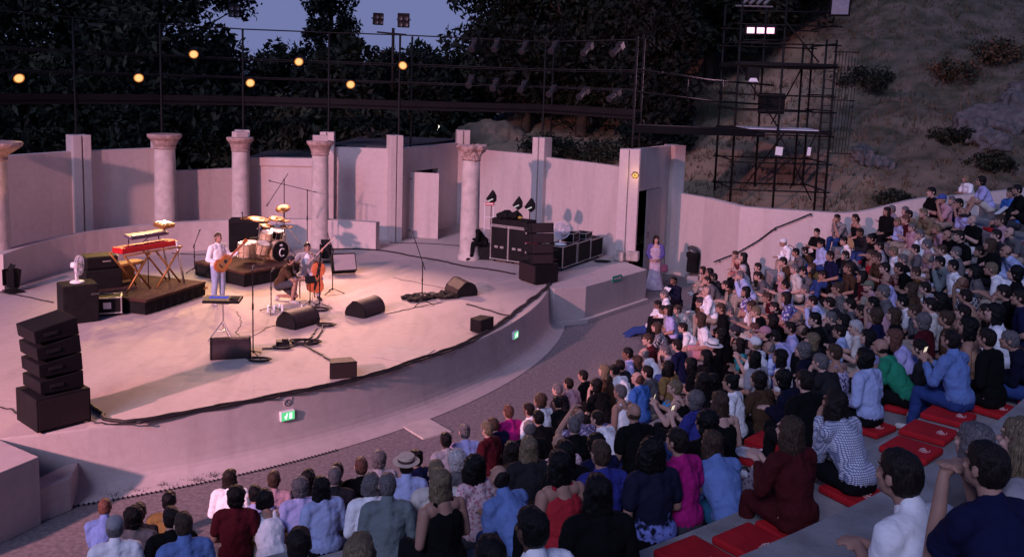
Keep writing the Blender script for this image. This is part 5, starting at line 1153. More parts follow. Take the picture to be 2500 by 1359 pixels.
def top_prims(J, kind, off=.016):
    o = off; b = V3((0, .02, -.06)) if kind != 'crop' else V3((0, 0, 0))
    pr = [('c', J['pel']+V3((-.06, 0, .045)), J['pel']+V3((.06, 0, .045)), .118+o, .118+o), ('c', J['pel']+V3((0, 0, .03)), J['wai'], .120+o, .116+o), ('c', J['wai']-V3((.05, 0, 0)), J['che']-V3((.06, 0, 0)), .100+o, .106+o), ('c', J['wai']+V3((.05, 0, 0)), J['che']+V3((.06, 0, 0)), .100+o, .106+o), ('c', J['wai'], J['che'], .115+o, .118+o)]
    if kind == 'tank':
        pr += [('c', J['che'], lerp(J['che'], J['shc'], .75), .112+o*.6, .075+o*.5)]
        for s in (-1, 1): pr.append(('c', J['che']+V3((s*.07, .03, .04)), J['shc']+V3((s*.085, .02, .035)), .04, .03))
    else:
        pr += [('c', J['che'], J['shc'], .116+o, .080+o), ('c', J['shc']-V3((.125, 0, .012)), J['shc']+V3((.125, 0, -.012)), .066+o, .066+o), ('c', lerp(J['shc'], J['nek'], .0), lerp(J['shc'], J['nek'], .72), .066+o, .060+o)]
        if kind == 'shirt': pr += [('c', lerp(J['shc'], J['nek'], .7), lerp(J['nek'], J['hc'], .18)+V3((0, .008, 0)), .062+o*.6, .052+o*.7)]
        for s, k in ((-1, 'L'), (1, 'R')):
            e = J['el'+k]; w = J['wr'+k]
            if kind == 'tee': pr += [('c', J['sh'+k], lerp(J['sh'+k], e, .64), .058+o, .056+o)]
            elif kind in ('long', 'shirt'): pr += [('c', J['sh'+k], e, .058+o, .045+o), ('c', e, lerp(e, w, .86), .045+o, .032+o)]
    return pr
def leg_prims(J, kind, o=.014):
    pr = [('c', J['pel']-V3((.07, 0, .01)), J['pel']+V3((.07, 0, -.01)), .115+o, .115+o), ('c', J['pel'], lerp(J['pel'], J['wai'], .35), .118+o*.6, .112+o*.6)]
    for k in 'LR':
        if kind == 'short': pr += [('c', J['hip'+k], lerp(J['hip'+k], J['kn'+k], .82), .09+o, .074+o)]
        else: pr += [('c', J['hip'+k], J['kn'+k], .089+o, .060+o), ('c', J['kn'+k], lerp(J['kn'+k], J['an'+k], .93), .060+o, .046+o)]
    if kind == 'skirt': pr += [('c', lerp(J['knL'], J['knR'], .5)+V3((0, .05, 0)), J['pel'], .11, .12)]
    return pr
def shoe(J, k): return [('c', J['an'+k]+V3((0, .028, -.045)), J['an'+k]+V3((0, -.01, -.045)), .042, .044), ('c', J['an'+k]+V3((0, 0, -.045)), J['to'+k], .044, .036), ('c', J['an'+k]+V3((0, .03, -.06)), J['to'+k]+V3((0, -.01, -.012)), .03, .03)]
SK = {n: mat('skin_'+n, c, .6, .10, 10, .1, 60, spec=.25) for n, c in (('pale', (.50, .30, .235)), ('tan', (.36, .20, .145)), ('brown', (.20, .105, .07)), ('dark', (.085, .045, .03)))}
EYE = mat('eye_dark', (.03, .02, .018), .4, 0); LIP = mat('lips', (.30, .11, .10), .5, 0); BROW = mat('brows', (.05, .035, .025), .8, 0)
def body_mesh(name, J, voxel=.0095):
    me = blob(name, body_prims(J), voxel, 2, [SK['pale'], EYE, LIP, BROW]); Hi = J['H'].inverted(); idx = []
    for p in me.polygons:
        q = Hi @ p.center; m = 0
        if q.y < -.035 and abs(q.x) < .06 and abs(q.z) < .07:
            ax = abs(q.x)
            if ((ax-.031)/.015)**2+((q.z-.010)/.009)**2 < 1: m = 1
            elif ((ax-.032)/.021)**2+((q.z-.034)/.007)**2 < 1: m = 3
            elif (q.x/.026)**2+((q.z+.053)/.009)**2 < 1: m = 2
        idx.append(m)
    me.polygons.foreach_set('material_index', idx); return me
HAIRC = {'k': ((.0035, .003, .0035), 'black'), 'd': ((.011, .007, .006), 'dark brown'), 'm': ((.045, .026, .017), 'brown'), 'n': ((.14, .105, .062), 'blond'), 'g': ((.105, .095, .098), 'grey'), 'w': ((.40, .37, .37), 'white'), 'e': ((.10, .042, .030), 'reddish brown')}
def hairmat(name, col):
    m = mat(name, col, .5, 0, spec=.22); t = m.node_tree; N = t.nodes; L = t.links; p = N['Principled BSDF']; tc = N.new('ShaderNodeTexCoord'); mp = N.new('ShaderNodeMapping'); mp.inputs['Scale'].default_value = (1, 1, .10); L.new(tc.outputs['Object'], mp.inputs[0])
    n = N.new('ShaderNodeTexNoise'); n.inputs['Scale'].default_value = 150; n.inputs['Detail'].default_value = 4; n.inputs['Distortion'].default_value = .6; L.new(mp.outputs[0], n.inputs[0]); rp = N.new('ShaderNodeValToRGB'); e = rp.color_ramp.elements; e[0].position = .35; e[1].position = .68
    e[0].color = tuple(c*.45 for c in col)+(1,); e[1].color = tuple(min(1, c*1.9) for c in col)+(1,); L.new(n.outputs['Fac'], rp.inputs[0]); L.new(rp.outputs[0], p.inputs['Base Color']); b = N.new('ShaderNodeBump'); b.inputs['Strength'].default_value = .8; b.inputs['Distance'].default_value = .012; L.new(n.outputs['Fac'], b.inputs['Height']); L.new(b.outputs[0], p.inputs['Normal']); return m
HM = {k: hairmat('hair_'+v[1].replace(' ', '_'), v[0]) for k, v in HAIRC.items()}
HS = {}
def hair(style):
    if style in HS: return HS[style]
    cap = [('e', (0, .020, .030), (.086, .094, .098)), ('e', (0, .046, -.012), (.080, .068, .080)), ('e', (0, -.012, .062), (.072, .078, .062))]
    nz, sc, vx = .006, 34, .011
    if style == 's': pr = cap
    elif style == 'l': pr = cap+[('e', (0, .070, -.10), (.097, .048, .18)), ('e', (-.074, .026, -.06), (.030, .052, .12)), ('e', (.074, .026, -.06), (.030, .052, .12)), ('e', (0, .030, .035), (.094, .098, .100)), ('e', (.02, .085, -.22), (.085, .035, .10))]; nz = .010
    elif style == 'b': pr = cap+[('e', (0, .034, .012), (.104, .096, .112)), ('e', (-.078, .02, -.05), (.034, .058, .075)), ('e', (.078, .02, -.05), (.034, .058, .075)), ('e', (0, .068, -.055), (.092, .05, .075))]; nz = .009
    elif style == 'c': pr = [('e', (0, .035, .040), (.108, .110, .108)), ('e', (0, .055, -.04), (.100, .080, .088))]; nz, sc = .012, 44
    elif style == 'v': pr = [('e', (0, .032, .036), (.103, .104, .104)), ('e', (0, .075, -.10), (.112, .06, .18)), ('e', (-.09, .03, -.06), (.045, .06, .13)), ('e', (.09, .03, -.06), (.045, .06, .13))]; nz, sc = .012, 40
    elif style == 'p': pr = cap+[('c', (0, .10, .035), (0, .135, -.02), .026, .030), ('c', (0, .135, -.02), (0, .12, -.19), .030, .016)]
    elif style == 'u': pr = cap+[('e', (0, .075, .105), (.046, .046, .042))]
    elif style == 'r': pr = [('e', (0, .050, -.012), (.085, .064, .074)), ('e', (0, .058, .028), (.078, .052, .062))]
    elif style == 'x': pr = [('e', (0, .030, -.018), (.080, .074, .060))]; nz = .002
    HS[style] = blob('hair', pr, vx, 1, [HM['k']], nz, sc); return HS[style]
def cloth(n, c, **k): return mat('cloth_'+n, c, .9, .12, 7, .9, 13, spec=.15, **k)
T_ = {  # top code: material, kind, wording
 'W': (cloth('white', (.84, .83, .83)), 'tee', 'white t-shirt'), 'WS': (M_ := cloth('white_shirt', (.84, .84, .85)), 'shirt', 'white shirt'), 'WT': (M_, 'tank', 'white tank top'), 'WP': (M_, 'polo', 'white polo shirt'),
 'L': (cloth('pale_blue', (.36, .43, .66)), 'shirt', 'pale blue shirt'), 'LT': (cloth('lavender', (.44, .42, .70)), 'tee', 'lavender t-shirt'), 'D': (cloth('denim', (.13, .21, .45)), 'shirt', 'denim blue shirt'), 'BB': (cloth('bright_blue', (.05, .15, .45)), 'tee', 'bright blue t-shirt'),
 'K': (cloth('black', (.004, .0037, .0045)), 'tee', 'black t-shirt'), 'KL': (cloth('black_long', (.004, .0037, .0045)), 'long', 'black long sleeved top'), 'KT': (cloth('black_tank', (.004, .0037, .0045)), 'tank', 'black tank top'), 'N': (cloth('navy', (.008, .009, .040)), 'tee', 'navy t-shirt'), 'NJ': (cloth('navy_jacket', (.006, .007, .022)), 'long', 'navy jacket'), 'IB': (cloth('indigo', (.030, .035, .20)), 'tee', 'indigo blue t-shirt'),
 'G': (cloth('grey', (.12, .112, .118)), 'tee', 'grey t-shirt'), 'GL': (cloth('light_grey', (.30, .285, .31)), 'tee', 'light grey t-shirt'), 'DG': (cloth('charcoal', (.018, .017, .021)), 'long', 'charcoal jumper'), 'GG': (cloth('sage', (.15, .185, .185)), 'shirt', 'sage grey shirt'),
 'R': (cloth('dark_red', (.065, .006, .011)), 'tee', 'dark red t-shirt'), 'RL': (cloth('wine', (.060, .007, .009)), 'long', 'wine red dress'), 'RR': (cloth('red', (.36, .02, .03)), 'tank', 'red sleeveless top'), 'MG': (cloth('magenta', (.40, .012, .16)), 'tee', 'magenta t-shirt'), 'P': (cloth('pink', (.48, .28, .32)), 'tee', 'pale pink t-shirt'), 'MT': (cloth('maroon', (.12, .03, .04)), 'tank', 'maroon sleeveless top'),
 'O': (cloth('brown', (.065, .035, .02)), 'tee', 'brown t-shirt'), 'OC': (cloth('ochre', (.24, .14, .045)), 'tee', 'ochre top'), 'OB': (pattern('ochre_blue', 'hem', (.24, .14, .045), (.05, .32, .70)), 'tee', 'ochre top with a blue scarf'), 'C': (cloth('cream', (.58, .54, .48)), 'tee', 'cream t-shirt'), 'E': (cloth('green', (.02, .24, .13)), 'tee', 'green t-shirt'), 'T': (cloth('teal', (.06, .33, .34)), 'tee', 'teal top'), 'KH': (cloth('khaki', (.18, .14, .085)), 'long', 'khaki jacket'), 'TN': (cloth('tan', (.36, .22, .14)), 'tank', 'tan strappy top'),
 'S': (pattern('stripe', 'stripes', (.02, .018, .022), (.5, .48, .47), 9), 'tee', 'black striped t-shirt'), 'Q': (pattern('checks', 'check', (.16, .18, .28), (.60, .62, .70), 17), 'shirt', 'blue and white checked shirt'), 'F': (pattern('floral', 'floral', (.55, .50, .62), (.14, .10, .20), 34), 'tee', 'lavender floral shirt'), 'FP': (pattern('floral_pink', 'floral', (.55, .22, .26), (.72, .52, .52), 30), 'tee', 'pink floral shirt'),
 'FB': (pattern('floral_bw', 'floral', (.60, .60, .62), (.04, .04, .05), 40), 'tee', 'black and white floral shirt'), 'TD': (pattern('tie_dye', 'dye', (.05, .10, .42), (.55, .62, .85), 9), 'tee', 'blue and white tie dyed shirt'), 'WF': (pattern('white_print', 'floral', (.74, .72, .76), (.10, .10, .30), 14), 'tee', 'white printed top'), 'NH': (pattern('navy_hem', 'hem', (.005, .006, .024), (.20, .25, .62)), 'tee', 'navy top with a pale blue patterned hem'), 'NF': (pattern('navy_floral', 'floral', (.05, .05, .12), (.45, .42, .6), 26), 'tank', 'navy floral dress'), 'SP': (pattern('sparkle', 'dye', (.05, .045, .045), (.22, .19, .18), 60), 'tee', 'grey speckled top')}
L_ = {'j': (cloth('jeans', (.025, .05, .17)), 'long'), 'k': (cloth('black_trousers', (.005, .0045, .006)), 'long'), 'w': (cloth('white_trousers', (.62, .61, .62)), 'long'), 'b': (cloth('beige', (.30, .25, .20)), 'long'), 's': (cloth('dark_shorts', (.05, .05, .06)), 'short'), 'c': (cloth('cream_shorts', (.50, .46, .38)), 'short'), 'q': (cloth('pink_shorts', (.48, .20, .22)), 'short'), 'd': (cloth('denim_shorts', (.10, .15, .32)), 'short'), 't': (cloth('teal_shorts', (.02, .10, .17)), 'short'), 'r': (cloth('wine_skirt', (.060, .007, .009)), 'skirt'), 'lj': (cloth('light_jeans', (.30, .36, .52)), 'long'), 'lt': (cloth('pale_trousers', (.44, .45, .55)), 'long'), 'g': (cloth('grey_trousers', (.11, .11, .11)), 'long')}
SHOE = [cloth('shoe_dark', (.03, .025, .025)), cloth('shoe_pale', (.50, .48, .45))]
POSES = {'A': ((.62, .05, 0, 'knees', 'down'), 'elbows on the knees'), 'B': ((.16, .08, 0, 'lap', 'down'), 'hands in the lap'), 'C': ((.38, .05, .2, 'hug', 'up'), 'knees drawn up'), 'D': ((.50, .02, .1, 'chin', 'down'), 'chin on one hand'), 'E': ((-.30, -.12, -.1, 'back', 'out'), 'leaning back on both hands'), 'F': ((.24, .28, 0, 'phone', 'down'), 'holding up a phone'), 'G': ((.30, .02, -.35, 'lap', 'cross'), 'legs crossed'), 'H': ((.22, .0, .3, 'clap', 'down'), 'hands together before the chest'), 'I': ((.28, .05, .1, 'fold', 'down'), 'arms folded'), 'K': ((.42, .10, .15, 'clasp', 'down'), 'hands clasped before the face'), 'X': ((.34, .12, -.15, 'crown', 'down'), 'one hand on the head')}
PM = {}
def pose(k):
    if k not in PM: PM[k] = dict(J=sit(*POSES[k][0]), parts={})
    return PM[k]
def part(k, what, fn):
    d = pose(k)['parts']
    if what not in d: d[what] = fn(pose(k)['J'])
    return d[what]
def hat_mesh(kind):
    if ('hat', kind) in HS: return HS[('hat', kind)]
    if kind == 'cap':
        me = blob('cap', [('e', (0, .012, .050), (.092, .106, .082)), ('e', (0, -.115, .030), (.065, .070, .010), (R(12), 0, 0))], .011, 1, [M['white']])
    elif kind == 'capback':
        me = blob('cap', [('e', (0, .012, .050), (.092, .106, .082)), ('e', (0, .125, .020), (.065, .060, .010), (R(-14), 0, 0))], .011, 1, [M['white']])
    elif kind == 'fedora':
        b = MB(); b.lathe((0, .01, .045), [(.090, .012), (.150, .002), (.175, .012), (.172, .018), (.148, .010), (.098, .020), (.094, .09), (.080, .115), (.035, .102), (0, .098)], 28); me = b.mesh('fedora', [M['white']], True)
    elif kind == 'boater':
        b = MB(); b.lathe((0, .01, .045), [(.085, .012), (.158, .010), (.158, .018), (.098, .020), (.096, .082), (.092, .088), (0, .089)], 28); me = b.mesh('boater', [M['white']])
    HS[('hat', kind)] = me; return me
HATS = {'Wc': ('cap', (.72, .71, .70), 'white cap'), 'Bc': ('cap', (.05, .08, .30), 'blue cap'), 'Pc': ('cap', (.52, .24, .28), 'pink cap'), 'Gc': ('cap', (.13, .15, .10), 'green grey cap'), 'gc': ('cap', (.24, .25, .27), 'grey cap'), 'Kc': ('capback', (.03, .025, .035), 'dark cap worn backwards'), 'Fe': ('fedora', (.76, .74, .70), 'white straw hat with a dark band'), 'Bo': ('boater', (.58, .46, .36), 'flat straw boater with a brown band'), 'Cl': ('cap', (.20, .02, .04), 'wine red cap')}
HATM = {k: mat('hat_'+v[2].replace(' ', '_'), v[1], .85, .08, 20, .3, 60) for k, v in HATS.items()}; BAND = mat('hat_band', (.05, .025, .03), .8, 0)
def band_part(par, H, kind):
    b = MB(); b.lathe((0, .01, .045), [(.0985, .022), (.0990, .048), (.0965, .048), (.0965, .022)] if kind == 'fedora' else [(.0990, .021), (.0985, .052), (.0965, .052), (.0965, .021)], 28); return b
def make_person(loc, rz, sc, pk, hr, top, leg, hat, skin, label, group, jit=0):
    J = pose(pk)['J']; o = empty('person', loc, rz, label, 'person', group, sc)
    def ch(name, me, ms, mtx=None):
        c = obj(name, me, o, ms)
        if mtx is not None: c.matrix_local = mtx
        return c
    st, co = hr[0], hr[1]; sk = SK[skin]; ch('body', part(pk, 'body', lambda J: body_mesh('body', J)), [sk, EYE, LIP, BROW if co in 'kdme' else HM[co]])
    tm, tk, _ = T_[top]; shp = {'polo': 'tee'}.get(tk, tk)
    ch('top', part(pk, 'top_'+shp, lambda J: blob('top', top_prims(J, shp), .0125, 3, [tm], .0105, 12)), [tm])
    if tk in ('polo', 'shirt'):
        ch('collar', part(pk, 'collar', lambda J: blob('collar', [('c', lerp(J['shc'], J['nek'], .85)+V3((0, .012, 0)), lerp(J['nek'], J['hc'], .16)+V3((0, .014, 0)), .070, .060)], .011, 1, [tm])), [tm])
    lm, lk = L_[leg]; ch('skirt' if lk == 'skirt' else 'shorts' if lk == 'short' else 'trousers', part(pk, 'leg_'+lk, lambda J: blob('legs', leg_prims(J, lk), .0135, 2, [lm], .008, 10)), [lm])
    sm = SHOE[random.random() < .4]
    for k in 'LR': ch('shoe', part(pk, 'shoe'+k, lambda J: blob('shoe', shoe(J, k), .012, 2, [sm])), [sm])
    H = J['H'] @ Matrix.Rotation(jit, 4, 'Z')
    if st != 'x' or co != 'x': 
        hm = HM[co]; s_ = st
        if hat and st in 'scr': s_ = 'r'
        ch('hair', hair(s_), [hm], H)
    if hat:
        hk = HATS[hat]; h = ch('hat', hat_mesh(hk[0]), [HATM[hat]], H)
        if hk[0] in ('fedora', 'boater'):
            b = ('band', hk[0])
            if b not in HS: HS[b] = band_part(None, None, hk[0]).mesh('hat_band', [BAND], True)
            obj('hat_band', HS[b], h)
    return o

# ---------------------------------------------------------------- the audience: photo x, y of the head top, hair, top, legs, pose, hat, skin
AUD = """
1642 673 sk NJ k F - brown
1717 650 ld TN b C - pale
1731 656 ck K k B - tan
1727 673 sd G b A - pale
1725 700 rg WS b I - pale
1708 730 sd O k B Kc tan
1709 762 lm W q G - tan
1623 709 sg WS k B - pale
1606 732 sk W j E - brown
1635 739 lk LT k B - tan
1618 748 sk GL j A - brown
1602 786 lm FB s C - pale
1582 812 sm R s C - pale
1576 846 rg W b A - pale
1533 846 sk LT s B - brown
1545 874 lm DG k A - pale
1620 846 sg GL b D - pale
1652 829 sd N j B - pale
1740 833 rd K k B Fe pale
1722 851 lk KL k I - tan
1685 871 lk K k A - tan
1627 882 vk OB k B - tan
1581 893 sd G b B - pale
1555 908 re BB j B - pale
1507 880 sd DG k A - pale
1792 612 sm MT q A - pale
1816 617 lk DG k B - pale
1813 645 sw GL b B - pale
1808 660 sg L b D - pale
1813 683 sg WS b I - pale
1820 699 lk WF q C - tan
1853 664 sd G b A - pale
1914 583 rg WS b A Wc tan
1945 606 sk G k A - tan
1914 629 sd O k D - pale
1906 661 sw P b H - pale
1917 684 sk LT j B - tan
1940 644 sg C b B - pale
1968 603 sd O k A - pale
1979 641 lm OC b A - pale
1966 694 sg GL b A - pale
1992 556 sk K k H - pale
2004 586 sk L j B - tan
1919 713 ld WF q C - tan
1832 732 lm W c H - tan
1846 749 sn K k D - pale
1841 786 se P c B - pale
1868 795 sk K k B Pc pale
1947 758 rg K b D - tan
1927 786 sd LT k B - tan
1954 792 rm K k A - tan
1983 812 ln DG k B - pale
1997 752 sk KL k I - pale
1959 835 cg NJ k B - pale
1877 830 rg TD j A - tan
1841 822 sn W c F Wc pale
1803 822 vd T k I - tan
1792 797 sd KL k B Kc pale
1787 910 uk W k B - tan
1839 858 lk GL k B - tan
1666 918 sn KT k F - pale
1696 917 ld K k B - tan
1735 914 lk K k A - pale
1695 953 cg IB j F - pale
1752 957 lm KT k B - pale
1700 1006 ck KL k I - tan
1655 1046 sd MG s B - tan
1677 1062 lm D t A - tan
1581 1066 vk NH k B - tan 1.03
1493 1063 sm IB j B - tan
1251 984 se MG b B - tan
1279 984 sd W s B - tan
1306 965 cm W j B - tan
1302 1004 sk K k D - tan
1287 1023 rg K k B - pale
1416 993 rg F b X - tan
1357 1058 xm FP c A - tan
1379 1072 lk K k B - tan
1420 1082 lk RR k B - tan
1449 1055 ck N k A - dark
1515 937 sg WT j B - tan
1544 984 xm K j B - tan
1462 1000 sd W b A - pale
1285 1064 ln DG k B - pale
1384 922 sd P b B - tan
1423 901 sk K k B - tan
1362 935 sg DG k B - pale
1343 971 sk K k A - tan
1447 927 ck K k D - pale
1478 887 ln O k B - pale
1505 885 sd W b A - pale
1095 1054 sk GL s B - dark
1156 1028 ug LT b B - pale
1182 1031 sn R k B - pale
1211 1014 sm N k A - pale
1118 1095 cw G b B - pale
1157 1110 vk FP s B - tan
1234 1080 ld O k A - pale
1240 1125 rd D j A - tan
858 1122 se KL k B - pale
816 1140 sg DG k B - pale
921 1101 cg GL k B - pale
986 1112 rd L j B Bo pale
1020 1094 uk N k B - tan
1066 1122 sn C s B - pale
903 1150 bg WS k B - pale
940 1152 sg GG k B - pale
1081 1141 ln KT k B - tan
274 1213 se D j A - dark
286 1255 sg WP b B gc tan
327 1235 ck G k B - tan
398 1203 sk OC k B - tan
356 1224 sk DG k A - tan
424 1232 sd KL k B - pale
457 1248 sm D j B - pale
560 1146 ld WS b G - tan
593 1184 ck R k B - tan
646 1178 sk LT k A - tan
681 1184 bk WT b A - tan
678 1147 sm P b B - tan
743 1146 bk K k B - pale
785 1137 sk KL k A - tan
790 1160 lk L k B - tan
712 1166 cg LT b B - pale
857 1296 ln KL k F - pale
700 1290 sd BB j A - tan
1209 1303 sk KL k A - tan
1292 1234 sk WP j B - dark
1452 1158 lk KL k B - tan
1395 1012 sg K k B - pale
1923 1014 vm RL r H - pale
2031 951 vd Q k D - tan
2206 1096 sd WP d A - tan 1.16
2413 1074 sd N d K - tan 0.98
2378 1027 lg G k B - pale
2487 1020 ln GL k B - pale
2318 804 sd D j F - tan
2358 779 lk TN k B - tan
2468 803 sg NJ j A - tan
2415 794 sd KL k B - tan
2158 820 xd E k A - tan
2110 849 bk L k B - tan
2036 842 sm NF b B - tan
2050 790 sd L j B - tan
2090 777 sw C b H - pale
2046 687 um SP k B - tan
2019 731 sd DG k A - pale
2020 765 sg DG k D - pale
2140 750 cm N k B - tan
2132 722 sk P b D - tan
2121 684 rg P s C Gc pale
2155 697 sg G b I - tan
2165 667 re LT b H - tan
2256 757 cg R k B - pale
2186 800 le LT k A - pale
2178 752 lm KL k B - pale
2292 623 sk GG k D - tan
2275 655 vk WS b B - tan
2380 646 bk SP k B - tan
2348 675 re FB k D - brown
2356 706 sd TN k I - tan
2294 716 lk TN k B - tan
2453 597 xm L w A - tan
2418 582 lm KL k B - tan
2478 650 ck K k B - pale
2450 693 sd KL k D - tan
2405 748 sd O k A - tan
2360 427 bn WP b I - tan
2397 431 cd LT c C - tan
2486 452 sk K k C - tan
2466 458 sd BB s B - tan
2276 458 sk K b I - pale
2302 474 sg P b D Bc tan
2318 478 sg GL b A - pale
2339 484 sk N k D - tan
2341 506 xm LT b A - tan
2372 524 xw K w F - pale
2460 552 rg G b A - pale
2043 523 sd S j D - tan
2087 521 pd KT k B - tan
2098 555 sd DG j A - brown
2163 504 ld KL k B - tan
2186 503 sg P b H - tan
2203 501 sg RR b B - pale
2220 512 sd KH k D - tan
2212 525 se R b I - pale
2192 532 sn L q A - tan
2226 543 sg P c B - pale
2246 560 sg WS b D - pale
2140 615 sm O k H - tan
2126 607 sm RR k B - tan
2250 508 sn KH b A - pale
2250 530 sm KH b D - pale
2263 583 sg P w B - pale
2268 620 rg P b A - tan
2308 560 xm K w A - tan
2160 640 sd R b B - pale
2195 640 sd K k A - tan
2225 690 lm O k B - tan
2205 620 sg K k I - pale
2335 600 sg G g B - pale
2420 640 sn W b A - tan
1890 735 sd KL k A - pale
1775 690 sd O b A - pale
1760 740 sm KL k B - tan
1780 745 sg G b D - pale
1880 770 bd KL k B - tan
1905 850 lk W k B - tan
1912 900 ck NJ k A - pale
2000 865 sg DG k D - pale
1960 905 sd KL k B - pale
1845 905 cd O k I - pale
2235 835 sd DG k A - pale
2230 740 sm G k B - tan
2010 660 sd K k A - tan
2070 640 sm O b B - tan
2105 660 lk R k B - tan
2060 610 sd DG j A - pale
2340 560 sd K w B - pale
1745 668 sk DG k A - tan
1850 640 sd O k B - pale
1872 712 sm R s A - tan
1958 650 sd G k D - pale
2026 612 sd N j B - tan
2062 578 sk W k A - pale
2128 572 sk K k A - tan
2148 590 sd GL b B - pale
2236 596 sd G k I - pale
2290 548 sn P c A - tan
2300 596 sm W b A - pale
2326 632 sk W k B - tan
2392 600 sd K w A - tan
2432 560 sd DG k B - pale
2440 522 sm P c C - tan
2352 742 sd DG k B - pale
2436 734 lk WS k B - pale
2490 704 sd N k B - tan
2304 764 sm O k B - tan
2274 722 sd C b B - pale
2204 722 sk W k A - pale
2106 738 sd R b I - tan
2076 726 sd G k B - pale
2062 762 lk W k B - tan
1984 722 sd L k D - pale
1898 800 sd LT b A - pale
1762 800 lk KL k B - tan
1668 790 sd W k A - pale
1652 742 sm C b A - pale
2120 800 lk LT k B - pale
2260 690 sd GL b A - pale
2234 650 sm OC b A - tan
2182 600 sn W q B - tan
"""
TGT_P = Vector((-6.4, 21.0))
HAIRW = {'s': 'short', 'l': 'long', 'b': 'bobbed', 'c': 'curly', 'v': 'long bushy', 'p': 'ponytailed', 'u': 'tied up', 'r': 'thinning', 'x': 'shaved'}
PPL = []
for ln_ in AUD.strip().splitlines():
    f = ln_.split(); x, y = int(f[0]), int(f[1]); H = 0
    J = pose(f[5])['J']; hh = (J['hc'].z+.118)*(float(f[8]) if len(f) > 8 else 1); r_ = ray(x, y); best = None
    for i in range(-1, NR):
        zs = (seat_z(i) if i >= 0 else .02)+.05; rr_ = R0+DR*i if i >= 0 else 16.15
        t = (zs+hh-HC)/r_.z
        if t <= 0: continue
        P = CO+r_*t; rad = math.hypot(P.x-CX, P.y-CY); err = abs(rad-rr_)
        if best is None or err < best[0]: best = (err, i, P, rad, zs, rr_)
    err, i, P, rad, zs, rr_ = best; sc = 1.0; lim = .26
    if len(f) > 8: sc = float(f[8])
    if err > lim and len(f) < 9:
        tgt = rr_+lim*(1 if rad > rr_ else -1); lo, hi = 1.0, 60.0; bt = None
        for k in range(4000):
            t = 1.5+.012*k; Q = CO+r_*t; rq = math.hypot(Q.x-CX, Q.y-CY)
            if abs(rq-tgt) < .012:
                s_ = (Q.z-zs)/hh
                if bt is None or abs(s_-1) < abs(bt[0]-1): bt = (s_, Q)
        if bt and .84 < bt[0] < 1.17: sc, P = bt
    fz = math.atan2(TGT_P.y-P.y, TGT_P.x-P.x); hx = J['hc'].y*sc     # head sits in front of the hips
    yaw = fz+PI/2+random.uniform(-.3, .3)
    hipx, hipy = P.x+hx*-math.cos(fz)*-1*-1, P.y
    dirv = Vector((math.cos(fz), math.sin(fz))); hip = Vector((P.x, P.y))+dirv*hx
    PPL.append(dict(x=x, y=y, p=hip, z=zs, i=i, yaw=yaw, sc=sc*random.uniform(.985, 1.015), f=f, px=x, py=y))
for it in range(25):       # neighbours need elbow room
    for a in range(len(PPL)):
        for b in range(a+1, len(PPL)):
            A_, B_ = PPL[a], PPL[b]; d = B_['p']-A_['p']; L0 = d.length
            if L0 < .43 and abs(A_['z']-B_['z']) < .25:
                d = d/(L0+1e-6) if L0 > 1e-4 else Vector((1, 0)); cen = Vector((CX, CY)); tg = (A_['p']-cen).normalized(); tg = Vector((-tg.y, tg.x)); s_ = 1 if d.dot(tg) > 0 else -1
                A_['p'] = A_['p']-tg*s_*(.43-L0)*.25; B_['p'] = B_['p']+tg*s_*(.43-L0)*.25
# words that single each one out
def dist_(a, b): return math.hypot(a['px']-b['px'], (a['py']-b['py'])*1.2)
for q in PPL:
    f = q['f']; st, co = f[2][0], f[2][1]; hat = f[6] if f[6] != '-' else None
    if hat: hw = HATS[hat][2]
    elif st == 'x': hw = 'shaved head' if co != 'w' else 'bald head and white fringe'
    elif st == 'r': hw = 'thinning %s hair' % HAIRC[co][1]
    else: hw = '%s %s hair' % (HAIRW[st], HAIRC[co][1])
    q['hw'] = hw; q['tw'] = T_[f[3]][2]; q['pw'] = POSES[f[5]][1]; q['key'] = (hw, q['tw']); q['lab'] = 'person with %s in %s' % (hw, q['tw'])
from collections import Counter
cnt = Counter(q['key'] for q in PPL); used = set()
topcnt = Counter(q['tw'] for q in PPL); hwcnt = Counter(q['hw'] for q in PPL)
lm = []
for q in PPL:
    if topcnt[q['tw']] == 1: q['mark'] = 'the '+q['tw']; lm.append(q)
    elif hwcnt[q['hw']] == 1: q['mark'] = 'the '+q['hw']; lm.append(q)
OBJM = [dict(px=1240, py=1010, mark='the magenta t-shirt', own=1)]
def rel(q, m):
    dx, dy = q['px']-m['px'], q['py']-m['py']
    rq = math.hypot(q['p'].x-CX, q['p'].y-CY); rm = math.hypot(m['p'].x-CX, m['p'].y-CY); di = q['i']-m['i']
    n = {1: 'one row', 2: 'two rows', 3: 'three rows', 4: 'four rows', 5: 'five rows'}
    if di == 0: return ('just right of ' if dx > 0 else 'just left of ') if abs(dx) < 60 else ('further right in the row of ' if dx > 0 else 'further left in the row of ')
    return '%s %s ' % (n.get(abs(di), 'several rows'), 'behind' if di > 0 else 'in front of')
for q in PPL:
    base = q['lab']
    if cnt[q['key']] == 1 and base not in used: used.add(base); continue
    cand = []; near_ = [m for m in sorted(lm, key=lambda m: dist_(q, m))[:14] if m is not q]
    short = q['hw'].replace(' hair', ' haired') if q['hw'].endswith(' hair') else None
    for pre in ([base]+([short+' person in '+q['tw']] if short else [])+['person in '+q['tw']]):
        for m in near_: cand.append(pre+', '+rel(q, m)+m['mark'])
    cand += ['person in '+q['tw']+', '+q['pw']+', '+rel(q, m)+m['mark'] for m in near_]
    cand = [c for c in cand if len(c.split()) <= 16]
    for c in cand:
        if c not in used and len(c.split()) <= 16: q['lab'] = c; used.add(c); break
    else: q['lab'] = cand[0]; used.add(cand[0])
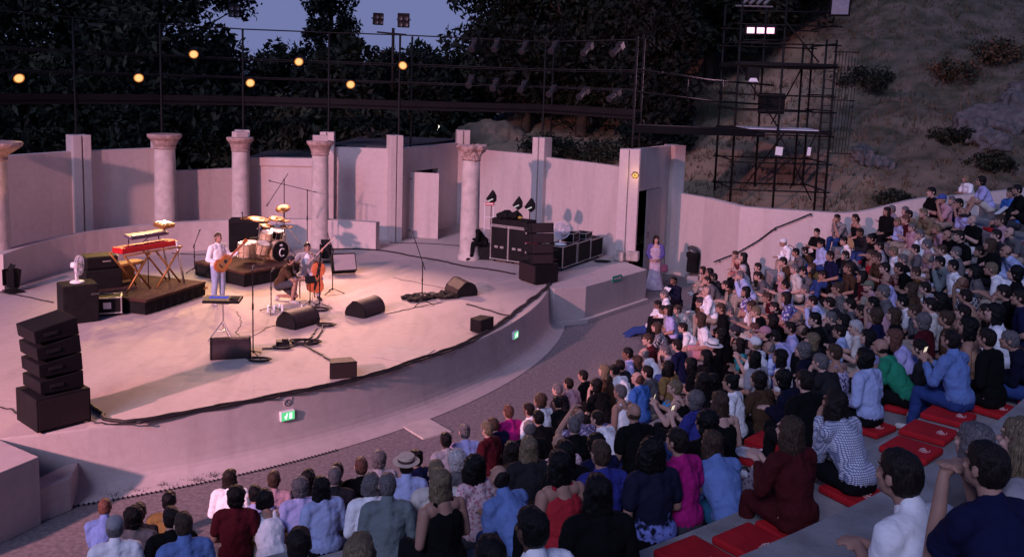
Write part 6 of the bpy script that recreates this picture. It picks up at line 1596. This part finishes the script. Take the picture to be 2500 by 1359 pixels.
for q in PPL:
    f = q['f']; hat = f[6] if f[6] != '-' else None
    q['o'] = make_person((q['p'].x, q['p'].y, q['z']), q['yaw'], q['sc'], f[5], f[2], f[3], f[4], hat, f[7], q['lab'], 'audience seated on the tiers')

# red cushions: one mesh copied, with the printed crest
cm = MB(); cm.box((0, 0, .035), (.44, .46, .07)); cm_me = None
def crest():
    b = MB(); b.tube([(.055*math.cos(R(a)), .13+.045*math.sin(R(a)), .0735) for a in range(200, 520, 20)], .004, 4); b.tube([(-.03, .11, .0735), (0, .15, .0735), (.03, .11, .0735)], .004, 4); b.cyl((0, .10, .0735), (0, .15, .0735), .004, n=4); b.cyl((-.06, .095, .0735), (.06, .095, .0735), .003, n=4); return b
CPOS = []
cush = None
def cushion(loc, rz, lab, grp='red seat cushions'):
    global cush
    if any((Vector(loc)-c).length < .42 for c in CPOS): return None
    CPOS.append(Vector(loc))
    if cush is None:
        cush = empty('seat_cushion', loc, rz, lab, 'cushion', grp); p = MB(); p.box((0, 0, .036), (.45, .46, .068)); p.build('pad', M['cushion'], cush, bevel=.022, seg=3); crest().build('crest', M['mark'], cush); o = cush
    else: o = copy_tree(cush); o['label'] = lab
    o.location = loc; o.rotation_euler = (0, 0, rz); return o
EMPTY = [(2316, 1008, 'farthest of three empty red cushions in a row beside the denim shirt'), (2268, 1048, 'middle one of three empty red cushions in a row'), (2225, 1090, 'nearest of three empty red cushions in a row'), (1838, 1108, 'red cushion with a white leaflet lying on it'), (1880, 1072, 'red cushion just beyond the one with the leaflet'), (1912, 1042, 'red cushion partly hidden by the wine red dress'),
 (1770, 1212, 'red cushion half covered by the patterned bag'), (1840, 1318, 'large empty red cushion at the bottom beside the concrete edge'), (1700, 1352, 'red cushion at the bottom edge with its crest showing'), (2440, 1300, 'red cushion in the bottom corner beside the navy t-shirt'), (2480, 1215, 'red cushion at the right edge behind the navy t-shirt'), (2395, 556, 'red cushion in the top rows under the boys'), (2470, 592, 'red cushion in the upper rows before the grey t-shirt'), (2108, 640, 'red cushion beside the jeans in the upper rows'), (2195, 622, 'red cushion under the pink shorts'), (1725, 1115, 'dark lying red cushion by the aisle')]
for x, y, l in EMPTY:
    best = None; r_ = ray(x, y)
    for i in range(NR):
        t = (seat_z(i)+.07-HC)/r_.z
        if t <= 0: continue
        P = CO+r_*t; rad = math.hypot(P.x-CX, P.y-CY); e = abs(rad-(R0+DR*i))
        if best is None or e < best[0]: best = (e, i, P, rad)
    e, i, P, rad = best; rad = min(R0+DR*i+.3, max(R0+DR*i-.06, rad)); a = math.atan2(P.y-CY, P.x-CX); v = pol(rad, a)
    cushion((v.x, v.y, seat_z(i)+.002), a-PI/2, l)
    if 'leaflet lying' in l:
        lf = empty('leaflet', (v.x, v.y, seat_z(i)+.076), a-PI/2+.3, 'open white printed leaflet lying on a red cushion', 'leaflet'); b = MB(); b.box((0, -.10, .002), (.30, .21, .003)); b.box((0, .07, .022), (.30, .15, .003), rx=R(16)); b.build('page', M['paper'], lf)
        b = MB()
        for k in range(7): b.box((random.uniform(-.02, .02), -.17+.022*k, .0045), (.22*random.uniform(.5, 1), .006, .001))
        for k in range(3): b.box((-.05+.08*k, .07, .026), (.05, .05, .002), rx=R(16))
        b.build('printed_lines', M['steel'], lf)
    if 'half covered' in l:
        me = blob('bag', [('e', (0, 0, .12), (.16, .12, .14)), ('e', (.06, .05, .2), (.12, .10, .08))], .014, 2, [pattern('bag_cloth', 'floral', (.12, .06, .09), (.30, .25, .28), 30)], .02, 9); o = obj('handbag', me); o.location = (v.x+.12, v.y-.05, seat_z(i)+.07); tag(o, 'dark patterned handbag with an open top between red cushions', 'bag')
        b = MB(); b.tube([(-.12, 0, .18), (-.08, .02, .30), (.05, .02, .31), (.12, 0, .2)], .011, 6); b.build('handle', M['black'], o); b = MB(); b.box((0, -.02, .27), (.10, .07, .02), rx=.3, ry=.2); b.build('paper_inside', M['paper'], o)
for q in PPL:             # cushions under the nearer spectators
    rad = math.hypot(q['p'].x-CX, q['p'].y-CY)
    if q['i'] >= 5 and math.hypot(q['p'].x, q['p'].y) < 13:
        cushion((q['p'].x, q['p'].y, q['z']-.05+.002), q['yaw'], 'red cushion under the person in '+q['tw'] if topcnt[q['tw']] == 1 else 'red cushion under a seated spectator', 'red seat cushions')

# ---------------------------------------------------------------- musicians and standing people
def figure(name_label, J, loc, rz, top, leg, hr, skin='pale', shoes=True, tk=None, lk=None, extra=None, kind='person'):
    o = empty('person', loc, rz, name_label, 'person'); sk = SK[skin]
    obj('body', body_mesh('body', J, .0085), o, [sk, EYE, LIP, BROW])
    tm, k0, _ = T_[top]; obj('top', blob('top', top_prims(J, tk or ('tee' if k0 == 'polo' else k0)), .0115, 3, [tm], .006, 10), o)
    lm_, k1 = L_[leg]; obj('trousers' if k1 == 'long' else 'shorts', blob('legs', leg_prims(J, lk or k1), .012, 2, [lm_], .006, 9), o)
    if shoes:
        for k in 'LR': obj('shoe', blob('shoe', shoe(J, k), .011, 2, [SHOE[1 if shoes == 2 else 0]]), o)
    if hr: c = obj('hair', hair(hr[0]), o, [HM[hr[1]]]); c.matrix_local = J['H']
    return o
def toward(a, b): return math.atan2(b[1]-a[1], b[0]-a[0])+PI/2
# guitarist, looking down at the strings
p = G(533, 741); J = stand(hp=.42, hy=-.25)
J.update(elR=V3((.0-.27, .02, 1.10)), wrR=V3((-.12, -.20, 1.02)), hdR=V3((.7, -.45, .05)).normalized()); J['shL'], J['shR'] = V3((.18, 0, 1.37)), V3((-.18, 0, 1.37))
J['elL'] = V3((.25, -.10, 1.13)); J['wrL'] = V3((.36, -.30, 1.22)); J['hdL'] = V3((.05, -.9, .25)).normalized()
J['hipL'], J['hipR'], J['knL'], J['knR'], J['anL'], J['anR'], J['toL'], J['toR'] = V3((.085, 0, .9)), V3((-.085, 0, .9)), V3((.10, -.03, .5)), V3((-.10, -.01, .5)), V3((.12, .0, .09)), V3((-.12, .03, .09)), V3((.17, -.15, .035)), V3((-.16, -.13, .035))
gz = toward(p, (-2.5, 18.2)); gu = figure('person standing and playing a guitar, pale shirt and light jeans', J, (p.x, p.y, 1.0), gz, 'WS', 'lj' if 'lj' in L_ else 'j', 'sm', 'tan', 2, 'long')
def ginstr(name, outline, thick, m, parent=None): b = MB(); b.prism(outline, -thick/2, thick/2); return b
def local(o, v): return Matrix.Translation(o.location) @ Matrix.Rotation(o.rotation_euler.z, 4, 'Z') @ v
gi = empty('guitar', (0, 0, 0), 0, 'sunburst guitar held by the standing player', 'guitar')
out = []
for k in range(40):
    a = 2*PI*k/40; x = .245*math.cos(a); y = .175*math.sin(a)*(1-.22*math.exp(-((x-.03)/.07)**2))*(1.06 if x < 0 else .86); out.append((x, y))
GX = Matrix.Translation(gu.location) @ Matrix.Rotation(gz, 4, 'Z') @ Matrix.Translation((-.04, -.235, 1.02)) @ Euler((R(82), R(-40), R(-12))).to_matrix().to_4x4(); gi.matrix_world = GX
b = MB(); b.prism(out, -.045, .045); bo = b.build('body', M['sunburst'], gi, bevel=.012); b = MB(); b.prism([(x*.72-.02, y*.70) for x, y in out], .046, .048); b.build('top_plate', M['amber'], gi)
b = MB(); b.lathe((.06, 0, .049), [(0, 0), (.045, 0)], 18); b.box((-.10, 0, .053), (.02, .11, .012)); b.build('bridge', M['black'], gi); b = MB(); b.box((.46, 0, .045), (.46, .046, .022)); b.build('neck', M['wood'], gi); b = MB(); b.box((.72, 0, .04), (.13, .065, .018)); 
for k in range(3): b.cyl((.68+.04*k, .03, .04), (.68+.04*k, .055, .04), .007, n=6); b.cyl((.68+.04*k, -.03, .04), (.68+.04*k, -.055, .04), .007, n=6)
b.build('headstock', M['wood'], gi)
b = MB()
for k in range(6): b.cyl((-.10, -.015+.006*k, .058), (.68, -.012+.005*k, .060), .0009, n=4)
b.build('strings', M['chrome'], gi)
# kneeling person in a dark cap holding out a phone
p = G(684, 735); J = sit(.42, .0, 0, 'knees', 'down'); dz = V3((0, 0, .30))
for k in ('pel', 'wai', 'che', 'shc', 'nek', 'hc', 'shL', 'shR', 'hipL', 'hipR'): J[k] = J[k]+dz
J['H'] = headM(J['hc'], -.05, .15)
J['knL'], J['anL'], J['toL'] = V3((-.15, -.44, .50)), V3((-.13, -.36, .09)), V3((-.15, -.52, .035)); J['knR'], J['anR'], J['toR'] = V3((.16, -.34, .12)), V3((.14, .12, .10)), V3((.14, .16, .02))
J['elL'], J['wrL'], J['hdL'] = V3((-.20, -.40, .58)), V3((-.06, -.62, .60)), V3((.3, -.9, .1)).normalized(); J['elR'], J['wrR'], J['hdR'] = V3((.24, -.30, .56)), V3((.08, -.60, .61)), V3((-.3, -.9, .1)).normalized()
kz_ = toward(p, (-4.4, 21.3)); kn = figure('person in a brown t-shirt and cap crouching on one knee with a phone', J, (p.x, p.y, 1.0), kz_, 'O', 's', 'sd', 'tan', 2)
h = obj('hat', hat_mesh('capback'), kn, [HATM['Kc']]); h.matrix_local = J['H']; me = blob('beard', [('e', (0, -.055, -.075), (.052, .052, .045))], .011, 1, [HM['d']], .004); c = obj('beard', me, kn); c.matrix_local = J['H']
ph = empty('phone', (0, 0, 0), 0, 'phone in the hands of the crouching person', 'phone'); ph.matrix_world = Matrix.Translation(kn.location) @ Matrix.Rotation(kz_, 4, 'Z') @ Matrix.Translation((.01, -.72, .66)) @ Euler((R(50), 0, 0)).to_matrix().to_4x4(); b = MB(); b.box((0, 0, 0), (.08, .16, .012)); b.build('case', M['black'], ph)
# cellist on a chair
p = G(750, 722); J = sit(.10, .16, .12, 'lap', 'down'); dz = V3((0, 0, .46))
for k in list(J):
    if k[:2] in ('pe', 'wa', 'ch', 'sh', 'ne', 'hc', 'hi', 'el', 'wr'): J[k] = J[k]+dz
J['H'] = headM(J['hc'], -.22, .12)
J['knL'], J['anL'], J['toL'] = V3((.30, -.40, .53)), V3((.26, -.40, .10)), V3((.32, -.55, .035)); J['knR'], J['anR'], J['toR'] = V3((-.30, -.40, .53)), V3((-.32, -.48, .10)), V3((-.38, -.63, .035)); J['hipL'], J['hipR'] = V3((.09, 0, .56)), V3((-.09, 0, .56)); J['shL'], J['shR'] = J['shc']+V3((.18, 0, -.012)), J['shc']+V3((-.18, 0, -.012))
J['elL'], J['wrL'], J['hdL'] = V3((.32, -.20, .93)), V3((.12, -.36, 1.12)), V3((-.7, -.2, .5)).normalized(); J['elR'], J['wrR'], J['hdR'] = V3((-.40, -.20, .84)), V3((-.36, -.48, .78)), V3((.4, -.5, -.4)).normalized()
cz = toward(p, (-3.9, 17.5)); ce = figure('seated cello player in a grey jacket over white, light trousers', J, (p.x, p.y, 1.0), cz, 'GL', 'lt' if 'lt' in L_ else 'w', 'uk', 'tan', 1, 'long')
c = obj('shirt_front', blob('front', [('e', J['che']+V3((0, -.085, .02)), (.085, .06, .17))], .012, 2, [T_['W'][0]]), ce)
ch_ = empty('folding_chair', (p.x, p.y, 1.0), cz, 'simple black chair under the cello player', 'chair'); b = MB(); b.box((0, .02, .435), (.42, .42, .035)); b.build('seat', M['black'], ch_, bevel=.01); b = MB(); b.box((0, .24, .72), (.40, .025, .22)); b.build('backrest', M['black'], ch_, bevel=.01)
for x in (-.18, .18):
    b = MB(); b.cyl((x, -.16, 0), (x, -.16, .42), .014, n=6); b.build('leg', M['steel'], ch_); b = MB(); b.cyl((x, .22, 0), (x, .24, .84), .014, n=6); b.build('leg', M['steel'], ch_)
CX_ = Matrix.Translation(ce.location) @ Matrix.Rotation(cz, 4, 'Z') @ Matrix.Translation((.22, -.42, .56)) @ Euler((R(-20), R(10), R(-6))).to_matrix().to_4x4()
cl = empty('cello', (0, 0, 0), 0, 'reddish brown cello held between the knees of the player', 'cello'); cl.matrix_world = CX_
half = [(0, -.38), (.10, -.375), (.18, -.33), (.215, -.24), (.205, -.15), (.165, -.085), (.155, -.06), (.12, -.03), (.118, .04), (.135, .085), (.158, .10), (.165, .15), (.172, .22), (.15, .30), (.09, .355), (0, .37)]
ol = half+[(-x, y) for x, y in reversed(half[1:-1])]; KM = Matrix(((1, 0, 0, 0), (0, 0, 1, 0), (0, 1, 0, 0), (0, 0, 0, 1)))
b = MB(); b.prism(ol, -.055, .055, M=KM); b.build('body', M['wood'], cl, bevel=.018, seg=3); b = MB(); b.box((0, -.085, .30), (.045, .03, .62), rx=R(4)); b.build('fingerboard', M['black'], cl); b = MB(); b.box((0, -.045, .50), (.036, .03, .30)); b.tube([(0, -.05, .64), (0, -.03, .70), (0, .0, .72), (0, .01, .69), (0, -.01, .675)], .022, 8); b.build('neck', M['wood'], cl); b = MB(); b.box((0, -.085, -.08), (.09, .015, .07)); b.build('bridge', M['amber'], cl); b = MB(); b.prism([(-.03, -.12), (.03, -.12), (.014, -.33), (-.014, -.33)], -.085, -.07, M=KM); b.build('tailpiece', M['black'], cl)
b = MB(); b.cyl((0, 0, -.38), (0, 0, -.60), .006, n=6); b.build('endpin', M['chrome'], cl); b = MB()
for s in (-1, 1): b.tube([(s*.085, -.058, -.14), (s*.07, -.058, -.10), (s*.075, -.058, -.05), (s*.06, -.058, -.01)], .005, 5)
b.build('sound_holes', M['black'], cl)
bw = empty('cello_bow', (0, 0, 0), 0, 'cello bow rising across the instrument in the player hand', 'bow'); e0 = Matrix.Translation(ce.location) @ Matrix.Rotation(cz, 4, 'Z'); a_, c_ = atY(752, 640, p.y-.35), atY(817, 578, p.y-.15)
b = MB(); b.cyl(a_, c_, .008, .006, n=6); b.build('stick', M['wood'], bw); b = MB(); b.cyl(a_+V3((.01, -.02, -.02)), c_+V3((.0, -.02, -.02)), .005, n=5); b.build('bow_hair', M['white'], bw)
# woman in the doorway
p = at(1596, 706, 0.0); J = stand(hp=.0, hy=.25); J['elR'], J['wrR'] = V3((.24, -.02, 1.10)), V3((.12, -.22, 1.02)); J['hdR'] = V3((-.8, -.4, .1)).normalized(); J['elL'], J['wrL'] = V3((-.24, .0, 1.10)), V3((-.10, -.22, .98)); J['hdL'] = V3((.8, -.4, 0)).normalized()
wz = toward(p, (2.0, 16)); wo = empty('person', (p.x, p.y, 0), wz, 'person in a long pale lilac dress and violet jacket standing beside the doorway', 'person', sc=1.02)
obj('body', body_mesh('body', J), wo, [SK['pale'], EYE, LIP, BROW]); lil = pattern('lilac_dress', 'dye', (.40, .31, .40), (.52, .43, .48), 7); vio = cloth('violet_jacket', (.10, .085, .27))
b = MB(); rings = [(.15, 1.02), (.17, .90), (.19, .6), (.24, .3), (.30, .05), (.29, .02)]; n = 36
vs = [(r*(1+.07*math.sin(9*2*PI*j/n)*(1-z/1.05))*math.cos(2*PI*j/n), r*.86*(1+.07*math.sin(9*2*PI*j/n)*(1-z/1.05))*math.sin(2*PI*j/n), z) for r, z in rings for j in range(n)]
b.add(vs, [(i*n+j, i*n+(j+1) % n, (i+1)*n+(j+1) % n, (i+1)*n+j) for i in range(len(rings)-1) for j in range(n)]); b.build('dress_skirt', lil, wo, smooth=True); obj('dress_top', blob('top', top_prims(J, 'tank'), .0115, 3, [lil], .004), wo)
jk = [('c', J['wai']+V3((.09, .02, .0)), J['che']+V3((.08, .02, 0)), .105, .11), ('c', J['wai']+V3((-.09, .02, .0)), J['che']+V3((-.08, .02, 0)), .105, .11), ('c', J['shc']-V3((.12, -.015, .01)), J['shc']+V3((.12, .015, -.01)), .084, .084), ('c', J['wai']+V3((0, .045, 0)), J['shc']+V3((0, .03, 0)), .115, .09)]
for k in 'LR': jk += [('c', J['sh'+k], J['el'+k], .078, .062), ('c', J['el'+k], lerp(J['el'+k], J['wr'+k], .75), .062, .048)]
obj('jacket', blob('jacket', jk, .012, 3, [vio], .007, 9), wo); c = obj('hair', hair('l'), wo, [HM['d']]); c.matrix_local = J['H']
bgm = blob('bag', [('e', (0, 0, 0), (.13, .06, .14)), ('e', (0, 0, -.05), (.14, .065, .10))], .014, 2, [cloth('wine_bag', (.13, .05, .09))], .008); o = obj('shoulder_bag', bgm); o.matrix_world = Matrix.Translation((p.x, p.y, 0)) @ Matrix.Rotation(wz, 4, 'Z') @ Matrix.Translation((.30, -.02, .72)); tag(o, 'wine coloured shoulder bag hanging from the person beside the doorway', 'bag'); b = MB(); b.tube([(0, 0, .12), (-.03, 0, .4), (-.11, 0, .67)], .009, 5); b.build('strap', M['black'], o)
# two people in the shadow of the doorway
for k, (px, py, t_, l_, h_, lab) in enumerate(((1561, 650, 'GL', 'k', 'sk', 'person in a pale t-shirt standing in the dark doorway'), (1553, 668, 'DG', 'k', 'ld', 'shadowy person with long hair in the dark doorway'))):
    q = Vector(K_(.16+.06*k)); n_ = Vector((.82, -.57)); w_ = nrm*(.55 if k else 1.0); J = stand(hp=.05, hy=.2); o = figure(lab, J, (q.x+w_.x+.15, q.y+w_.y, 0), toward((q.x, q.y), (2, 15)), t_, l_, h_, 'tan')
# stagehand sitting behind the broken column
q = G(1176, 632); J = sit(.35, .1, .1, 'knees', 'down'); o = make_person((q.x+.05, q.y-.02, 1.42), toward(q, (-8, 24)), 1.0, 'A', 'sk', 'KL', 'k', None, 'tan', 'person in black crouched between the broken column and the flight cases', None)
b = MB(); b.box((q.x+.05, q.y+.04, 1.20), (.42, .40, .40)); tag(b.build('seat_box', M['black'], bevel=.02), 'black box under the person crouched by the flight cases', 'box')
# small things in hands and on laps
def near(x, y): return min(PPL, key=lambda q: abs(q['x']-x)+abs(q['y']-y))
def hold(x, y, name, lab, cat, fn, lx=0, ly=-.34, lz=.42, rx=0):
    q = near(x, y); o = empty(name, (0, 0, 0), 0, lab, cat); o.matrix_world = Matrix.Translation((q['p'].x, q['p'].y, q['z'])) @ Matrix.Rotation(q['yaw'], 4, 'Z') @ Matrix.Translation((lx*q['sc'], ly*q['sc'], lz*q['sc'])) @ Euler((rx, 0, .1)).to_matrix().to_4x4(); fn(o); return o
def f_phone(o):
    b = MB(); b.box((0, 0, 0), (.078, .010, .155)); b.build('case', M['black'], o, bevel=.003); b = MB(); b.box((0, .0065, 0), (.068, .002, .14)); b.build('screen', M['phone'], o)
def f_page(o):
    b = MB(); b.box((0, 0, 0), (.21, .004, .28)); b.build('sheet', M['paper'], o); b = MB()
    for k in range(8): b.box((0, .003, -.10+.026*k), (.15, .002, .005))
    b.build('printed_lines', M['keys'], o)
def ph_at(x, y, l):
    q = near(x, y); J = pose(q['f'][5])['J']; c = (J['wrL']+J['wrR'])/2; hold(x, y, 'phone', l, 'phone', f_phone, 0, c.y-.06, c.z+.10, R(-14))
ph_at(857, 1296, 'bright phone screen held up by the blond person at the bottom'); ph_at(1695, 953, 'lit phone in the hands of the person with curly grey hair'); ph_at(1666, 918, 'phone held by the blond person in a black tank top'); ph_at(2318, 804, 'phone held by the person in the denim blue shirt')
for x, y, l in ((2045, 790, 'white programme sheet on the knees of a man in pale blue'), (2256, 757, 'white programme page beside the curly grey hair'), (2140, 750, 'white programme sheet near the navy t-shirt with curly brown hair'), (2046, 687, 'folded white programme by the speckled top'), (2256, 757, 'second white programme page by the dark red t-shirt'), (2486, 452, 'white sheet hanging from the hands of the boy in black'), (1642, 673, 'small white paper held by the boy in the navy jacket'), (1877, 830, 'white card beside the tie dyed shirt')):
    J = pose(near(x, y)['f'][5])['J']; c = (J['wrL']+J['wrR'])/2; hold(x, y, 'programme_sheet', l, 'programme', f_page, .05, c.y-.08, c.z+.06, R(-48))
def f_fan(o):
    b = MB(); b.lathe((0, 0, 0), [(0, .004), (.13, .004), (.13, -.004), (0, -.004)], 20, M=Euler((R(90), 0, 0)).to_matrix()); b.build('disc', mat('straw_fan', (.42, .30, .16), .9, .25, 30), o); b = MB(); b.cyl((0, 0, -.12), (0, 0, -.24), .012, n=6); b.build('handle', M['bark'], o)
J = pose('A')['J']; c = (J['wrL']+J['wrR'])/2; hold(2098, 555, 'hand_fan', 'round straw hand fan held by the person in jeans on the upper row', 'fan', f_fan, 0, c.y-.1, c.z+.12, R(10))
def f_strap(o): b = MB(); b.tube([(-.14, -.02, .30), (-.05, .06, .44), (.10, .10, .40), (.17, .07, .15)], .012, 5); b.build('band', M['black'], o)
q = near(1914, 583); o = hold(1914, 583, 'shoulder_strap', 'dark bag strap across the white shirt of the person in the white cap', 'strap', f_strap, 0, -.2, .16)
